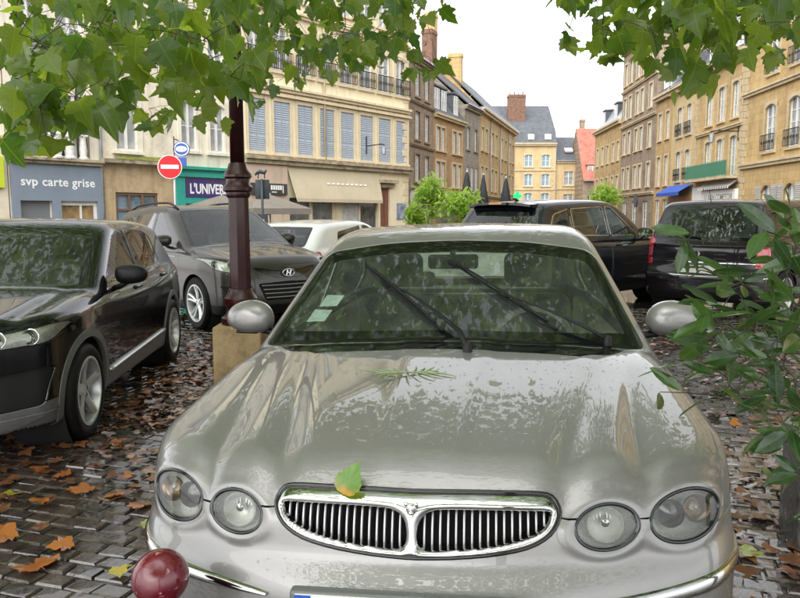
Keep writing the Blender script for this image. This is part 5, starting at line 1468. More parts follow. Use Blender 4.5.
    b.row(4.25, 2.3, xs, .98, surround=stone('yellow_trim', (.68, .58, .40), .08, 2), shutters=('closed', M_shut), style='pediment')
    yt = MATS['yellow_trim']
    b.row(7.9, 1.9, xs, .95, surround=yt, bars=1, rail=M_iron); b.row(11.2, 1.7, xs, .9, surround=yt, bars=1)
    b.hole(2.6, 9.2, .1, 2.25); b.hole(9.35, 10.15, -.2, 2.9)
    b.done(); b.band(3.72, .34, .26, S_dirt); b.band(6.98, .24, .18, yt); b.band(10.4, .22, .16, yt); b.band(14.6, .5, .35, yt)
    b.quoins(L, 0, 14.5, yt); b.roof(3.0); b.pipe(5.05, 3.9, 14.6, mat('cream_pipe', (.55, .47, .32), .5))
    M_awn = mat('beige_awning', (.50, .435, .30), .8, var=.06, vscale=1.2)
    MB().add([(2.55, -.10, 3.62), (9.1, -.10, 3.62), (8.95, -.50, 2.22), (2.75, -.50, 2.22), (8.95, -.50, 2.06), (2.75, -.50, 2.06), (2.55, -.10, 3.56), (9.1, -.10, 3.56)], [(0, 3, 2, 1), (3, 5, 4, 2), (6, 7, 4, 5), (1, 2, 4, 7), (0, 6, 5, 3)]).build('awning', M_awn, b.o)
    for k in range(9):
        x = 4.9 + .34*k; MB().add([(x, -.335, 2.93), (x + .2, -.335, 2.935), (x + .22, -.315, 3.01), (x + .03, -.315, 3.0)], [(0, 1, 2, 3)]).build('awning_lettering', M_sign_white, b.o)
    pink = stone('pink_fascia', (.58, .45, .35), .08, 1)
    MB().box(.02, 2.5, -.14, -.004, 2.0, 3.68).build('fascia', pink, b.o); MB().box(.02, 2.5, -.10, -.004, -.3, 2.0).build('shop_base', pink, b.o)
    MB().box(2.6, 9.2, .12, .16, .1, 2.25).build('shop_pane', M_panedark, b.o)
    for x in (2.6, 4.1, 5.7, 6.2, 7.6, 9.08): MB().box(x, x + (.5 if x == 5.7 else .12), .0, .12, .1, 2.25).build('shop_pillar', yt, b.o)
    MB().box(6.35, 7.55, .02, .10, .5, 2.2).build('shop_poster', mat('pale_poster', (.6, .6, .56), .6, col2=(.3, .31, .3), vscale=1.5), b.o)
    MB().box(9.35, 10.15, .10, .16, -.2, 2.9).box(9.40, 9.72, .07, .10, .1, 2.6).box(9.78, 10.10, .07, .10, .1, 2.6).build('door', mat('brown_door', (.20, .085, .055), .5, var=.15, vscale=4), b.o)
    MB().box(9.15, 10.4, -.14, -.004, 2.92, 3.15).box(9.0, 10.55, -.34, -.004, 3.15, 3.32).build('door_canopy', S_dirt, b.o)
    MB().box(10.75, 11.55, -.05, -.004, 1.2, 2.1).build('wall_sign', mat('blue_wall_sign', (.10, .14, .22), .5, col2=(.4, .43, .48), vscale=3), b.o)
    br = empty('bracket_lamp', (8.2, 0, 5.0), parent=b.o)
    MB().tube([(0, -.03, 0), (0, -1.0, .05), (0, -1.25, 0)], .025, 6).tube([(0, -.03, .5), (0, -.03, -.4)], .03, 6).build('bracket', M_iron, br); MB().lathe([(.04, -.1), (.13, -.14), (.10, -.45), (.05, -.5)], 6, c=(0, -1.2, 0)).build('lantern', M_zinc, br)
    ds = MB().box(.25, 2.35, -.26, -.145, 2.36, 2.86).build('sign_board', mat('charcoal_sign', (.05, .045, .045), .5), b.o)
    for k, (x, w_, z, h_) in enumerate(((1.35, .10, 2.58, .2), (1.49, .1, 2.58, .2), (1.63, .09, 2.58, .2), (1.76, .1, 2.58, .2), (1.9, .1, 2.58, .2), (2.06, .05, 2.44, .34), (1.40, .3, 2.46, .04))):
        MB().box(x, x + w_, -.268, -.2605, z, z + h_).build('sign_mark', M_sign_white, ds)
    MB().add([(.62, -.27, 2.86), (.80, -.27, 2.62), (.62, -.27, 2.36), (.47, -.27, 2.62), (.62, -.27, 2.78), (.74, -.27, 2.62), (.62, -.27, 2.45), (.53, -.27, 2.62)], [(0, 4, 5, 1), (1, 5, 6, 2), (2, 6, 7, 3), (3, 7, 4, 0)]).build('sign_diamond', M_sign_white, ds)
    # --- brown stone house
    P5a, P5b, P6b, P7b, P8b = (.62, 46), (2.34, 51), (4.99, 57), (6.6, 61), (12.55, 80)
    b = Bld('brown_house', 'narrow brown stone house with white windows right of the shuttered building', P5a, P5b, 11.3, 9, S_brown)
    for z in (3.6, 6.3, 9.0): b.row(z, 1.75, [1.55, 3.65], 1.0, surround=S_brown, bars=1)
    b.hole(.6, 4.7, .1, 2.1); b.done(); b.band(3.0, .2, .14, S_brown); b.band(8.5, .16, .1, S_brown); b.band(5.8, .16, .1, S_brown); b.band(11.0, .3, .2, S_brown); b.roof(3.0); b.chimney(4.8, 3.5, 11.3, 15.2, 1.4, .7, S_brown, 0)
    MB().box(.1, 5.1, -.1, -.004, 2.1, 3.0).build('shop_fascia', mat('white_fascia', (.66, .64, .6), .6), b.o); MB().box(.6, 4.7, .12, .16, .1, 2.1).build('shop_pane', M_panedark, b.o)
    b = Bld('dormer_house', 'orange brick house with white dormers in a dark mansard roof', P5b, P6b, 8.5, 9, S_brick)
    b.row(3.5, 1.7, [.9, 1.9, 4.3, 5.5], .8, surround=S_trim, bars=1); b.row(6.0, 1.6, [.9, 1.9, 4.3, 5.5], .8, surround=S_trim, bars=1); b.hole(.5, 6.0, .1, 2.6)
    b.done(); b.band(2.9, .2); b.band(8.2, .3, .22); b.mansard(11.2, 1.6); b.dormer(1.0, .2, 8.8, 1.2, 1.6); b.dormer(2.4, .2, 8.8, 1.2, 1.6); b.dormer(5.0, .2, 8.8, 1.1, 1.6); b.chimney(.4, 4, 11, 14.6, 1.3, .7, S_grey, 2)
    MB().box(.5, 6.0, .12, .16, .1, 2.6).build('shop_pane', M_panedark, b.o)
    b = Bld('grey_house', 'grey stone house with white shutters behind the black parasols', P6b, P7b, 9.9, 9, S_grey)
    b.row(3.4, 1.8, [.9, 2.15, 3.4], .7, surround=S_grey, shutters=('closed', M_wframe)); b.row(6.6, 1.7, [1.1, 3.2], .8, surround=S_grey); b.row(.3, 2.2, [1.2, 3.2], 1.1, pm=M_panedark)
    b.done(); b.band(9.6, .3, .2, S_grey); b.roof(4.2); b.chimney(3.6, 4.2, 13, 16.6, 1.2, .9, M_brickch, 0)
    b = Bld('long_stone_house', 'long honey stone house with a pointed gable, at the far left of the street', P7b, P8b, 10.3, 9, S_ochre2)
    xs = [1.4, 3.2, 6.2, 8.2, 11.4, 13.6, 16.4, 18.6]
    for z in (3.6, 6.9): b.row(z, 1.9, xs, 1.0, surround=S_trim, bars=1)
    b.row(.3, 2.2, [2, 6, 10, 14, 18], 1.3, pm=M_panedark, surround=S_trim); b.done(); b.band(2.95, .2); b.band(9.9, .4, .3); b.roof(4.6); b.chimney(1.2, 4.5, 13.5, 18.4, 1.1, .8, S_ochre2, 0)
    b.chimney(.5, 2.2, 10, 14.8, .6, 1.1, S_ochre2, 0)
    for x in (5.0, 10.2, 15.3): b.pipe(x, .2, 10)
    # --- end of the street
    b = Bld('slate_roof_house', 'three storey ochre house with big slate roof and brick chimney closing the street', (10.6, 100), (21.35, 100), 11.0, 12, S_yelloc)
    for z in (2.7, 5.3, 7.9): b.row(z, 1.65, [7.0, 9.35], 1.1, surround=S_trim, arch=.15, bars=1, pm=mat('bluish_pane', (.25, .36, .42), .08, spec=.7)); b.row(z, 1.65, [2.0, 4.4], 1.1, surround=S_trim, bars=1)
    b.row(.2, 1.8, [2.2, 5.4], 1.3, pm=M_panedark); b.done(); b.band(10.7, .4, .3); b.band(7.3, .16, .08); b.band(4.7, .16, .08); b.quoins(b.w, 0, 10.6)
    b.mansard(12.6, .5, M_slate, 4.3); b.chimney(5.7, 3.4, 12.4, 18.0, 2.4, 1.4, M_brickch, 4)
    for x in (7.3, 9.6):
        k = empty('skylight', (x, .12, 11.55), rx=math.radians(-20), parent=b.o); MB().box(-.42, .42, -.16, .06, 0, .75).build('frame', M_wframe, k); MB().box(-.32, .32, -.175, -.161, .08, .66).build('pane', mat('bright_pane', (.7, .73, .76), .1), k)
    b = Bld('annex_house', 'lower ochre annex with slate roof beside the slate roofed house', (21.45, 100.3), (24.85, 100.3), 8.7, 10, S_yelloc)
    b.row(2.6, 1.6, [1.75], 1.3, surround=S_trim, bars=1); b.row(5.4, 1.9, [1.75], 1.3, surround=S_trim, bars=2); b.done(); b.band(8.4, .36, .2); b.band(4.8, .16, .08); b.roof(3.6)
    k = empty('skylight', (1.9, .9, 10.0), rx=math.radians(-52), parent=b.o); MB().box(-.55, .55, -.16, .1, 0, .8).build('frame', M_wframe, k); MB().box(-.45, .45, -.175, -.161, .08, .7).build('pane', MATS['bright_pane'], k)
    b.chimney(3.6, .8, 7.5, 14.4, .6, .8, S_brown, 0)
    b = Bld('red_roof_house', 'house with a steep red tiled roof and white dormer near the right street end', (24.1, 96), (29.5, 96), 5.8, 9, S_brown)
    b.row(2.2, 1.7, [1.0, 2.6, 4.4], .8, pm=M_panedark); b.done(); b.roof(7.2, M_redtile); d = b.dormer(1.35, .6, 6.2, 1.5, 1.7, 2.2, M_redtile)
    # --- right hand row
    Rx = lambda d: (19.3 + .06 * (d - 40), d)
    b = Bld('far_right_house', 'narrow far house with grey mansard at the end of the right hand row', Rx(82), Rx(70.05), 10.5, 10, S_ochre)
    b.row(3.4, 1.8, [1.6, 4, 6.4, 8.8, 10.8], .95, surround=S_trim); b.row(6.7, 1.8, [1.6, 4, 6.4, 8.8, 10.8], .95, surround=S_trim); b.row(.3, 2.2, [2.5, 6, 9.5], 1.4, pm=M_panedark); b.done(); b.band(2.9); b.band(10.1, .4, .3); b.mansard(13.6, 1.8, M_zinc); b.dormer(3, .3, 10.8, 1.2, 1.6); b.dormer(8.4, .3, 10.8, 1.2, 1.6)
    b = Bld('tall_brown_house', 'tallest brown stone house in the middle of the right hand row', Rx(70), Rx(58.55), 16.5, 10, S_brown)
    for z in (3.8, 7.0, 10.2, 13.3): b.row(z, 1.9, [1.2, 3.0, 5.4, 7.0, 9.6], .95, surround=S_trim, bars=1)
    b.row(.2, 2.4, [2, 5.5, 9], 1.5, pm=M_panedark); b.done(); b.band(3.1, .24); b.band(9.4, .2); b.band(12.6, .2); b.band(16.1, .5, .35); b.roof(3.0); b.chimney(6, 4, 17, 21, 1.6, .8, S_brown, 3)
    MB().lathe([(.55, -.05), (.55, .05)], 20, c=(8.2, -.55, 2.6), axis='y').build('round_sign', mat('dark_round_sign', (.03, .03, .06), .5), b.o)
    b = Bld('narrow_dormer_house', 'narrow stone house with a big dormer beside the blue awning', Rx(58.5), Rx(54.55), 10.6, 10, S_ochre)
    b.row(3.7, 2.2, [1.0, 2.9], .85, surround=S_trim, bars=2); b.row(7.2, 2.0, [1.0, 2.9], .85, surround=S_trim, bars=2); b.row(.2, 2.4, [1, 2.9], 1.1, pm=M_panedark); b.done(); b.band(10.2, .4, .3); b.mansard(13.2, 1.6, M_slate); b.dormer(2.0, .2, 11.0, 2.0, 1.7, 2, M_zinc)
    b = Bld('blue_awning_house', 'yellow house above the blue awning and orange shop front', Rx(54.5), Rx(49.05), 10.6, 10, S_yelloc)
    b.row(3.85, 2.1, [1.8, 3.75], 1.05, surround=S_trim, arch=.16, bars=3, rail=M_iron); b.row(7.0, 2.05, [1.8, 3.75], 1.05, surround=S_trim, arch=.16, bars=3, rail=M_iron)
    b.hole(.3, 5.1, .1, 2.0); b.done(); b.band(10.1, .5, .35); b.roof(3.0); b.quoins(b.w, 3.3, 10)
    MB().add([(.1, -.05, 3.55), (5.3, -.05, 3.55), (5.3, -1.0, 3.0), (.1, -1.0, 3.0), (.1, -1.0, 2.75), (5.3, -1.0, 2.75)], [(0, 3, 2, 1), (3, 4, 5, 2)]).build('awning', mat('blue_awning', (.03, .09, .42), .7, var=.1), b.o)
    MB().box(.15, 5.25, -.12, -.004, 2.05, 2.75).build('shop_fascia', mat('orange_fascia', (.50, .21, .09), .6, col2=(.40, .22, .12), vscale=3), b.o); MB().box(.15, 5.25, -.16, -.122, 1.9, 2.05).box(.15, .4, -.14, -.004, -.2, 1.9).build('shop_trim', mat('light_blue_trim', (.10, .32, .55), .5), b.o); MB().box(.3, 5.1, .1, .14, .1, 2.0).build('shop_pane', M_panedark, b.o)
    b = Bld('green_balcony_house', 'ochre house with the green balcony and white sign board LE BON COMPTOIR', Rx(49), Rx(41.55), 10.8, 10, S_ochre2)
    b.row(3.75, 2.3, [2.1, 4.1, 6.2], 1.0, surround=S_trim, arch=.12, bars=3, sill=False, pm=mat('greenish_pane', (.28, .36, .34), .08, spec=.7)); b.row(7.1, 2.05, [2.1, 4.1, 6.2], 1.0, surround=S_trim, arch=.12, bars=2, rail=None)
    b.hole(.5, 7, .1, 1.9); b.done(); b.band(10.3, .5, .35); b.band(6.5, .2, .12); b.mansard(13.6, 1.6, M_slate); b.quoins(b.w, 3.3, 10.2)
    for x in (2.1, 4.1, 6.2): b.dormer(x, .1, 11.0, 1.3, 1.9)
    bal = empty('balcony', (.1, 0, 3.55), parent=b.o); MB().box(0, 7.1, -.75, -.004, 0, .14).build('slab', S_trim, bal)
    mb = MB().box(.02, 7.08, -.73, -.69, 1.0, 1.05).box(.02, 7.08, -.73, -.69, .2, .24)
    for k in range(60): mb.box(.03 + k*.119, .05 + k*.119, -.72, -.70, .2, 1.0)
    mb.build('railing', M_greeniron, bal); MB().box(.05, 7.05, -.71, -.708, .24, .98).build('mesh_panel', glass('green_mesh', (.45, .72, .60), .3, .3), bal)
    MB().box(.05, 1.9, -.18, -.004, 2.1, 3.25).build('small_sign', M_sign_white, b.o); sb = MB().box(2.05, 7.3, -.18, -.004, 2.1, 2.95).build('sign_board', M_sign_white, b.o)
    face_text(b, 'LE BON COMPTOIR', .52, mat('sign_grey_letters', (.30, .28, .25), .6), 4.65, 2.5, -.187, bold=.005)
    mb = MB()
    for k in range(14): mb.add([(2.05 + .37*k, -.06, 3.45), (2.05 + .37*k + .22, -.06, 3.45), (2.05 + .37*k + .22, -.5, 3.1), (2.05 + .37*k, -.5, 3.1), (2.05 + .37*k, -.5, 2.98), (2.05 + .37*k + .22, -.5, 2.98)], [(0, 3, 2, 1), (3, 4, 5, 2)])
    aw = mb.build('valance', M_sign_white, b.o); mb = MB().add([(2.0, -.05, 3.44), (7.3, -.05, 3.44), (7.3, -.49, 3.09), (2.0, -.49, 3.09)], [(0, 3, 2, 1)]); mb.build('awning', mat('dark_awning', (.16, .15, .14), .7), b.o); MB().box(.5, 7, .1, .14, .1, 1.9).build('shop_pane', M_panedark, b.o)
    br = empty('bracket_lamp', (6.9, 0, 6.2), parent=b.o); MB().tube([(0, -.03, 0), (0, -1.3, .05), (0, -1.6, 0)], .03, 6).tube([(0, -.03, .5), (0, -.03, -.5)], .035, 6).build('bracket', M_iron, br); MB().lathe([(.04, -.1), (.16, -.16), (.12, -.6), (.05, -.65)], 6, c=(0, -1.5, 0)).build('lantern', M_zinc, br)
    b = Bld('near_stone_house', 'tall honey coloured stone house with arched ground floor windows at the right edge', Rx(41.5), Rx(8), 15.5, 10, S_ochre2)
    xs = [3.4 + 2.6*i for i in range(11)]
    b.row(4.75, 2.4, xs, 1.25, surround=S_trim, arch=.2, bars=3, rail=M_iron); b.row(8.7, 2.4, xs, 1.2, surround=S_trim, bars=3, rail=M_iron); b.row(12.2, 1.9, xs, 1.15, surround=S_trim, bars=2)
    b.row(.9, 2.1, xs, 1.25, surround=S_ochre, arch=.35, bars=2, shutters=('open', M_shutg)); b.done(); b.band(4.0, .3, .16); b.band(7.9, .26, .16); b.band(11.6, .26, .14); b.band(15, .6, .4); b.roof(3); b.quoins(0, 0, 15)
buildings()
# ---------------------------------------------------------------- street furniture
def things():
    maroon = mat('maroon_cast_iron', (.030, .0035, .005), .32, .0, spec=.35, coat=.2, var=.25, vscale=9, bump=.15, bscale=60)
    p = at_y(241, 300, 5.5); x, y = p[0], 5.5; gz = ground_z(x)
    lp = tag(empty('lamp_post', (x, y, gz)), 'dark red ornate cast iron lamp post on a pale stone block', 'lamp post')
    base = stone('sandstone_block', (.30, .215, .115), .3, 4)
    MB().box(-.185, .185, -.185, .185, 0, .66 - gz).build('stone_block', base, lp, bevel=.02)
    z0 = .66 - gz
    MB().lathe([(.15, 0), (.15, .05), (.12, .07), (.105, .12), (.12, .15), (.125, .20), (.10, .235), (.088, .27)], 24, c=(0, 0, z0)).build('base_collar', maroon, lp, True, 40)
    MB().lathe([(.080, .25), (.076, .98)], 8, c=(0, 0, z0)).build('lower_shaft', maroon, lp)
    MB().lathe([(.080, .96), (.092, .98), (.092, 1.0), (.110, 1.015), (.113, 1.04), (.09, 1.065), (.088, 1.10), (.104, 1.115), (.104, 1.14), (.08, 1.17), (.064, 1.22)], 24, c=(0, 0, z0)).build('collar', maroon, lp, True, 40)
    MB().lathe([(.055, 1.2), (.046, 3.6)], 12, c=(0, 0, z0)).build('upper_shaft', maroon, lp, True)
    MB().lathe([(.05, 3.6), (.09, 3.62), (.09, 3.68), (.05, 3.72), (.05, 3.9)], 16, c=(0, 0, z0)).build('top_collar', maroon, lp, True, 40)
    ln = empty('lantern', (0, 0, z0 + 3.9), parent=lp)
    MB().lathe([(.06, 0), (.14, .03), (.20, .48), (.24, .5), (.10, .66), (.03, .70), (.03, .8)], 6).build('cage', maroon, ln)
    # no entry sign
    p = at_y(170, 167, 19.5)
    s = tag(empty('no_entry_sign', (p[0] + .10, p[1], ground_z(p[0])), rz=.15), 'round red no entry sign with white bar on a grey pole', 'road sign')
    zc = p[2] - ground_z(p[0])
    MB().tube([(0, .04, 0), (0, .04, zc + .25)], .03, 10).build('pole', M_zinc, s, True)
    MB().lathe([(.315, -.012), (.315, .012)], 40, c=(-.10, 0, zc), axis='y').build('white_rim', M_sign_white, s)
    MB().lathe([(.295, -.018), (.295, -.0125)], 40, c=(-.10, 0, zc), axis='y').build('red_disc', mat('sign_red', (.62, .012, .02), .4), s)
    MB().box(-.33, .13, -.022, -.0185, zc - .05, zc + .055).build('white_bar', M_sign_white, s)
    # oval projecting sign
    p = at_y(181, 139, 28.2)
    s = tag(empty('oval_sign', (p[0], p[1], p[2] - .9)), 'oval blue and white sign over a blue panel on the facade', 'sign')
    blue = mat('sign_blue', (.02, .07, .36), .4)
    MB().tube([(-.28, .6, .9), (-.28, 0, .9)], .02, 6).tube([(-.28, 0, 1.0), (-.28, 0, -.3)], .02, 6).build('bracket', M_iron, s)
    def oval(name, a, b, y0, y1, m, zc=.52): MB().prism([(a*math.cos(t), b*math.sin(t) + zc) for t in np.linspace(0, 2*PI, 32, endpoint=False)], y0, y1).build(name, m, s)
    oval('blue_rim', .32, .29, 0, .05, blue); oval('white_ring', .29, .26, -.004, -.001, M_sign_white); oval('blue_ring', .25, .22, -.008, -.005, blue); oval('white_lens', .22, .11, -.012, -.009, M_sign_white); oval('grey_lens', .17, .06, -.016, -.013, mat('sign_pale_grey', (.5, .52, .55), .4))
    MB().box(-.17, .17, 0, .05, -.12, .20).build('blue_panel', blue, s)
    # dark sign post with animal finial
    p = at_y(262, 188, 15.5); gz = ground_z(p[0]); dk = mat('dark_slate_paint', (.035, .045, .055), .5, var=.15)
    s = tag(empty('sign_post', (p[0], p[1], gz)), 'dark slender post with a dark plate and animal figure on top', 'sign post')
    MB().tube([(0, 0, 0), (0, 0, 2.28)], .028, 8).build('pole', dk, s, True)
    MB().box(-.15, .15, .03, .05, 1.86, 2.27).build('plate', dk, s, bevel=.006)
    MB().tube([(-.11, 0, 2.40), (-.04, 0, 2.44), (.06, 0, 2.41), (.10, 0, 2.47)], [.03, .045, .04, .02], 8).tube([(-.07, 0, 2.40), (-.08, 0, 2.29)], .012, 6).tube([(.06, 0, 2.40), (.06, 0, 2.29)], .012, 6).tube([(-.11, 0, 2.41), (-.14, 0, 2.36)], .022, 6).build('finial', dk, s, True)
    bd = MB().box(-.12, .12, -.035, -.03, 1.20, 1.52).build('board', dk, s); mb = MB()
    mb.lathe([(.012, -.038), (.012, -.0355)], 8, c=(-.03, 0, 1.42), axis='y').lathe([(.012, -.038), (.012, -.0355)], 8, c=(.03, 0, 1.42), axis='y').bar((-.03, -.037, 1.40), (-.045, -.037, 1.31), .02, .002).bar((.03, -.037, 1.40), (.045, -.037, 1.31), .02, .002)
    mb.build('pictogram', M_sign_white, bd)
    # terrace parasols of the bar
    cl = mat('taupe_canvas', (.17, .15, .125), .8, var=.1, vscale=2)
    for i, (u, d, w, lab) in enumerate(((222, 27.0, 2.7, 'open taupe terrace parasol in front of the L UNIVERS bar'), (270, 27.5, 2.3, 'open taupe terrace parasol right of the lamp post'))):
        p = at_y(u, 205, d); s = tag(empty('parasol', (p[0], p[1], ground_z(p[0])), rz=.6), lab, 'parasol', 'terrace parasols')
        h = w/2; zt, ze = 2.30, 1.78
        q = [(-h, -h, ze), (h, -h, ze), (h, h, ze), (-h, h, ze), (0, 0, zt)] + [(a, b, ze - .22) for a, b in ((-h, -h), (h, -h), (h, h), (-h, h))]
        MB().add(q, [(0, 1, 4), (1, 2, 4), (2, 3, 4), (3, 0, 4), (5, 6, 1, 0), (6, 7, 2, 1), (7, 8, 3, 2), (8, 5, 0, 3)]).build('canopy', cl, s)
        MB().tube([(0, 0, 0), (0, 0, zt + .06)], .03, 8).build('pole', M_zinc, s, True); MB().box(-.3, .3, -.3, .3, 0, .08).build('base', M_iron, s)
    # closed black parasols
    bk = mat('black_canvas', (.022, .023, .027), .8, var=.25, vscale=4)
    lab = ['leftmost of the three closed black parasols beside the bright green bush', 'middle one of the three closed black parasols', 'rightmost of the three closed black parasols, next to the green cross']
    for i, (u, v, d) in enumerate(((467, 172, 30), (483.5, 175, 31), (506, 178, 32))):
        p = at_y(u, v, d); gz = ground_z(p[0]); H = p[2] - gz
        s = tag(empty('closed_parasol', (p[0], p[1], gz)), lab[i], 'parasol', 'closed black parasols')
        vs = []; n = 16; pr = [(.03, H), (.07, H - .15), (.16, H - .7), (.24, H - 1.25), (.20, H - 1.32), (.25, H - 1.7), (.27, H - 1.95)]
        for k, (r, z) in enumerate(pr):
            for j in range(n): a = 2*PI*j/n; rr = r * (1 + .22*math.cos(a*8 + k*.4 + i)); vs.append((rr*math.cos(a), rr*math.sin(a), z))
        MB().add(vs, [(k*n+j, k*n+(j+1)%n, (k+1)*n+(j+1)%n, (k+1)*n+j)[::-1] for k in range(len(pr)-1) for j in range(n)]).build('canopy', bk, s, True)
        MB().tube([(0, 0, 0), (0, 0, H + .08)], .03, 8).build('pole', M_zinc, s, True); MB().box(-.3, .3, -.3, .3, 0, .1).build('base', M_iron, s)
    # pharmacy cross
    p = at_y(517.5, 196, 74); s = tag(empty('pharmacy_cross', (p[0], p[1], p[2])), 'small bright green pharmacy cross at the far end of the street', 'sign')
    gm = mat('green_cross', (.0, .45, .12), .4, emit=(.0, .7, .22, .35))
    MB().box(-.17, .17, 0, .15, -.42, .42).build('upright', gm, s); MB().box(-.42, -.172, 0, .15, -.17, .17).build('arm', gm, s); MB().box(.172, .42, 0, .15, -.17, .17).build('arm', gm, s)
    MB().box(-.9, -.42, .05, .1, -.04, .04).build('bracket', M_iron, s)
    # ball topped bollard
    p = at_y(160.5, 577, 1.66); gz = ground_z(p[0]); r = .0675
    s = tag(empty('ball_bollard', (p[0], p[1], gz)), 'glossy dark red ball on top of a bollard at the bottom edge', 'bollard')
    wine = mat('worn_red_paint', (.13, .004, .014), .18, coat=.4, col2=(.10, .004, .011), vscale=20)
    n, l = nodes_of(wine); t = n.new('ShaderNodeTexNoise'); t.inputs['Scale'].default_value = 42; t.inputs['Detail'].default_value = 5; tc = n.new('ShaderNodeTexCoord'); l.new(tc.outputs['Object'], t.inputs['Vector'])
    cr = n.new('ShaderNodeValToRGB'); cr.color_ramp.elements[0].position = .63; cr.color_ramp.elements[1].position = .68; l.new(t.outputs['Fac'], cr.inputs['Fac'])
    mx = n.new('ShaderNodeMix'); mx.data_type = 'RGBA'; b = pbsdf(n); old = b.inputs['Base Color'].links[0].from_socket
    l.new(cr.outputs['Color'], mx.inputs[0]); l.new(old, mx.inputs[6]); mx.inputs[7].default_value = (.34, .17, .17, 1); l.new(mx.outputs[2], b.inputs['Base Color'])
    H = p[2] - gz
    MB().lathe([(max(.001, r*math.sin(a)), H - r*math.cos(a)) for a in np.linspace(.35, PI, 24)], 40).build('ball', wine, s, True)
    MB().lathe([(.062, 0), (.06, .04), (.042, .06), (.040, H - .12), (.052, H - .10), (.052, H - .085), (.034, H - .07), (.028, H - r*.9)], 20).build('post', maroon, s, True, 40)
    # granite edge of the planting bed
    gr = mat('wet_granite', (.13, .125, .125), .38, var=.35, vscale=18, bump=.5, bscale=50, rvar=.2)
    s = tag(empty('granite_post', (1.93, 3.1, ground_z(1.93)), rz=-.25), 'grey granite post at the right edge under the shrub', 'bollard')
    MB().box(-.17, .17, -.17, .17, -.1, .50).build('shaft', gr, s, bevel=.03); MB().add([(-.17, -.17, .504), (.17, -.17, .504), (.17, .17, .504), (-.17, .17, .504), (-.10, -.10, .56), (.10, -.10, .56), (.10, .10, .56), (-.10, .10, .56)], [(0, 1, 5, 4), (1, 2, 6, 5), (2, 3, 7, 6), (3, 0, 4, 7), (4, 5, 6, 7)]).build('cap', gr, s)
things()
# ---------------------------------------------------------------- leaves, trees, shrub
def leaf_mat(name, col, col2, trans=.4, rough=.32, coat=.25, vein=0):
    m = bpy.data.materials.new(name); n, l = nodes_of(m); b = pbsdf(n)
    ge = n.new('ShaderNodeNewGeometry'); oi = n.new('ShaderNodeObjectInfo')
    ad = n.new('ShaderNodeMath'); ad.operation = 'ADD'; l.new(ge.outputs['Random Per Island'], ad.inputs[0]); l.new(oi.outputs['Random'], ad.inputs[1])
    fr = n.new('ShaderNodeMath'); fr.operation = 'FRACT'; l.new(ad.outputs[0], fr.inputs[0])
    cr = n.new('ShaderNodeValToRGB'); cr.color_ramp.elements[0].color = (*col, 1); cr.color_ramp.elements[1].color = (*col2, 1); l.new(fr.outputs[0], cr.inputs['Fac'])
    tc = n.new('ShaderNodeTexCoord'); t = n.new('ShaderNodeTexNoise'); t.inputs['Scale'].default_value = 25; l.new(tc.outputs['Object'], t.inputs['Vector'])
    hs = n.new('ShaderNodeHueSaturation'); l.new(cr.outputs[0], hs.inputs['Color']); mr = n.new('ShaderNodeMapRange'); mr.inputs['To Min'].default_value = .7; mr.inputs['To Max'].default_value = 1.3; l.new(t.outputs['Fac'], mr.inputs['Value']); l.new(mr.outputs[0], hs.inputs['Value'])
    sx = n.new('ShaderNodeSeparateXYZ'); l.new(tc.outputs['Object'], sx.inputs[0])
    def mth(op, a, b_=None):
        q = n.new('ShaderNodeMath'); q.operation = op
        for i_, v_ in enumerate((a, b_)):
            if v_ is None: continue
            if isinstance(v_, (int, float)): q.inputs[i_].default_value = v_
            else: l.new(v_, q.inputs[i_])
        return q.outputs[0]
    if vein:      # pale veins fanning from the stalk
        an = mth('ARCTAN2', sx.outputs[0], sx.outputs[1]); ln = mth('SQRT', mth('ADD', mth('MULTIPLY', sx.outputs[0], sx.outputs[0]), mth('MULTIPLY', sx.outputs[1], sx.outputs[1])))
        vv = mth('LESS_THAN', mth('MULTIPLY', mth('ABSOLUTE', mth('SINE', mth('MULTIPLY', an, vein))), ln), .02 * vein / 2)
        vx = n.new('ShaderNodeMix'); vx.data_type = 'RGBA'; l.new(mth('MULTIPLY', vv, .55), vx.inputs[0]); l.new(hs.outputs[0], vx.inputs[6]); vx.inputs[7].default_value = (min(1, col2[0]*1.7), min(1, col2[1]*1.5), col2[2]*2, 1); lastc = vx.outputs[2]
    else: lastc = hs.outputs[0]
    l.new(lastc, b.inputs['Base Color']); b.inputs['Roughness'].default_value = rough; b.inputs['Coat Weight'].default_value = coat; b.inputs['Coat Roughness'].default_value = .12
    bp = n.new('ShaderNodeBump'); bp.inputs['Strength'].default_value = .25; bp.inputs['Distance'].default_value = .004; l.new(t.outputs['Fac'], bp.inputs['Height']); l.new(bp.outputs[0], b.inputs['Normal'])
    if trans:
        tr = n.new('ShaderNodeBsdfTranslucent'); h2 = n.new('ShaderNodeHueSaturation'); h2.inputs['Hue'].default_value = .485; h2.inputs['Value'].default_value = 3.3; h2.inputs['Saturation'].default_value = 1.0; l.new(lastc, h2.inputs['Color']); l.new(h2.outputs[0], tr.inputs['Color'])
        mx = n.new('ShaderNodeMixShader'); mx.inputs[0].default_value = trans; l.new(b.outputs[0], mx.inputs[1]); l.new(tr.outputs[0], mx.inputs[2]); l.new(mx.outputs[0], n['Material Output'].inputs['Surface'])
    MATS[name] = m; return m
M_leaf = leaf_mat('plane_leaf', (.038, .098, .009), (.145, .205, .020), .48, vein=2)
M_crown = leaf_mat('crown_leaf', (.055, .125, .010), (.15, .235, .022), .5)
M_leafpale = leaf_mat('pale_leaf', (.11, .20, .025), (.19, .28, .04), .45)
M_shrub = leaf_mat('laurel_leaf', (.014, .042, .010), (.045, .10, .016), .28, .16, .6, vein=1)
M_fall = leaf_mat('fallen_orange', (.38, .125, .018), (.24, .075, .02), 0, .3, .5)
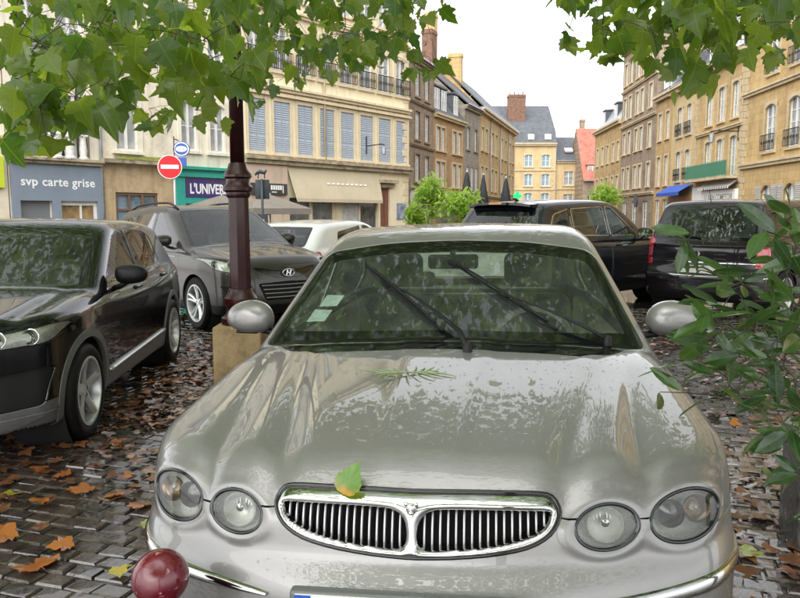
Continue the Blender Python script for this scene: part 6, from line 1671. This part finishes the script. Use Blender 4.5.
M_fallbr = leaf_mat('fallen_brown', (.075, .032, .015), (.19, .075, .03), 0, .25, .5)
M_fallye = leaf_mat('fallen_yellow', (.42, .30, .03), (.16, .24, .03), 0, .35, .4)
M_bark = mat('bark', (.16, .135, .10), .85, col2=(.30, .27, .20), vscale=5, bump=.8, bscale=25)
M_twig = mat('twig', (.045, .035, .022), .7, var=.3)
HALF = [(0, 0), (.12, -.07), (.33, -.07), (.33, .04), (.50, .13), (.45, .22), (.57, .34), (.60, .47), (.44, .46), (.33, .47), (.34, .62), (.22, .70), (.12, .85), (0, 1.0)]
HALF_LO = [(0, 0), (.30, -.08), (.52, .15), (.56, .45), (.26, .45), (0, 1.0)]
HALF_EL = [(0, 0), (.075, .10), (.145, .30), (.17, .52), (.13, .78), (.045, .95), (0, 1.0)]
HALF_BI = [(0, 0), (.20, .02), (.33, .12), (.30, .18), (.40, .27), (.35, .33), (.38, .45), (.30, .50), (.29, .62), (.20, .68), (.17, .80), (.09, .86), (0, 1.0)]
def leaf_geo(half, fold=.22, droop=.18, pet=.35, wave=.0, seed=0):
    r = np.random.default_rng(seed)
    o = np.array([(x, y) for x, y in half] + [(-x, y) for x, y in half[-2:0:-1]])
    z = lambda x, y: fold * abs(x) - droop * max(y, 0)**2 + wave * math.sin(9 * y + 5 * x)
    V = [(x, y, z(x, y) + r.normal(0, .01)) for x, y in o] + [(0, .36, z(0, .36))]
    n = len(o); F = [(n, i, (i + 1) % n) for i in range(n)]
    if pet:
        b = len(V); V += [(-.012, 0, 0), (.012, 0, 0), (0, 0, -.02), (0, -pet, -.05)]; F += [(b, b+1, b+3), (b+1, b+2, b+3), (b+2, b, b+3)]
    return np.array(V), F
def mk_mesh(name, V, F, m):
    me = bpy.data.meshes.new(name); me.from_pydata(V.tolist(), [], F); me.materials.append(m); me.polygons.foreach_set('use_smooth', [True]*len(me.polygons)); return me
def frames(tip, nrm):
    t = tip / np.linalg.norm(tip, axis=1, keepdims=True); n_ = nrm - t * (nrm * t).sum(1, keepdims=True); n_ /= np.maximum(np.linalg.norm(n_, axis=1, keepdims=True), 1e-6)
    return np.stack([np.cross(t, n_), t, n_], -1)          # columns x, y(tip), z(normal)
def scatter(name, geo, P, R, S, m, parent=None):
    V, F = geo; n = len(P); k = len(V)
    W = np.einsum('nij,kj->nki', R, V) * S[:, None, None] + P[:, None, :]
    nf = np.array([len(f) for f in F]); fl = np.concatenate([np.array(f) for f in F])
    loops = (fl[None] + (np.arange(n) * k)[:, None]).ravel()
    me = bpy.data.meshes.new(name); me.vertices.add(n*k); me.vertices.foreach_set('co', W.ravel())
    me.loops.add(len(loops)); me.loops.foreach_set('vertex_index', loops.astype(np.int32))
    tot = np.tile(nf, n); st = np.concatenate([[0], np.cumsum(tot)[:-1]]); me.polygons.add(len(tot)); me.polygons.foreach_set('loop_start', st.astype(np.int32)); me.polygons.foreach_set('loop_total', tot.astype(np.int32))
    me.polygons.foreach_set('use_smooth', np.ones(len(tot), bool)); me.update(calc_edges=True); me.materials.append(m)
    o = bpy.data.objects.new(name, me); COL.objects.link(o)
    if parent: o.parent = parent
    o['kind'] = 'stuff'; return o
def place(name, me, P, R, S, parent):
    for p, r, s in zip(P, R, S):
        o = bpy.data.objects.new(name, me[rnd.randrange(len(me))]); COL.objects.link(o); o.parent = parent
        M = Matrix([list(r[0]*s) + [p[0]], list(r[1]*s) + [p[1]], list(r[2]*s) + [p[2]], [0, 0, 0, 1]])
        o.matrix_basis = M
def link_twigs(P, anchors, r0=.006, sag=.03, anchor_r=.02):
    """greedy tree joining leaf stalks to the branch anchors"""
    A = np.array(anchors); N = A.copy(); rad = [anchor_r] * len(A); segs = []
    order = np.argsort(((P[:, None] - A[None])**2).sum(2).min(1))
    for i in order:
        d = ((N - P[i])**2).sum(1); j = int(d.argmin()); L = math.sqrt(d[j])
        q = N[j]; mid = (q + P[i]) / 2 + np.array([0, 0, sag * L]); r = max(.0016, min(rad[j] * .8, r0))
        segs.append((q, mid, P[i], r)); N = np.concatenate([N, [mid], [P[i]]]); rad += [r, r * .85]
    mb = MB()
    for a, m_, b, r in segs: mb.tube([a, m_, b], [r, r*.9, r*.75], 5, cap=False)
    return mb
G_maple = [leaf_geo(HALF, seed=k, wave=.02, fold=f, droop=d) for k, (f, d) in enumerate(((.2, .2), (-.2, .4), (.4, .05), (.1, .65), (-.35, .1), (.3, .8)))]
G_lo = leaf_geo(HALF_LO, pet=0)
E_maple = [mk_mesh('leaf', *g, M_leaf) for g in G_maple]
def sample_px(regions, rs):
    """points inside image-region boxes pushed to real distances: (u0,u1,v0,v1,d0,d1,count)"""
    out = []
    for u0, u1, v0, v1, d0, d1, c in regions:
        for _ in range(c):
            out.append(at_y(rs.uniform(u0, u1), rs.uniform(v0, v1), rs.uniform(d0, d1)))
    return np.array(out)
def hang_frames(n, rs, down=.8, face=None):
    tip = rs.normal(0, .55, (n, 3)); tip[:, 2] -= down
    nr = rs.normal(0, .6, (n, 3)); nr[:, 2] += .45
    if face is not None: nr += face
    return frames(tip, nr)
def tree(name, label, base, fork, limbs, regions, anchors, crown, seed, leafsize=(.065, .125), n_obj=300):
    rs = np.random.default_rng(seed)
    t = tag(empty(name, (base[0], base[1], ground_z(base[0]))), label, 'tree'); off = np.array([base[0], base[1], ground_z(base[0])])
    f = np.array(fork) - off
    MB().tube([(0, 0, -.2), (0, 0, .15), (f[0]*.3, f[1]*.3, f[2]*.5), tuple(f)], [.34, .27, .22, .19], 16, cap=False).build('trunk', M_bark, t, True)
    for L in limbs:
        pts = [f] + [np.array(p) - off for p in L]; k = len(pts)
        MB().tube(catmull(pts, 5, False), [.15 * (1 - .85 * i / (5*(k-1))) for i in range(5*(k-1) + 1)], 9, cap=False).build('limb', M_bark, t, True)
    # leaves that hang into the view
    P = sample_px(regions, rs); R = hang_frames(len(P), rs, .9, np.array([0, -.5, 0])); S = rs.uniform(*leafsize, len(P))
    stalk = P - R[:, :, 1] * (S * -.0)[:, None]
    root = P - R[:, :, 1] * (S * .35)[:, None]
    d = np.linalg.norm(P - [0, 0, CAM_H], axis=1); show = S / d
    o = np.argsort(-show)
    place('leaf', E_maple, P[o[:n_obj]] - off, R[o[:n_obj]], S[o[:n_obj]], t)
    if len(o) > n_obj: scatter('small_leaves', G_maple[0], P[o[n_obj:]] - off, R[o[n_obj:]], S[o[n_obj:]], M_leaf, t)
    tw = link_twigs(root - off, np.array(anchors) - off); w = tw.build('twigs', M_twig, t); w['kind'] = 'stuff'
    # the crown overhead, kept out of the picture where the photograph shows open air
    Q = []
    for c, rad, cnt in crown:
        cnt = int(cnt * .72)
        cc = rs.normal(0, 1, (max(6, cnt // 45), 3)); cc /= np.linalg.norm(cc, axis=1, keepdims=True); cc = np.array(c) + cc * np.array(rad) * rs.uniform(.35, 1, (len(cc), 1))
        Q.append(cc[rs.integers(0, len(cc), cnt)] + rs.normal(0, .5, (cnt, 3)))
    Q = np.concatenate(Q); u, v, zc = to_px(Q)
    inview = (zc > .1) & (u > -40) & (u < 840) & (v > -14) & (v < 700)
    Q = Q[~inview & (np.linalg.norm(Q - [0, 0, CAM_H], axis=1) > 1.3) & (Q[:, 2] > 2.0)]
    scatter('crown', G_lo, Q - off, hang_frames(len(Q), rs, .5), rs.uniform(.10, .17, len(Q)), M_crown, t)
    return t
tree('plane_tree', 'plane tree whose broad green leaves hang over the left half of the view', (-5.2, 2.0), (-5.0, 2.0, 3.0),
     [[(-3.8, 2.4, 3.6), (-2.4, 3.0, 3.3), (-1.6, 3.4, 2.75)], [(-4.0, 4.0, 4.2), (-2.5, 5.5, 4.0), (-1.0, 6.5, 3.6)], [(-4.2, .5, 4.4), (-2.5, -1.0, 5.2), (-.8, -2.2, 5.6)], [(-5.2, 3.0, 5.0), (-4.8, 4.0, 6.5)]],
     [(0, 250, -20, 60, 2.3, 4.2, 190), (0, 110, 50, 115, 2.2, 3.4, 62), (0, 60, 100, 145, 2.2, 3.0, 14), (60, 100, 100, 125, 2.3, 2.8, 4), (100, 255, 50, 95, 2.4, 4.0, 56), (190, 250, 85, 125, 2.5, 3.6, 7), (95, 125, 85, 105, 2.3, 2.6, 2),
      (140, 175, 105, 130, 4.0, 5.0, 8), (240, 410, -15, 45, 3.6, 6.0, 150), (250, 350, 40, 78, 4.0, 6.0, 26), (330, 430, 40, 72, 4.2, 6.0, 26), (400, 462, -15, 22, 4.0, 6.0, 20), (400, 440, 60, 85, 4.5, 5.5, 5), (260, 300, 78, 110, 4.5, 6, 5)],
     [(-1.6, 3.4, 2.75), (-2.4, 3.0, 3.3), (-3.0, 2.7, 3.1), (-1.0, 6.5, 3.6), (-.4, 5.0, 3.2)],
     [((-3.4, 3.5, 5.0), (3.2, 3.6, 1.8), 5200), ((-2.0, -1.5, 5.2), (3.0, 3.0, 1.8), 3200), ((-.6, 5.5, 5.6), (2.6, 3.0, 1.5), 3000), ((-3.0, 9.5, 7.2), (4.0, 3.6, 1.9), 4800), ((-5.5, 5, 4.6), (2.0, 3.0, 1.8), 1800), ((-1.2, 8.0, 4.9), (3.2, 3.0, 1.3), 3000)], 3)
tree('plane_tree', 'plane tree whose leaves reach in from the upper right corner', (5.6, 1.6), (5.4, 1.7, 3.1),
     [[(4.0, 2.6, 3.7), (2.6, 3.8, 3.3), (1.6, 4.4, 2.9)], [(4.4, 4.5, 4.4), (3.0, 6.0, 4.2)], [(4.4, .0, 4.6), (2.6, -1.6, 5.4), (1.0, -2.4, 5.8)], [(5.4, 2.8, 5.2), (5.0, 4.2, 6.6)]],
     [(640, 810, -20, 35, 3.0, 4.6, 140), (590, 660, -15, 45, 3.2, 4.6, 42), (640, 740, 30, 65, 3.2, 4.4, 24), (740, 810, 30, 55, 3.0, 4.0, 10), (585, 625, 35, 62, 3.4, 4.2, 7), (670, 715, 62, 100, 3.4, 4.2, 8), (556, 590, -12, 8, 3.6, 4.5, 10), (562, 570, 20, 55, 4.0, 4.2, 3), (556, 575, -12, 0, 4, 5, 2)],
     [(1.6, 4.4, 2.9), (2.6, 3.8, 3.3), (2.1, 4.1, 3.05), (1.2, 4.2, 2.75)],
     [((3.2, 3.5, 5.0), (3.0, 3.4, 1.8), 4600), ((2.2, -1.8, 5.2), (2.8, 3.0, 1.8), 3000), ((1.8, 6.5, 5.8), (2.4, 3.0, 1.4), 2800), ((3.0, 9.5, 7.2), (4.0, 3.6, 1.9), 4800), ((1.6, 8.0, 4.9), (3.2, 3.0, 1.3), 3000)], 5, (.075, .135))
tree('plane_tree', 'plane tree standing behind the viewer, seen only as reflections', (1.2, -5.5), (1.2, -5.4, 3.0),
     [[(0, -4.6, 4.0), (-1.2, -4.0, 4.6)], [(2.4, -4.8, 4.2), (3.6, -4.0, 5.0)]], [(-60, -50, 0, 1, 2, 2.1, 1)], [(-1.2, -4.0, 4.6)], [((1.0, -5.0, 5.0), (4.0, 2.4, 2.2), 4200), ((-.2, -2.8, 5.0), (3.6, 2.2, 1.5), 4600)], 9)  # second crown mass added to block bright sky reflected in the bumper
for tx, ty, sd, lab in ((-8.0, 8.5, 13, 'unseen plane tree added beyond the left edge to darken the black SUV'), (8.6, 7.5, 17, 'unseen plane tree added beyond the right edge to shade the people carrier')):  # unseen trees, added so their crowns darken what the cars reflect
    sg = 1 if tx > 0 else -1
    tree('plane_tree', lab, (tx, ty), (tx, ty, 3.2), [[(tx - sg*1.4, ty - .6, 4.6), (tx - sg*2.6, ty - 1, 5.8)], [(tx - sg*.6, ty + 1.4, 5.0), (tx - sg*1.2, ty + 2.4, 6.2)]], [(-60, -50, 0, 1, 9, 9.1, 1)] if sg < 0 else [(860, 870, 0, 1, 9, 9.1, 1)], [(tx - sg*2.6, ty - 1, 5.8)],
         [((tx - sg*2.4, ty - .5, 6.2), (3.4, 3.6, 2.0), 4600), ((tx - sg*1.0, ty - 4.5, 5.4), (2.6, 2.6, 1.8), 2200)], sd)
# ---- laurel shrub in the right foreground
def shrub():
    rs = np.random.default_rng(21)
    base = np.array([2.05, 2.6, .45]); t = tag(empty('laurel_shrub', tuple(base)), 'glossy dark leaved shrub reaching in from the right edge', 'shrub')
    reg = [(765, 805, 232, 300, 1.5, 2.0, 22), (752, 805, 300, 440, 1.5, 2.1, 84), (700, 755, 270, 335, 1.5, 1.9, 18), (695, 755, 330, 400, 1.5, 1.9, 24), (665, 705, 262, 300, 1.5, 1.7, 4), (660, 700, 345, 395, 1.5, 1.8, 5), (775, 805, 205, 225, 1.6, 1.9, 3), (770, 800, 440, 500, 1.6, 2.0, 6), (800, 870, 200, 520, 1.6, 2.4, 60), (672, 690, 228, 252, 1.5, 1.6, 2)]
    P = sample_px(reg, rs); n = len(P)
    out = P - np.array([2.3, 2.4, .7]); out /= np.linalg.norm(out, axis=1, keepdims=True)
    tip = out * .9 + rs.normal(0, .45, (n, 3)); nr = rs.normal(0, .55, (n, 3)) + [0, -.25, .75]
    R = frames(tip, nr); S = rs.uniform(.065, .115, n)
    me = [mk_mesh('leaf', *leaf_geo(HALF_EL, f, d, .12, .01, k), M_shrub) for k, (f, d) in enumerate(((.25, .12), (.1, .3), (.35, -.05)))]
    place('leaf', me, P - base, R, S, t)
    an = [np.array(p) for p in ((1.62, 2.1, .95), (1.35, 1.9, 1.15), (1.2, 1.8, 1.3), (1.45, 2.0, 1.35), (1.30, 1.85, .95))]
    b0 = np.array([2.05, 2.6, .45])
    for a in an:
        MB().tube(catmull([np.zeros(3), (a - b0)*.5 + [0, 0, .12], a - b0], 5, False), [.016 - .001*i for i in range(11)], 7, cap=False).build('stem', M_twig, t, True)
    w = link_twigs(P - R[:, :, 1]*(S*.12)[:, None] - base, [a - base for a in an], .005, .02, .008).build('twigs', M_twig, t); w['kind'] = 'stuff'
shrub()
# ---- small greenery across the square
def far_bush(name, label, u, v0, v1, w_px, d, m, seed, n=700, airy=False):
    rs = np.random.default_rng(seed); top = at_y(u, v0, d); bot = at_y(u, v1, d); gz = ground_z(top[0])
    t = tag(empty(name, (top[0], d, gz)), label, 'shrub')
    H = top[2] - gz; h = top[2] - bot[2]; w = w_px * d / 720
    MB().tube([(0, 0, 0), (.02, 0, H*.5), (0, 0, H*.9)], [.05, .04, .015], 7).build('trunk', M_bark, t, True)
    k = 10 if airy else 16
    C = np.stack([rs.normal(0, w*.24, k), rs.normal(0, w*.24, k), H - h*.5 + rs.uniform(-.45, .42, k)*h], 1)
    P = C[rs.integers(0, k, n)] + rs.normal(0, w*(.10 if airy else .13), (n, 3))
    scatter('crown', leaf_geo(HALF_EL, pet=0), P, frames(rs.normal(0, 1, (n, 3)), rs.normal(0, .6, (n, 3)) + [0, 0, .8]), rs.uniform(.14, .26, n), m, t)
    MB().lathe([(w*.25, 0), (w*.3, .45), (w*.31, .5), (w*.27, .5), (w*.26, .42), (.01, .42)], 16).build('pot', mat('dark_planter', (.05, .05, .05), .6), t, True, 40)
far_bush('slender_shrub', 'tall airy light green shrub in front of the brown stone house', 430, 180, 219, 34, 24, M_leafpale, 31, 900, True)
far_bush('round_bush', 'low bright yellow-green bush left of the closed black parasols', 462, 196, 222, 34, 23, M_leafpale, 32, 900)
far_bush('street_shrub', 'light green shrub between the street end and the right hand houses', 605, 188, 216, 28, 26, M_leafpale, 33, 800)
far_bush('low_bush', 'small green bush beside the wall sign of the shuttered building', 416, 205, 224, 22, 25, M_leafpale, 34, 500)
# ---- fallen leaves
def fallen():
    rs = np.random.default_rng(41)
    mo = [mk_mesh('fallen_leaf', *leaf_geo(HALF, -.12 + .1*k, .1, .4, .05, 50 + k), M_fall) for k in range(3)]
    mg = mk_mesh('fallen_leaf', *leaf_geo(HALF, .1, .1, .4, .05, 60), M_fallye); mb = mk_mesh('fallen_leaf', *leaf_geo(HALF, .1, .2, .4, .06, 61), M_fallbr)
    spots = [(42, 574, 'o', .17), (15, 536, 'o', .16), (72, 548, 'o', .11), (4, 500, 'g', .1), (40, 504, 'o', .11), (82, 498, 'o', .11), (8, 514, 'b', .1), (45, 534, 'b', .08), (130, 468, 'b', .12), (145, 511, 'o', .12), (142, 531, 'g', .1), (122, 497, 'o', .1), (70, 477, 'o', .1), (95, 470, 'b', .1), (120, 574, 'g', .09), (38, 478, 'b', .1), (110, 448, 'o', .11), (60, 465, 'b', .09), (150, 455, 'b', .1), (20, 470, 'b', .1),
             (742, 562, 'g', .12), (785, 562, 'b', .11), (764, 468, 'b', .13), (752, 520, 'b', .1), (735, 500, 'b', .1), (775, 522, 'b', .1)]
    WHERE = ['nearest the bottom left corner', 'large at the left edge above the corner leaf', 'left of the red ball bollard', 'at the left edge, topmost green one', 'below the black SUV bumper', 'in front of the black SUV wheel', 'at the left edge beside a green leaf',
             'small between two orange leaves at lower left', 'closest to the silver car wing', 'beside the left headlight of the silver car', 'beside the left bumper corner of the silver car', 'a little left of the left headlight', 'in the middle of the left setts', 'right of the middle on the left setts', 'just left of the red ball bollard',
             'in the shadow of the black SUV bumper', 'beside the black SUV front wheel', 'under the black SUV bumper corner', 'next to the silver car left wing', 'under the black SUV nose at the left edge',
             'right of the silver car bumper corner', 'against the granite post near the bottom', 'standing up by the granite post', 'right of the right headlight, lower one', 'right of the right headlight, upper one', 'just left of the granite post']
    for u, v, c, s in spots:
        p = on_ground(u, v); o = bpy.data.objects.new('fallen_leaf', {'o': mo[rnd.randrange(3)], 'g': mg, 'b': mb}[c]); COL.objects.link(o)
        o.location = (p[0], p[1], p[2] + .035); o.rotation_euler = (rs.normal(0, .12), rs.normal(0, .12), rs.uniform(0, 6.28)); o.scale = (s,)*3
        nm = {'o': 'orange', 'g': 'yellow-green', 'b': 'brown'}[c]; side = 'left' if u < 400 else 'right'
        tag(o, f'{nm} fallen leaf lying {WHERE.pop(0)}', 'leaf', f'fallen leaves on the {side} setts')
    # litter too dense to count
    geo = leaf_geo(HALF_LO, .1, .1, 0)
    for nm, m, n, bx in (('leaf_litter', M_fallbr, 5200, [(-2.2, -.3, 4.9, 8.6, 1500), (-5.5, 0, 6.5, 12, 1300), (1.2, 5.2, 3.6, 9.5, 900), (-3.0, -.7, 3.6, 5.5, 170), (1.2, 2.2, 2.4, 4.0, 90)]), ('orange_leaf_litter', M_fall, 900, [(-2.4, -.3, 4.9, 9, 260), (-5.5, 4, 6.5, 12, 180), (1.2, 5.0, 3.4, 8.5, 130), (-2.8, -.7, 3.4, 5, 16)])):
        P = np.concatenate([np.stack([rs.uniform(a, b, k), rs.uniform(c, d, k), np.zeros(k)], 1) for a, b, c, d, k in bx]); k = len(P)
        keep = ~((np.abs(P[:, 0] - .5) < .8) & (P[:, 1] < 6.2)); P = P[keep]; k = len(P)
        P[:, 2] = ground_z(P[:, 0]) + rs.uniform(.022, .04, k)
        a = rs.uniform(0, 2*PI, k); R = frames(np.stack([np.cos(a), np.sin(a), rs.normal(0, .12, k)], 1), rs.normal(0, .16, (k, 3)) + [0, 0, 1])
        scatter(nm, geo, P, R, rs.uniform(.045, .10, k), m)['label'] = 'brown wet leaf litter scattered over the setts' if 'orange' not in nm else 'orange wet leaf litter scattered over the setts'
    # the leaf standing on the chrome grille
    bpy.context.view_layer.update(); dg = bpy.context.evaluated_depsgraph_get()
    def hit(u, v): r = Vector(px_ray(u, v)).normalized(); q = scene.ray_cast(dg, Vector((0, 0, CAM_H)) + r * 1.2, r); return q[1] - r * .004
    p = hit(343, 494); o = bpy.data.objects.new('fallen_leaf', mk_mesh('fallen_leaf', *leaf_geo(HALF_BI, .15, -.1, .25, .02, 70), leaf_mat('two_tone_leaf', (.13, .22, .02), (.16, .24, .02), .25))); COL.objects.link(o)
    m = o.data.materials[0]; n, l = nodes_of(m); tc = n.new('ShaderNodeTexCoord'); sp = n.new('ShaderNodeSeparateXYZ'); l.new(tc.outputs['Object'], sp.inputs[0])
    t = n.new('ShaderNodeTexNoise'); t.inputs['Scale'].default_value = 4; l.new(tc.outputs['Object'], t.inputs['Vector']); ad = n.new('ShaderNodeMath'); ad.operation = 'MULTIPLY_ADD'; ad.inputs[1].default_value = .7; l.new(t.outputs['Fac'], ad.inputs[0]); l.new(sp.outputs[1], ad.inputs[2])
    cr = n.new('ShaderNodeValToRGB'); e = cr.color_ramp.elements; e[0].position = .40; e[0].color = (.48, .25, .01, 1); e[1].position = .64; e[1].color = (.10, .22, .02, 1); l.new(ad.outputs[0], cr.inputs['Fac'])
    for lk in list(pbsdf(n).inputs['Base Color'].links): l.remove(lk)
    l.new(cr.outputs[0], pbsdf(n).inputs['Base Color'])
    o.location = tuple(p); o.rotation_euler = (math.radians(52), math.radians(10), math.radians(-38)); o.scale = (.105, .088, .09)
    tag(o, 'green and yellow serrated leaf resting on top of the chrome grille', 'leaf')
    # pale sprig lying on the bonnet
    p = hit(407, 374)
    s = tag(empty('conifer_sprig', (p[0], p[1], p[2] + .003), rz=.2), 'pale green feathery sprig lying on the bonnet', 'sprig'); mb = MB()
    for k in range(16):
        a = -.9 + 1.8*k/15; L = .09 + .03*rnd.random(); mb.tube([(-.07 + .14*k/15, 0, .002), (-.07 + .14*k/15 + L*.6*math.sin(a), -L*.45*(1 if k % 2 else -1), .004), (-.07 + .14*k/15 + L*math.sin(a), -L*.8*(1 if k % 2 else -1), .0)], [.003, .003, .001], 4)
    mb.tube([(-.11, 0, .003), (.11, 0, .003)], .003, 5); mb.build('needles', mat('pale_sprig', (.20, .25, .13), .7), s)
fallen()
